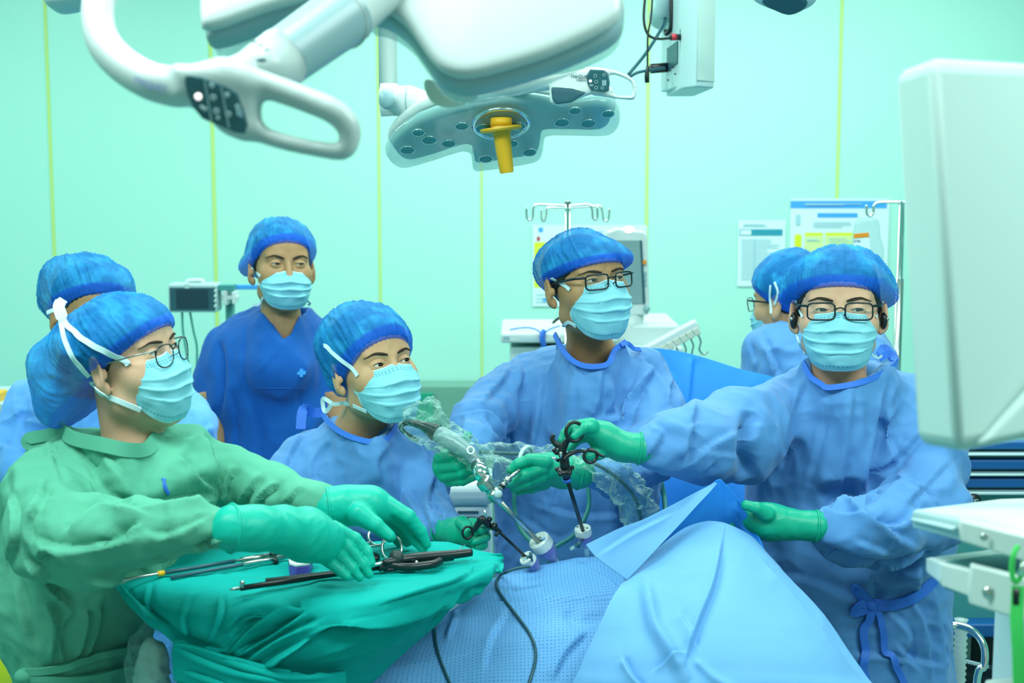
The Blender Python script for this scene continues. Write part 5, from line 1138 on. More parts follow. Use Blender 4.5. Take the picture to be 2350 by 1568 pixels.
mk('lower_arm', tube(smooth(T3([(1294, 1054, 2.325), (1308, 1042, 2.325), (1325, 1036, 2.325), (1342, 1036, 2.325)]), 5), [px2r(x, 2.33) for x in np.linspace(11, 6, 16)], 12, ell=.6), M['black'], g)
mk('lower_ring', ring(P(1355, 1047, 2.325), (.2, -.97, .1), px2r(15.5, 2.33), px2r(3.8, 2.33), ell=1.0), M['black'], g)
mk('ring_tail', tube(smooth(T3([(1350, 1033, 2.325), (1364, 1036, 2.325), (1374, 1043, 2.325), (1387, 1048, 2.325)]), 5), [px2r(x, 2.33) for x in np.linspace(5, 3, 16)], 10), M['black'], g)
mk('connector_pin', J([cyl(P(1287, 1038, 2.315), P(1288, 1052, 2.32), .0022), cyl(P(1266, 1050, 2.32), P(1282, 1060, 2.33), .0016), cyl(P(1272, 1050, 2.322), P(1283, 1056, 2.33), .0016)]), M['chrome'], g)
# grasper in the left surgeon's hand
g = thing('laparoscopic_grasper', P(1110, 1200, 2.43), 'black grasper held low in the glove beside the white canister', 'surgical tool')
mk('ring', ring(P(1073, 1223, 2.43), (.35, -.93, .1), px2r(12.5, 2.43), px2r(3, 2.43), ell=1.15), M['black'], g)
mk('lever', tube(smooth(T3([(1082, 1222, 2.43), (1090, 1214, 2.43), (1097, 1203, 2.43), (1104, 1196, 2.43)]), 5), [px2r(x, 2.43) for x in np.linspace(4, 9, 16)], 12), M['black'], g)
mk('handle_body', tube(T3([(1097, 1196, 2.43), (1106, 1192, 2.43), (1116, 1198, 2.435), (1124, 1208, 2.44)]), [px2r(x, 2.43) for x in (8, 10, 9, 7)], 16), M['black'], g)
dd = P(1200, 1272, 2.47)-P(1120, 1202, 2.44)
for px_, py_, r_ in ((1122, 1193, 8), (1133, 1208, 10)):
    mk('rotation_knob', lathe([(px2r(r_*.7, 2.44), -.004), (px2r(r_, 2.44), -.002), (px2r(r_, 2.44), .003), (px2r(r_*.7, 2.44), .004)], P(px_, py_, 2.44), dd, 8), M['black'], g)
mk('shaft', cyl(P(1128, 1204, 2.44), P(1206, 1278, 2.47), px2r(3.4, 2.45)), M['black'], g)
mk('sheath', cyl(P(1130, 1206, 2.44), P(1147, 1222, 2.448), px2r(6, 2.44)), M['rubber'], g)
mk('port', cyl(P(1142, 1220, 2.44), P(1138, 1231, 2.44), px2r(4, 2.44)), M['rubber'], g)
mk('contact_pin', J([cyl(P(1114, 1192, 2.43), P(1111, 1170, 2.43), .0016), cyl(P(1117, 1192, 2.43), P(1113, 1170, 2.43), .0012)]), M['chrome'], g)
# tubing and cables
solo('gas_hose', tube(smooth(T3([(1345, 1080, 2.66), (1352, 1150, 2.66), (1342, 1190, 2.64), (1318, 1228, 2.60), (1285, 1250, 2.57), (1262, 1262, 2.56)]), 8), px2r(5.5, 2.6), 12), M['tube'], 'pale green gas hose curving to the right of the largest port', 'hose')
solo('suction_hose', tube(smooth(T3([(1184, 1110, 2.62), (1180, 1140, 2.62), (1182, 1175, 2.62), (1192, 1210, 2.60), (1215, 1240, 2.58), (1240, 1262, 2.57), (1262, 1290, 2.57)]), 8), px2r(5.5, 2.6), 12), M['tube'], 'green hose hanging below the middle glove behind the steel scope', 'hose')
solo('drain_tube', tube(smooth(T3([(1512, 1060, 2.95), (1516, 1100, 2.95), (1524, 1140, 2.95), (1527, 1180, 2.9)]), 8), px2r(6, 2.95), 12), M['tube'], 'short grey green tube hanging against the blue screen drape', 'hose')
solo('light_cable', tube(smooth(T3([(1192, 1052, 2.50), (1200, 1034, 2.51), (1212, 1026, 2.53), (1220, 1034, 2.55), (1218, 1050, 2.56)]), 8), px2r(5, 2.5), 12), M['lgrey'], 'pale cable loop above the middle gloved hand', 'cable')
def laid(name, pts, r, label, trees, Y):
    p, n = snapline(pts, trees, r, 8, Y); return solo(name, tube(p, r, 10), M['cable'], label, 'cable')
laid('diathermy_cable', [(1218, 1300), (1180, 1306), (1150, 1322), (1140, 1345), (1155, 1375), (1190, 1420), (1220, 1465), (1230, 1510), (1215, 1568), (1195, 1620)], .0026, 'dark cable winding down the dotted blue drape from the lowest port', [pdb], 2.4)
laid('foot_cable', [(997, 1432), (1000, 1475), (1012, 1520), (1035, 1575), (1060, 1630)], .0024, 'dark cable lying on the dotted drape beside the teal drape', [pdb], 2.25)
# ------------------------------------------------------------------ near surgical light
N1 = (-.06, -.90, .42); pl = Plane(1120, 90, 1.55, N1)
L1 = thing('surgical_light', pl.o, 'large white surgical light blurred in the foreground with a handle and dark control panel', 'surgical light')
def up_(pts): return pts
lobeR = [(826, 4), (877, 23), (926, 57), (961, 103), (991, 145), (1018, 168), (1068, 180), (1145, 165), (1260, 130), (1374, 80), (1418, 50), (1430, 20), (1425, -40), (1380, -130), (1000, -200), (840, -120)]
lobeL = [(462, -10), (461, 58), (474, 70), (525, 58), (610, 27), (713, -5), (800, -60), (760, -160), (500, -140)]
for nm, lb in (('light_petal', lobeR), ('light_petal', lobeL)):
    p_ = mk(nm, pl.slab(lb, .010, .010, .004, dome=.006, sm=3), M['whitel'], L1)
    mk('petal_rim', pl.slab(lb, .021, .014, .004, off=-.030, grow=.010, sm=3), M['mgrey'], p_)
    mk('petal_lens', pl.slab(lb, .012, .008, .004, off=-.056, grow=-.01, sm=3), M['clear'], p_)
mk('filter_flap', Plane(1030, 215, 1.68, (0, -1, .1)).slab([(972, 180), (980, 222), (1005, 244), (1040, 248), (1078, 236), (1100, 222), (1060, 200), (1010, 190)], .010, .008, .004, sm=3), M['cream'], L1)
arm = tube(T3([(652, 132, 1.46), (800, 28, 1.52)]), [px2r(66, 1.48), px2r(70, 1.52)], 40); mk('joint_cylinder', arm, M['mgrey'], L1, angle=40)
mk('joint_collar', tube(T3([(552, 192, 1.42), (600, 160, 1.435), (648, 134, 1.46), (656, 130, 1.462)]), [px2r(x, 1.45) for x in (56, 60, 70, 66)], 40), M['whitel'], L1)
mk('joint_elbow', tube(smooth(T3([(778, 45, 1.51), (805, 22, 1.53), (850, -10, 1.56), (930, -60, 1.6)]), 5), [px2r(x, 1.54) for x in np.linspace(72, 56, 16)], 30), M['whitel'], L1)
for k_ in range(3): mk('joint_marking', box(P(584+k_*14, 96+k_*9, 1.372), (.005, .001, .0016)), M['cable'], L1, smooth=False)
mk('joint_slot', sphere(P(600, 138, 1.385), (.005, .003, .002)), M['cable'], L1)
# handle: one swept body with a grip loop and a control block
HY = 1.36
ch1 = [(255, -60, 1.50, 36), (228, 0, 1.47, 36), (226, 60, 1.44, 36), (245, 110, 1.42, 38), (290, 155, 1.40, 40), (350, 188, 1.38, 42), (410, 200, 1.37, 46)]
ch2 = [(520, 165, 1.36, 30), (600, 192, 1.36, 29), (700, 228, 1.355, 28), (762, 254, 1.35, 28), (795, 283, 1.35, 27), (803, 318, 1.35, 23), (788, 346, 1.35, 20), (740, 344, 1.352, 18), (660, 328, 1.355, 18), (590, 306, 1.36, 19), (530, 284, 1.36, 22)]
blk = Plane(500, 235, 1.36, (.12, -1, -.05)); q2 = np.array([blk.uv(a, b) for a, b in [(400, 150), (470, 148), (560, 165), (600, 195), (600, 300), (560, 318), (500, 290), (440, 245), (400, 220)]])
def dens(c): q = smooth(np.array([list(x)+[0]*0 for x in c], float), 6); return [tuple(x) for x in q]
ch1 = dens(ch1); ch2 = dens(ch2)
def fH(X, Y, Z):
    d = smin(chain(X, Y, Z, ch1, .0015), chain(X, Y, Z, ch2, .0015), .012)
    x, y, z = X-blk.o[0], Y-blk.o[1], Z-blk.o[2]
    u, v, w_ = (x*blk.ex[0]+y*blk.ex[1]+z*blk.ex[2]), (x*blk.ey[0]+y*blk.ey[1]+z*blk.ey[2]), (x*blk.n[0]+y*blk.n[1]+z*blk.n[2])
    a = poly2(u, v, q2)+.012; b = np.abs(w_)-.016+.012
    d = smin(d, np.minimum(np.maximum(a, b), 0)+np.sqrt(np.maximum(a, 0)**2+np.maximum(b, 0)**2)-.012, .012)
    return smin(d, chain(X, Y, Z, [(500, 190, 1.37, 40), (560, 175, 1.42, 52)], .02), .02)
pts = np.array(T3([(a, b, y) for a, b, y, r in ch1+ch2])); lo = pts.min(0)-.03; hi = pts.max(0)+.04
hd_ = mk('handle', surf(fH, ax(lo[0], hi[0], .0028), ax(lo[1], hi[1], .0028), ax(lo[2], hi[2], .0028)), M['whitel'], L1)
pn = mk('control_panel', blk.slab([(430, 172), (462, 176), (525, 200), (548, 215), (562, 250), (572, 285), (565, 306), (545, 304), (468, 272), (446, 245), (434, 215), (428, 190)], .002, .001, .0012, off=.0165), M['dgrey'], L1, angle=40)
def onp(px, py, o=.020): return blk.at(px, py, o)
for px_, py_, r_ in ((486, 196, 4), (489, 224, 5), (496, 255, 5), (521, 218, 4), (545, 245, 4), (524, 262, 5), (500, 270, 3), (463, 246, 3), (470, 250, 3)):
    mk('panel_button', ring(onp(px_, py_), blk.n, px2r(r_, 1.36), .0006, 16, 6), M['lgrey'], pn)
mk('indicator', lathe([(.0001, 0), (.0034, 0), (.0028, .0012), (.0001, .0014)], onp(455, 222, .0185), blk.n, 16), M['glow'], pn)
for k in range(3): mk('level_bar', prism([onp(541+k*5, 245+k*2), onp(544+k*5, 246+k*2), onp(547+k*5, 266+k*2), onp(544+k*5, 265+k*2)], blk.n*.0006), M['pline'], pn, smooth=False)
mk('panel_divider', prism([onp(468, 184), onp(471, 185), onp(487, 280), onp(484, 279)], blk.n*.0005), M['grey'], pn, smooth=False)
mk('panel_divider', prism([onp(506, 198), onp(509, 199), onp(527, 294), onp(524, 293)], blk.n*.0005), M['grey'], pn, smooth=False)
hb_ = bvh((np.array([v.co[:] for v in hd_.data.vertices])+ROOT[L1], [tuple(p.vertices) for p in hd_.data.polygons]))
q, n_ = snap(311, 181, [hb_], .002, 1.36); q2_, _ = snap(375, 202, [hb_], .002, 1.36)
V, F = text_mesh('MAQUET', .0095, q+np.array([0, -.003, 0]), q2_-q, np.cross(np.cross(q2_-q, (0, 1, 0)), q2_-q)*-1); 
ex_ = nrm(q2_-q); ey_ = nrm(np.cross((0, -1, 0), ex_)); V, F = text_mesh('MAQUET', .0095, q+np.array([0, -.002, -.004]), ex_, ey_, .0002); mk('maker_lettering', (V, F), M['faint'], L1, smooth=False)
mk('light_arm', tube(smooth(T3([(900, -60, 1.62), (960, -150, 1.75)])+[P(960, -150, 1.75)+np.array([0, .1, .35]), P(960, -150, 1.75)+np.array([0, .1, 1.0])], 5), .035, 20), M['whitel'], L1)

# ------------------------------------------------------------------ far surgical light
pl2 = Plane(1150, 285, 2.95, (.05, -.50, -.86)); nn = pl2.n
L2 = thing('surgical_light', pl2.o, 'smaller surgical light with clear underside and amber centre handle, hanging in mid room', 'surgical light')
lob = [(884, 335), (886, 352), (906, 374), (935, 378), (1000, 360), (1062, 340), (1080, 352), (1084, 382), (1100, 386), (1200, 372), (1240, 360), (1248, 330), (1254, 306), (1290, 304), (1350, 305), (1396, 304), (1418, 288), (1424, 262), (1412, 234), (1370, 222), (1310, 232), (1240, 222), (1160, 216), (1060, 232), (960, 265), (905, 305)]
def shr(k, c=(1150, 285)): return [(c[0]+(a-c[0])*k, c[1]+(b-c[1])*k) for a, b in lob]
pt = mk('lens_cover', pl2.slab(lob, .014, .012, .004, sm=2), M['clear'], L2)
mk('lamp_body', pl2.slab(shr(.93), .008, .008, .004, off=-.010, sm=2), M['lampu'], pt)
mk('top_shell', pl2.slab(shr(.975, (1150, 262)), .012, .012, .004, off=-.032, sm=2), M['white'], L2)
for a, b, r in ((935, 345, 17), (985, 322, 17), (1030, 330, 16), (1115, 365, 16), (1175, 330, 15), (1215, 350, 16), (1290, 282, 17), (1350, 284, 17), (1395, 262, 14), (1320, 255, 14), (1110, 295, 18), (1190, 290, 16), (1060, 290, 15), (960, 305, 14)):
    c = pl2.at(a, b, .0145); e = mk('led_lens', lathe([(.0001, .001), (px2r(r*.6, 2.95), .002), (px2r(r, 2.95), .0), (px2r(r, 2.95), -.004)], c, nn, 24), M['mteal'], L2); mk('led_ring', ring(c, nn, px2r(r, 2.95), .0012, 24, 6), M['chrome'], e)
mk('centre_ring', ring(pl2.at(1150, 284, .012), nn, px2r(62, 2.95), .005, 40, 8), M['chrome'], L2)
c = pl2.at(1150, 272, .016); mk('centre_boss', cyl(c, P(1150, 290, 2.90), .022), M['yellow'], L2)
dn = nrm(P(1163, 396, 2.90)-P(1150, 296, 2.90))
hh = mk('centre_handle', lathe([(.018, -.016), (.020, -.004), (.042, -.004), (.043, 0), (.040, .004), (.020, .006), (.0175, .012), (.0165, .04), (.0145, .085), (.0125, .089)], P(1150, 296, 2.90), dn, 36), M['yellow'], L2, angle=35)
bar = Plane(1200, 205, 2.72, (0, -1, .05))
mk('cross_arm', tube(smooth(T3([(990, 238, 2.95), (1080, 222, 2.92), (1180, 205, 2.86), (1260, 190, 2.82), (1340, 188, 2.78)]), 5), [px2r(x, 2.8) for x in np.linspace(24, 30, 21)], 20, ell=.6), M['white'], L2)
mk('cross_arm_end', bar.slab([(1260, 178), (1330, 160), (1362, 160), (1362, 216), (1340, 222), (1290, 245), (1262, 238)], .018, .012, .004), M['white'], L2)
mk('arm_recess', bar.slab([(1264, 202), (1310, 205), (1345, 215), (1310, 238), (1275, 242), (1266, 230)], .003, .002, .003, off=.0185), M['cable'], L2)
V, F = bar.slab([(1336, 158), (1360, 154), (1410, 162), (1448, 178), (1460, 198), (1458, 226), (1440, 229), (1385, 222), (1345, 214), (1332, 190)], .012, .009, .003, hole=[(1398, 172), (1430, 178), (1450, 192), (1451, 216), (1440, 220), (1400, 214)], sm=2); mk('handle', (V, F), M['white'], L2)
p2_ = mk('control_panel', bar.slab([(1352, 162), (1385, 164), (1394, 170), (1398, 190), (1396, 212), (1385, 214), (1355, 209), (1347, 195), (1346, 175)], .002, .001, .0018, off=.0190), M['dgrey'], L2)
for a, b, r in ((1366, 174, 3.5), (1368, 188, 3.5), (1368, 202, 3.5), (1386, 172, 3), (1382, 202, 3), (1355, 196, 2), (1359, 196, 2)): mk('panel_button', ring(bar.at(a, b, .0222), bar.n, px2r(r, 2.7), .0005, 12, 5), M['lgrey'], p2_)
mk('indicator', sphere(bar.at(1355, 186, .0220), (.0028, .0014, .0028)), M['glow'], p2_)
for k in range(4): mk('level_bar', prism([bar.at(1382+k*2.6, 184, .0217), bar.at(1383.4+k*2.6, 184, .0217), bar.at(1383.4+k*2.6, 197, .0217), bar.at(1382+k*2.6, 197, .0217)], bar.n*.0006), M['pline'], p2_, smooth=False)
V, F = text_mesh('MAQUET', .0095, bar.at(1309, 178, .0205), (1, 0, -.05), (0, 0, 1)); mk('maker_lettering', (V, F), M['cable'], L2, smooth=False)
V, F = text_mesh('VOLISTA', .005, bar.at(1322, 185, .0205), (1, 0, -.05), (0, 0, 1)); mk('maker_lettering', (V, F), M['cable'], L2, smooth=False)
mk('arm_tube', cyl(P(891, 215, 3.05), P(891, 215, 3.05)*np.array([1, 1, 0])+np.array([0, 0, 2.9]), px2r(21, 3.05), n=28), M['white'], L2)
mk('arm_joint', tube(T3([(893, 192, 3.0), (893, 215, 3.0), (895, 240, 3.0), (897, 266, 3.0)]), [px2r(x, 3.0) for x in (20, 24, 25, 22)], 28), M['white'], L2)
mk('joint_cap', lathe([(.0001, .010), (px2r(18, 3), .008), (px2r(22, 3), .001), (px2r(22, 3), -.004)], P(887, 228, 2.95), (-.75, -.66, 0), 28, ), M['grey'], L2)
mk('arm_knuckle', tube(T3([(905, 232, 3.0), (940, 232, 2.98), (965, 236, 2.97), (1010, 240, 2.96)]), [px2r(x, 2.98) for x in (34, 35, 30, 20)], 30), M['white'], L2)
mk('knuckle_seam', ring(P(937, 232, 2.98), (1, -.1, 0), px2r(35.5, 2.98), .0008, 30, 6), M['grey'], L2)
# lamp heads cut by the top of the frame
t = thing('surgical_light', P(150, 0, 2.0), 'rounded grey white lamp corner cut off at the upper left of the photo', 'surgical light')
mk('lamp_body', Plane(150, -10, 2.0, (-.2, -.9, .3)).slab([(108, -60), (108, 5), (118, 20), (135, 25), (190, 12), (230, -10), (240, -60)], .03, .02, .005, sm=2), M['lgrey'], t); mk('arm', cyl(P(170, -50, 2.03), P(170, -50, 2.03)*np.array([1, 1, 0])+np.array([0, 0, 3.0]), .03), M['white'], t)
t = thing('surgical_light', P(1790, 0, 3.2), 'dark glossy lamp edge cut off at the top, right of the hanging screen', 'surgical light')
mk('lamp_body', Plane(1795, 0, 3.2, (.1, -.6, -.8)).slab([(1722, -10), (1745, 6), (1780, 18), (1805, 24), (1835, 18), (1868, 0), (1868, -30), (1722, -40)], .02, .018, .004, sm=2), M['lgrey'], t)
mk('lens', Plane(1795, 0, 3.2, (.1, -.6, -.8)).slab([(1745, -8), (1775, 8), (1805, 18), (1835, 8), (1850, -10), (1830, -25), (1760, -28)], .008, .006, .003, off=.018, sm=2), M['cable'], t); mk('arm', cyl(P(1795, -30, 3.25), P(1795, -30, 3.25)*np.array([1, 1, 0])+np.array([0, 0, 3.0]), .03), M['white'], t)

# ------------------------------------------------------------------ ceiling screen seen edge-on, with cables
cs = thing('hanging_screen', P(1580, 150, 3.6), 'grey flat screen hanging at the top seen from its side, cables plugged in the back', 'monitor')
A0, B0 = P(1590, 212, 3.62), P(1639, 168, 3.50)
def col_(px, py, Y, ztop=2.75): q = P(px, py, Y); return q
Lf = P(1518, 205, 3.90); Mf = P(1572, 212, 3.60); Rf = P(1638, 178, 3.50); zt2 = 2.8; zb = P(1600, 205, 3.6)[2]
def xy(px, Y): return P(px, 100, Y)[:2]
l_, m_, m2_, r_ = xy(1520, 3.95), xy(1572, 3.62), xy(1600, 3.56), xy(1638, 3.62)
def prz(poly, z0, z1): return prism([np.array([a[0], a[1], z0]) for a in poly], (0, 0, z1-z0))
bk = r_+(l_-m_)
mk('rear_cover', prz([xy(1518, 3.95), xy(1571, 3.64), xy(1600, 3.68), xy(1560, 4.0)], P(1550, 196, 3.64)[2], zt2), M['lgrey'], cs, smooth=False, bevel=.004)
mk('casing', prz([xy(1567, 3.62), xy(1600, 3.54), xy(1640, 3.60), xy(1596, 3.98), xy(1530, 3.99)], P(1600, 200, 3.54)[2], zt2), M['cream'] if False else M['lgrey'], cs, smooth=False, bevel=.005)
mk('front_bezel', prz([xy(1600, 3.535), xy(1641, 3.60), xy(1636, 3.66), xy(1602, 3.60)], P(1600, 186, 3.54)[2], zt2), M['whitem'], cs, smooth=False, bevel=.003)
def bp(px, py): t_ = (px-1518)/(1571-1518); Y = 3.95+(3.64-3.95)*t_; q = P(px, py, Y); return q-np.array([.004, .006, 0])
mk('socket_panel', prism([bp(1533, 112), bp(1557, 94), bp(1557, 145), bp(1533, 165)], (.004, .006, 0)), M['cable'], cs, smooth=False)
mk('socket_panel', prism([bp(1563, 68), bp(1568, 65), bp(1568, 95), bp(1563, 98)], (.004, .006, 0)), M['cable'], cs, smooth=False)
for a, b in ((1547, 155), (1552, 170), (1541, 162), (1536, 184)): mk('socket', sphere(bp(a, b), .0025), M['black'], cs)
mk('plug', cyl(bp(1534, 155), bp(1534, 155)+np.array([-.045, -.01, -.004]), .013), M['black'], cs)
mk('plug', cyl(bp(1566, 86), bp(1566, 86)+np.array([-.028, -.008, 0]), .008), M['black'], cs); mk('plug_band', cyl(bp(1566, 86)+np.array([-.014, -.004, 0]), bp(1566, 86)+np.array([-.026, -.0075, 0]), .0086), M['red'], cs)
mk('mount_arm', J([tube([bp(1520, 40), bp(1535, 20), bp(1548, -60)+np.array([0, 0, .1])], .035, 16)]), M['lgrey'], cs)
q = P(1560, 0, 3.8); mk('mount_pole', cyl((q[0], q[1], 2.6), (q[0], q[1], 3.08), .03), M['white'], cs)
def cab(name, pts, r, lab, m='black'): return solo(name, tube(smooth(T3(pts), 8), r, 10), M[m], lab, 'cable')
cab('power_cable', [(1490, -60, 3.7), (1480, 0, 3.7), (1478, 50, 3.7), (1488, 80, 3.7), (1510, 89, 3.7), (1540, 87, 3.66), (1556, 86, 3.66)], .0035, 'black cable looping down into the red banded plug of the hanging screen')
cab('video_cable', [(1502, -60, 3.72), (1497, 0, 3.72), (1494, 40, 3.72), (1487, 80, 3.72), (1486, 120, 3.72), (1486, 155, 3.72)], .0025, 'thin black cable dangling straight down left of the hanging screen')
solo('cable_plug', tube(T3([(1486, 152, 3.72), (1486, 160, 3.72), (1484.5, 175, 3.72), (1485, 190, 3.72)]), [.004, .005, .0065, .006], 12), M['black'], 'black plug on the end of the dangling cable by the yellow seam', 'plug')
cab('data_cable', [(1530, 30, 3.85), (1515, 70, 3.8), (1480, 125, 3.75), (1443, 170, 3.7)], .0045, 'dark green cable slanting down left from the hanging screen', 'cable')
cab('mains_lead', [(1525, 156, 3.78), (1500, 160, 3.74), (1465, 166, 3.7), (1444, 177, 3.7)], .004, 'dark lead running left from the large black plug', 'cable')
cab('bundle_cable', [(1542, -60, 3.82), (1541, 0, 3.80), (1540, 60, 3.8), (1530, 78, 3.82), (1528, 70, 3.83)], .006, 'thick black cable lying on the back of the hanging screen')

# ------------------------------------------------------------------ near monitor and cart on the right
def pp(px, py, Y): return P(px, py, Y)
nm = thing('equipment_monitor', P(2300, 600, 1.3), 'large pale grey monitor housing close up at the right edge', 'monitor')
A, B, Cc, D, E, F_ = pp(2052, 160, 1.36), pp(2103, 1024, 1.32), pp(2135, 128, 1.24), pp(2198, 1042, 1.20), pp(2520, 150, 1.42), pp(2500, 985, 1.38)
G, H = pp(2400, 175, 1.50), pp(2400, 975, 1.46)
V = np.array([A, Cc, E, G, B, D, F_, H]); F = [(0, 3, 2, 1), (4, 5, 6, 7), (0, 1, 5, 4), (1, 2, 6, 5), (2, 3, 7, 6), (3, 0, 4, 7)]
mk('housing', (V, F), M['whitem'], nm, bevel=.014)
def rf(px, py, off):
    n_ = nrm(np.cross(E-Cc, D-Cc)); n_ = -n_ if n_[1] > 0 else n_; r = ray(px, py); c = np.array([0, 0, CAMH]); o = Cc+n_*off; return c+r*(((o-c) @ n_)/(r @ n_)), n_
pts = [rf(a, b, -.004)[0] for a, b in ((2222, 1022), (2345, 890), (2500, 720), (2500, 965))]
mk('rear_cover', prism(pts, rf(2300, 500, 0)[1]*.012), M['whitem'], nm, smooth=False, bevel=.006)
q = P(2420, 560, 1.5); mk('support_arm', tube(smooth([q, q+np.array([.12, .1, 0]), q+np.array([.16, .12, -.3]), q*np.array([1, 1, 0])+np.array([.16, .12, .75])], 6), .03, 16), M['white'], nm)
ct = thing('equipment_cart', P(2300, 1600, 1.5)*np.array([1, 1, 0]), 'white metal shelf cart cut off at the lower right corner', 'cart')
mk('top_shelf', prism([pp(2100, 1170, 1.62), pp(2292, 1146, 1.85), pp(2480, 1140, 1.9), pp(2480, 1262, 1.40), pp(2206, 1192, 1.46)], (0, 0, -.006)), M['white'], ct, smooth=False, bevel=.002)
mk('rail', prism([pp(2092, 1172, 1.60), pp(2200, 1192, 1.455), pp(2202, 1243, 1.455), pp(2093, 1214, 1.60)], (.012, .012, 0)), M['lgrey'], ct, smooth=False, bevel=.004)
mk('rail_groove', prism([pp(2089, 1190, 1.592), pp(2186, 1212, 1.447), pp(2186, 1219, 1.447), pp(2089, 1197, 1.592)], (.008, .008, 0)), M['lgrey'], ct, smooth=False, bevel=.002)
mk('front_panel', prism([pp(2202, 1194, 1.45), pp(2480, 1262, 1.36), pp(2480, 1330, 1.36), pp(2202, 1243, 1.45)], (.004, .02, 0)), M['white'], ct, smooth=False, bevel=.003)
mk('screw', lathe([(.0001, .002), (.004, .0015), (.0045, 0)], pp(2259, 1233, 1.425), (-.3, -1, 0), 14), M['steel'], ct)
mk('drawer_side', prism([pp(2126, 1282, 1.56), pp(2160, 1294, 1.48), pp(2160, 1345, 1.48), pp(2126, 1318, 1.56)], (.01, .012, 0)), M['white'], ct, smooth=False, bevel=.004)
mk('drawer_rim', prism([pp(2126, 1281, 1.56), pp(2270, 1262, 1.78), pp(2480, 1275, 1.85), pp(2480, 1285, 1.83), pp(2300, 1276, 1.74), pp(2160, 1294, 1.48)], (0, 0, -.004)), M['white'], ct, smooth=False, bevel=.001)
mk('drawer_front', prism([pp(2160, 1294, 1.48), pp(2228, 1310, 1.44), pp(2228, 1372, 1.44), pp(2160, 1346, 1.48)], (.003, .012, 0)), M['white'], ct, smooth=False, bevel=.002)
mk('bracket', prism([pp(2228, 1296, 1.435), pp(2480, 1360, 1.34), pp(2480, 1470, 1.34), pp(2340, 1424, 1.39), pp(2224, 1388, 1.435), pp(2222, 1350, 1.435)], (.003, .012, 0)), M['white'], ct, smooth=False, bevel=.003)
mk('drawer_inside', prism([pp(2170, 1290, 1.50), pp(2280, 1272, 1.74), pp(2480, 1280, 1.80), pp(2480, 1340, 1.44), pp(2230, 1305, 1.46)], (0, 0, -.03)), M['mteal'], ct, smooth=False)
mk('latch', J([lathe([(.0001, .003), (.0065, .002), (.007, 0)], pp(2270, 1361, 1.415), (-.3, -1, 0), 18)]), M['steel'], ct)
q = P(2420, 1500, 1.6); mk('upright', J([box((q[0], q[1], .72), (.04, .3, 1.35)), box((q[0]+.35, q[1], .72), (.04, .3, 1.35))]), M['white'], ct, smooth=False, bevel=.004)
mk('bottom_plate', prism([pp(2262, 1560, 1.60), pp(2480, 1535, 1.65), pp(2480, 1640, 1.45), pp(2240, 1640, 1.5)], (0, 0, -.01)), M['white'], ct, smooth=False, bevel=.002)
ls = thing('carabiner_strap', P(2335, 1300, 1.36), 'bright green strap and carabiner hanging from the front of the white cart', 'strap')
mk('carabiner', J([tube(smooth(T3([(2336, 1254, 1.375), (2326, 1275, 1.37), (2322, 1310, 1.37), (2330, 1336, 1.37), (2345, 1320, 1.37), (2350, 1290, 1.37)]), 6, False), .0028, 10)]), M['lime'], ls)
mk('gate', cyl(P(2352, 1290, 1.37), P(2340, 1322, 1.37), .0030), M['chrome'], ls)
mk('strap', ribbon(T3([(2337, 1345, 1.37), (2333, 1420, 1.365), (2338, 1500, 1.36), (2342, 1640, 1.36)]), [(0, -1, 0)]*4, .013, .001), M['lime'], ls)
mk('buckle', box(P(2331, 1372, 1.368), (.006, .004, .018)), M['black'], ls)
# ------------------------------------------------------------------ machine behind the right surgeon
ge = thing('anaesthesia_cabinet', P(2350, 1500, 3.6)*np.array([1, 1, 0]), 'teal drawer cabinet with blue bands and a round dark badge behind the right surgeon', 'cabinet')
q0, q1 = P(2185, 1000, 3.45), P(2620, 1000, 3.45); zA = P(2250, 1010, 3.45)[2]; zB = P(2250, 1455, 3.45)[2]
xm, xw = (q0[0]+q1[0])/2, q1[0]-q0[0]
def gz(py): return P(2250, py, 3.45)[2]
mk('body', box((xm, 3.72, (zA+zB)/2), (xw, .52, zA-zB)), M['mteal'], ge, smooth=False, bevel=.01)
for y0, y1 in ((1010, 1030), (1052, 1076), (1094, 1118)):
    z0, z1 = gz(y1), gz(y0); d_ = mk('drawer', box((xm, 3.45, (z0+z1)/2), (xw, .03, (z1-z0)*.92)), M['mblue'], ge, smooth=False, bevel=.004)
for y0, y1 in ((1036, 1042), (1082, 1088), (1124, 1131)):
    z0, z1 = gz(y1), gz(y0); mk('drawer_handle', box((xm, 3.44, (z0+z1)/2), (xw, .04, (z1-z0))), M['lgrey'], ge, smooth=False, bevel=.003)
mk('skirt', box((xm, 3.44, gz(1437)), (xw, .06, .035)), M['mblue'], ge, smooth=False, bevel=.005)
mk('base', box((xm, 3.8, .13), (xw*.9, .4, .1)), M['black'], ge, smooth=False, bevel=.01); mk('column', box((xm+.1, 3.85, (zB+.15)/2), (.35, .25, zB-.15)), M['black'], ge, smooth=False)
bd = P(2233, 1152, 3.40); e = mk('badge', lathe([(.0001, .003), (px2r(19, 3.4), .003), (px2r(20, 3.4), 0)], bd, (0, -1, 0), 32), M['black'], ge)
V, F = text_mesh('GE', .024, bd+np.array([-.018, -.005, -.009]), (1, 0, 0), (0, 0, 1)); mk('badge_lettering', (V, F), M['lgrey'], e, smooth=False)
ls = thing('chrome_stool', P(2240, 1568, 3.0)*np.array([1, 1, 0]), 'bent chrome tube frame at the lower right behind the surgeon', 'frame')
q = P(2262, 1600, 2.95)
mk('tube_frame', tube(smooth(T3([(2120, 1452, 3.0), (2160, 1440, 3.0), (2195, 1436, 3.0), (2235, 1450, 2.98), (2258, 1485, 2.96), (2258, 1530, 2.95), (2240, 1580, 2.95)])+[np.array([q[0]-.03, q[1], .4]), np.array([q[0]-.03, q[1], .015])], 6), px2r(9, 3), 14), M['chrome'], ls)
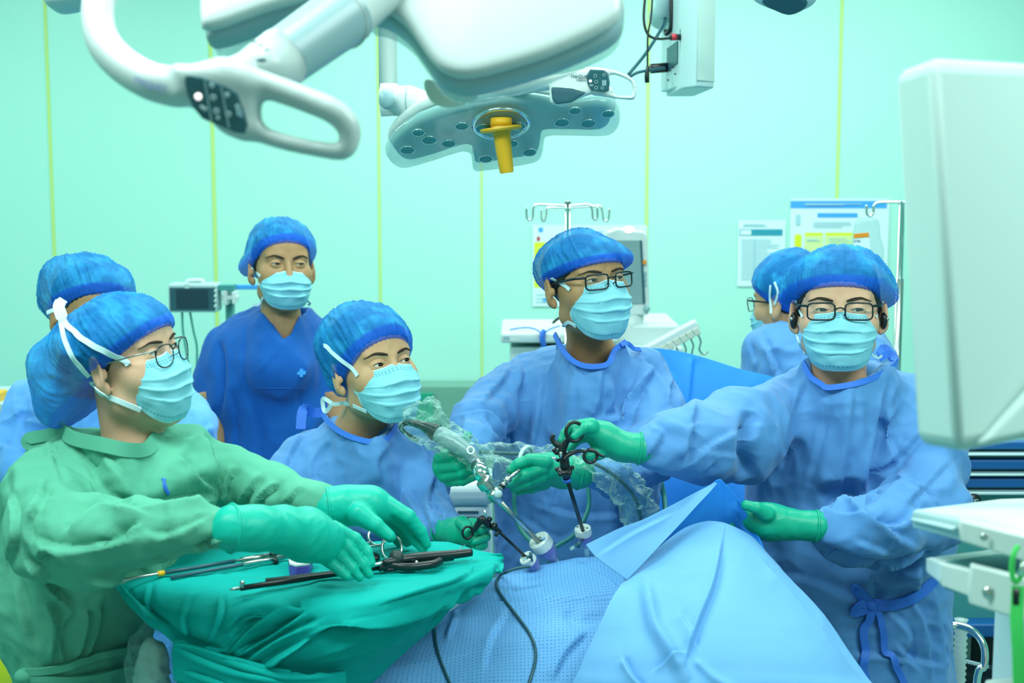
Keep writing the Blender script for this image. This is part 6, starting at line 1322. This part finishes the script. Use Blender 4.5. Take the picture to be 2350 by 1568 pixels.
q = P(2120, 1452, 3.0); mk('tube_leg', cyl((q[0], q[1], 0), q, px2r(9, 3)), M['chrome'], ls)
ps = thing('power_strip', P(2245, 1540, 3.3), 'dark multi socket strip low behind the chrome tube frame', 'power strip')
pa, pb2 = P(2190, 1520, 3.3), P(2300, 1548, 3.25); R_ = fr(pb2-pa); mk('housing', box((pa+pb2)/2, (.03, .02, np.linalg.norm(pb2-pa)), R_), M['black'], ps, smooth=False)
for k in range(10): mk('socket', box(pa+(pb2-pa)*(.1+k*.06)+np.array([0, -.012, .012]), (.008, .006, .008)), M['lgrey'], ps, smooth=False)
q = P(2230, 1568, 3.3); mk('shelf', box((q[0]+.14, q[1]+.02, P(2245, 1556, 3.3)[2]-.02), (.34, .10, .02)), M['black'], ps, smooth=False); mk('shelf_leg', box((q[0]+.14, q[1]+.02, P(2245, 1556, 3.3)[2]/2-.02), (.30, .08, P(2245, 1556, 3.3)[2]-.04)), M['rubber'], ps, smooth=False)
cs2 = solo('corrugated_hose', lathe([(.012+.004*(k % 2), k*.007) for k in range(24)], P(2200, 1580, 3.1), (0, 0, 1), 16), M['whitem'], 'white corrugated hose standing beside the gown hem at lower right', 'hose')

# ------------------------------------------------------------------ things along the back wall
def wp(px, py, d=.004): return P(px, py, WY-d)
def sheetp(name, x0, y0, x1, y1, m, parent, d, t=.001):
    a, b = P(x0, y0, WY), P(x1, y1, WY); return mk(name, box(((a[0]+b[0])/2, WY-d, (a[2]+b[2])/2), (abs(b[0]-a[0]), t, abs(a[2]-b[2]))), M[m], parent, smooth=False)
def poster(x0, y0, x1, y1, label, items):
    t = thing('poster', P((x0+x1)/2, y1, WY-.006), label, 'poster'); b = sheetp('sheet', x0, y0, x1, y1, 'paper', t, .006, .003)
    for ki, it in enumerate(items):
        if it[0] == 'r': sheetp(it[6], it[1], it[2], it[3], it[4], it[5], b, .0085+.0004*ki, .001)
        if it[0] == 'l':
            _, xa, ya, xb, yb, n, m = it
            V = []
            for k in range(n):
                yy = ya+(yb-ya)*k/max(n-1, 1); xe = xa+(xb-xa)*(.6+.4*abs(math.sin(k*2.3+xa))); a, c = P(xa, yy, WY), P(xe, yy, WY); V.append(box(((a[0]+c[0])/2, WY-.0098-.0004*ki, a[2]), (c[0]-a[0], .0006, .0035)))
            mk('text_lines', J(V), M[m], b, smooth=False)
        if it[0] == 't':
            V, F = text_mesh(it[1], it[4], wp(it[2], it[3], .010), (1, 0, 0), (0, 0, 1)); mk('lettering', (V, F), M[it[5]], b, smooth=False)
    return t
poster(1222, 517, 1482, 703, 'landscape poster with a yellow block half hidden behind the drip stand', [('r', 1226, 556, 1320, 660, 'pyel', 'yellow_block'), ('r', 1232, 543, 1239, 553, 'red', 'red_mark'), ('r', 1276, 542, 1284, 555, 'pylt', 'yellow_mark'), ('l', 1310, 524, 1390, 532, 2, 'pblue'),
    ('r', 1236, 522, 1246, 532, 'pblue', 'logo'), ('l', 1232, 570, 1312, 650, 7, 'pylt'), ('l', 1230, 675, 1275, 692, 3, 'pline'), ('r', 1246, 684, 1268, 693, 'pblue', 'blue_mark')])
poster(1694, 506, 1799, 657, 'small white notice sheet with a teal heading bar', [('r', 1697, 526, 1795, 541, 'pteal', 'heading_bar'), ('r', 1699, 528, 1723, 539, 'paper', 'heading_box'), ('l', 1705, 515, 1760, 519, 2, 'pline'), ('l', 1700, 550, 1790, 640, 16, 'pline'), ('r', 1730, 548, 1731, 640, 'pline', 'table_rule')])
poster(1814, 456, 2035, 640, 'large wall chart with a blue heading and yellow boxes behind the drip bag', [('r', 1814, 461, 2034, 478, 'pblue', 'heading_bar'), ('r', 1875, 489, 1967, 499, 'pblue', 'heading_bar'), ('r', 1823, 538, 1838, 568, 'pyel', 'yellow_box'), ('r', 1846, 534, 1887, 541, 'pyel', 'yellow_box'), ('r', 1846, 541, 1887, 600, 'pylt', 'pale_box'),
    ('r', 1893, 534, 1958, 541, 'pyel', 'yellow_box'), ('r', 1893, 541, 1958, 600, 'pylt', 'pale_box'), ('l', 1865, 510, 1955, 520, 3, 'pline'), ('r', 1826, 492, 1835, 516, 'pline', 'code_patch'), ('l', 1900, 548, 1950, 566, 4, 'pline'), ('l', 1850, 550, 1882, 552, 2, 'pline'), ('l', 1845, 468, 1990, 470, 2, 'pline')])
# steel cabinet
a, b = P(925, 886, 6.32), P(1115, 893, 6.32)
sc2 = thing('steel_cabinet', ((a[0]+b[0])/2, 6.4, 0), 'low steel cabinet against the back wall between the two surgeons', 'cabinet')
mk('body', box(((a[0]+b[0])/2, 6.40, a[2]/2+.03), (b[0]-a[0]+.1, .16, a[2]-.06)), M['cabm'], sc2, smooth=False, bevel=.006); mk('door', box(((a[0]*.8+b[0]*.2), 6.31, a[2]/2+.01), ((b[0]-a[0])*.34, .02, a[2]-.08)), M['cabg'], sc2, smooth=False, bevel=.003)
mk('foot', J([box((a[0]+.05, 6.4, .03), (.05, .12, .06)), box((b[0]-.05, 6.4, .03), (.05, .12, .06))]), M['black'], sc2, smooth=False)
# bedside monitor on a pole
Ym = 5.0; q = P(448, 682, Ym)
vm = thing('patient_monitor', P(530, 900, Ym)*np.array([1, 1, 0]), 'small grey patient monitor on a stand left of the man in scrubs', 'monitor')
W_ = px2r(112, Ym); H_ = px2r(66, Ym)
mk('casing', box(q, (W_, .09, H_)), M['lgrey'], vm, smooth=False, bevel=.008); mk('bezel', box(q+np.array([0, -.046, -.003]), (W_*.92, .006, H_*.80)), M['cable'], vm, smooth=False, bevel=.002)
mk('screen', box(P(441, 686, Ym-.05), (px2r(72, Ym), .004, px2r(42, Ym))), M['screen'], vm, smooth=False)
mk('carry_handle', tube(smooth(T3([(430, 652, Ym), (432, 645, Ym), (462, 644, Ym), (466, 650, Ym)]), 5), .008, 10), M['white'], vm)
for k, yy in enumerate((658, 668, 680, 691, 703)): mk('button', sphere(P(494, yy, Ym-.052), (.0055, .003, .0055), 12, 8), M['whitem'], vm)
mk('badge', box(P(429, 657, Ym-.052), (px2r(11, Ym), .003, px2r(11, Ym))), M['whitem'], vm, smooth=False, bevel=.002)
mk('clamp', J([box(P(529, 682, Ym), (px2r(36, Ym), .05, px2r(10, Ym))), box(P(520, 682, Ym), (px2r(10, Ym), .062, px2r(34, Ym))), box(P(540, 682, Ym), (px2r(8, Ym), .07, px2r(28, Ym)))]), M['white'], vm, smooth=False, bevel=.003)
qp = P(527, 655, Ym+.06); mk('pole', cyl((qp[0], qp[1], .03), qp, px2r(11, Ym)), M['mteal'], vm); mk('pole_head', box(P(520, 660, Ym), (px2r(38, Ym), .06, px2r(12, Ym))), M['mteal'], vm, smooth=False)
mk('base', lathe([(.22, 0), (.22, .02), (.03, .05)], (qp[0], qp[1], 0), (0, 0, 1), 30), M['grey'], vm)
mk('bed_rail', box(P(580, 659, Ym+.05), (px2r(84, Ym), .02, px2r(11, Ym))), M['pblue'], vm, smooth=False, bevel=.003)
for pts in ([(418, 716, Ym), (420, 760, Ym), (428, 810, Ym), (440, 880, Ym)], [(436, 716, Ym), (444, 760, Ym), (452, 800, Ym), (450, 870, Ym)]): mk('lead', tube(smooth(T3(pts), 6), .004, 8), M['tube'], vm)
# drip stand with four hooks
Yi = 4.6
iv = thing('drip_stand', P(1303, 900, Yi)*np.array([1, 1, 0]), 'chrome drip stand with four hooks in front of the yellow poster', 'drip stand')
q = P(1303, 466, Yi); mk('pole', cyl((q[0], q[1], .03), q, px2r(7, Yi)), M['chrome'], iv); mk('pole_cap', cyl(q, q+np.array([0, 0, .008]), px2r(8, Yi)), M['steel'], iv)
mk('base', J([tube([(q[0]+math.cos(a)*.28, q[1]+math.sin(a)*.28, .03), (q[0], q[1], .07)], .012, 8) for a in np.linspace(0, 2*PI, 5, endpoint=False)]), M['steel'], iv)
for sx, Yh, pts in ((1, Yi, [(1303, 473), (1262, 471), (1232, 470), (1224, 478), (1223, 496), (1217, 506), (1209, 498), (1208, 476)]), (1, Yi+.06, [(1303, 477), (1275, 477), (1256, 478), (1254, 494), (1248, 508), (1243, 500), (1243, 480)]),
                    (1, Yi-.0, [(1303, 473), (1340, 470), (1354, 471), (1359, 484), (1360, 498), (1366, 505), (1371, 496), (1370, 474)]), (1, Yi+.06, [(1303, 477), (1360, 474), (1378, 474), (1382, 490), (1385, 504), (1392, 508), (1397, 498), (1398, 478)])):
    mk('hook', tube(smooth([P(a, b, Yh) for a, b in pts], 5), px2r(3, Yi), 10), M['chrome'], iv)
# anaesthesia machine behind the middle surgeon
Ya = 4.9
am = thing('anaesthesia_machine', P(1380, 900, Ya)*np.array([1, 1, 0]), 'pale anaesthesia workstation with a grey screen behind the middle surgeon', 'machine')
V, F = prism(T3([(1392, 534, Ya), (1418, 524, Ya), (1478, 532, Ya), (1486, 540, Ya), (1491, 700, Ya), (1488, 724, Ya), (1400, 724, Ya)]), (0, .08, 0)); mk('screen_casing', (V, F), M['white'], am, smooth=False, bevel=.006)
mk('screen', prism(T3([(1400, 552, Ya-.006), (1470, 552, Ya-.006), (1478, 696, Ya-.006), (1400, 700, Ya-.006)]), (0, .01, 0)), M['screenl'], am, smooth=False); mk('screen_edge', prism(T3([(1469, 552, Ya-.01), (1473, 552, Ya-.01), (1481, 696, Ya-.01), (1476, 697, Ya-.01)]), (0, .01, 0)), M['dgrey'], am, smooth=False)
mk('side_key', J([box(P(1480, yy, Ya-.004), (.010, .006, .012)) for yy in (602, 628, 640, 652)]), M['grey'], am, smooth=False); mk('alarm_key', box(P(1479, 602, Ya-.008), (.012, .006, .014)), M['orange'], am, smooth=False); mk('status_lamp', sphere(P(1443, 527, Ya-.004), (.018, .012, .012)), M['glow'], am)
mk('knob', lathe([(.012, 0), (.011, .015), (.0001, .016)], P(1484, 708, Ya), (0, -1, 0), 16), M['grey'], am)
mk('swivel', cyl(P(1445, 720, Ya+.05), P(1445, 770, Ya+.05), .05), M['white'], am)
a, b = P(1398, 745, Ya), P(1560, 812, Ya); mk('column', box(((a[0]+b[0])/2, Ya+.2, (a[2]+b[2])/2), (b[0]-a[0], .4, a[2]-b[2])), M['white'], am, smooth=False, bevel=.012)
a, b = P(1149, 762, Ya-.1), P(1420, 786, Ya-.1); mk('worktop', box(((a[0]+b[0])/2, Ya+.1, (a[2]+b[2])/2), (b[0]-a[0], .45, a[2]-b[2])), M['white'], am, smooth=False, bevel=.01)
a2, b2 = P(1170, 788, Ya-.05), P(1560, 1300, Ya-.05); mk('cabinet', box(((a2[0]+b2[0])/2, Ya+.12, (a2[2]+.06)/2), (b2[0]-a2[0], .4, a2[2]-.08)), M['whitem'], am, smooth=False, bevel=.01)
mk('label_strip', box(P(1162, 776, Ya-.125), (.022, .003, .012)), M['grey'], am, smooth=False); mk('label_strip', box(P(1212, 778, Ya-.125), (.06, .002, .003)), M['pline'], am, smooth=False)
mk('castor', J([sphere((a2[0]+.05, Ya+.1, .03), .03), sphere((b2[0]-.05, Ya+.1, .03), .03)]), M['black'], am)
lo_ = thing('sensor_leads', P(1245, 775, Ya-.14), 'bundle of thin blue leads hanging over the edge of the pale worktop', 'cable')
mk('lead', tube(smooth(T3([(1170, 757, Ya-.12), (1210, 752, Ya-.13), (1238, 762, Ya-.14), (1246, 790, Ya-.14), (1240, 800, Ya-.14)]), 6), .0025, 8), M['trim'], lo_); mk('lead', tube(smooth(T3([(1285, 748, Ya-.12), (1262, 756, Ya-.13), (1250, 768, Ya-.14), (1252, 795, Ya-.14)]), 6), .0025, 8), M['trim'], lo_)
mk('lead_bundle', tube(smooth(T3([(1248, 758, Ya-.14), (1243, 775, Ya-.15), (1248, 795, Ya-.14)]), 6), .008, 8), M['trim'], lo_)
cab('monitor_lead', [(1290, 728, Ya-.1), (1280, 732, Ya-.1), (1268, 742, Ya-.1)], .005, 'black lead behind the neck of the middle surgeon')
# hose rack with hooks
rk = thing('hose_rack', P(1540, 790, 4.4), 'white slotted bracket with wire hooks slanting right of the middle surgeon', 'rack')
a, b = P(1470, 812, 4.35), P(1600, 742, 4.35); dv = b-a; R_ = fr(dv, (0, -1, 0))
mk('bracket', box((a+b)/2, (.028, .05, np.linalg.norm(dv)), R_), M['white'], rk, smooth=False, bevel=.006)
for k in range(8):
    c = a+dv*(.10+.115*k)+np.array([.012, -.018, -.014]); mk('slot', box(c, (.024, .022, .020), R_), M['cream'], rk, smooth=False, bevel=.003)
for k in range(6):
    c = a+dv*(.30+.13*k)+np.array([.01, -.02, -.03]); mk('wire_hook', tube(smooth([c, c+np.array([.008, 0, -.02]), c+np.array([.004, 0, -.045]), c+np.array([.018, 0, -.060]), c+np.array([.030, 0, -.050])], 5), .0028, 8), M['steel'], rk)
mk('mount', tube([a, a+np.array([-.1, .3, -.05])], .02, 12), M['white'], rk)
# drip stand and bag at the right
Yj = 4.2
iv = thing('drip_stand', P(2070, 900, Yj)*np.array([1, 1, 0]), 'chrome drip stand beside the near monitor with the labelled fluid bag', 'drip stand')
q = P(2070, 464, Yj); mk('pole', cyl((q[0], q[1], .03), q, px2r(7, Yj)), M['chrome'], iv); mk('hook', tube(smooth([P(a, b, Yj) for a, b in ((2070, 464), (2030, 464), (2012, 466), (2005, 474), (2004, 488), (1997, 496), (1989, 490), (1989, 470))], 5), px2r(3, Yj), 10), M['chrome'], iv)
mk('sleeve', cyl((q[0], q[1], P(2070, 640, Yj)[2]), (q[0], q[1], P(2070, 1200, Yj)[2]), px2r(9.5, Yj)), M['steel'], iv)
mk('hook', tube(smooth([P(a, b, Yj) for a, b in ((2070, 464), (2110, 464), (2128, 466), (2135, 474), (2136, 488), (2143, 496), (2151, 490))], 5), px2r(3, Yj), 10), M['chrome'], iv)
mk('base', J([tube([(q[0]+math.cos(a)*.28, q[1]+math.sin(a)*.28, .03), (q[0], q[1], .07)], .012, 8) for a in np.linspace(0, 2*PI, 5, endpoint=False)]), M['steel'], iv)
bg = thing('fluid_bag', P(1990, 590, Yj), 'clear fluid bag with an orange label hanging from the right drip stand', 'bag')
pB = Plane(1990, 550, Yj, (0, -1, 0)); mk('bag_body', pB.slab([(1968, 502), (1985, 498), (2015, 502), (2020, 540), (2028, 600), (1955, 600), (1958, 530)], .014, .012, .004, sm=2), M['clear'], bg)
mk('label', pB.slab([(1957, 536), (1992, 534), (1996, 575), (1957, 578)], .001, .0005, .0015, off=.014), M['paper'], bg); mk('label_band', pB.slab([(1956, 536), (1991, 533), (1992, 544), (1956, 547)], .001, .0005, .0015, off=.0155), M['orange'], bg)
V, F = text_mesh('0.9%', .010, pB.at(1960, 556, .0165), (1, 0, 0), (0, 0, 1)); mk('label_lettering', (V, F), M['ink'], bg, smooth=False)
# white canister behind the left surgeon's arm
Yc = 3.25; a, b = P(1020, 1160, Yc), P(1133, 1330, Yc)
wc = thing('suction_canister', ((a[0]+b[0])/2, Yc+.1, 0), 'white lidded suction unit behind the arm of the man at the tray', 'canister')
mk('body', box(((a[0]+b[0])/2, Yc+.10, a[2]/2+.02), (b[0]-a[0]-.01, .18, a[2]-.04)), M['white'], wc, bevel=.025); l0 = P(1014, 1116, Yc-.01)
mk('lid', box(((a[0]+b[0])/2, Yc+.10, (a[2]+l0[2])/2), (b[0]-a[0]+.006, .20, l0[2]-a[2]+.01)), M['white'], wc, bevel=.022)
for k, (x0, x1, yy) in enumerate(((1050, 1098, 1178), (1055, 1092, 1190), (1060, 1085, 1197))): p0, p1 = P(x0, yy, Yc), P(x1, yy, Yc); mk('printed_line', J([box((p0[0]+(p1[0]-p0[0])*(j+.5)/8, Yc+.008, p0[2]), ((p1[0]-p0[0])/8*.8, .002, .006 if k == 0 else .003)) for j in range(8)]), M['cable'], wc, smooth=False)
mk('foot', J([cyl((a[0]+.03, Yc+.1, 0), (a[0]+.03, Yc+.1, .03), .015), cyl((b[0]-.03, Yc+.1, 0), (b[0]-.03, Yc+.1, .03), .015)]), M['black'], wc)
# far left edge
lt_ = thing('waste_trolley', P(-20, 1200, 3.9)*np.array([1, 1, 0]), 'dark trolley with a yellow box at the far left edge', 'trolley')
a = P(-120, 935, 3.9); b = P(12, 935, 3.9); mk('body', box(((a[0]+b[0])/2, 4.05, a[2]/2+.03), (b[0]-a[0], .3, a[2]-.06)), M['mteal'], lt_, smooth=False, bevel=.01); mk('top', box(((a[0]+b[0])/2, 4.05, a[2]), (b[0]-a[0]+.03, .32, .025)), M['lgrey'], lt_, smooth=False, bevel=.004)
mk('sharps_box', box(P(-20, 918, 3.95), (.07, .08, .05)), M['yellow'], lt_, smooth=False, bevel=.006)
yb = thing('waste_bin', P(0, 1560, 2.8)*np.array([1, 1, 0]), 'yellow bag in a grey bin at the lower left behind the nurse', 'bin')
q = P(8, 1480, 2.8); mk('bag', lathe([(.05, 0), (.09, .05), (.10, .2), (.085, .26), (.06, .27)], (q[0]-.08, q[1], q[2]-.2), (0, 0, 1), 20), M['pyel'], yb); mk('bin', box((q[0]-.06, q[1]+.02, (q[2]-.15)/2), (.24, .24, q[2]-.15)), M['lgrey'], yb, smooth=False, bevel=.01)
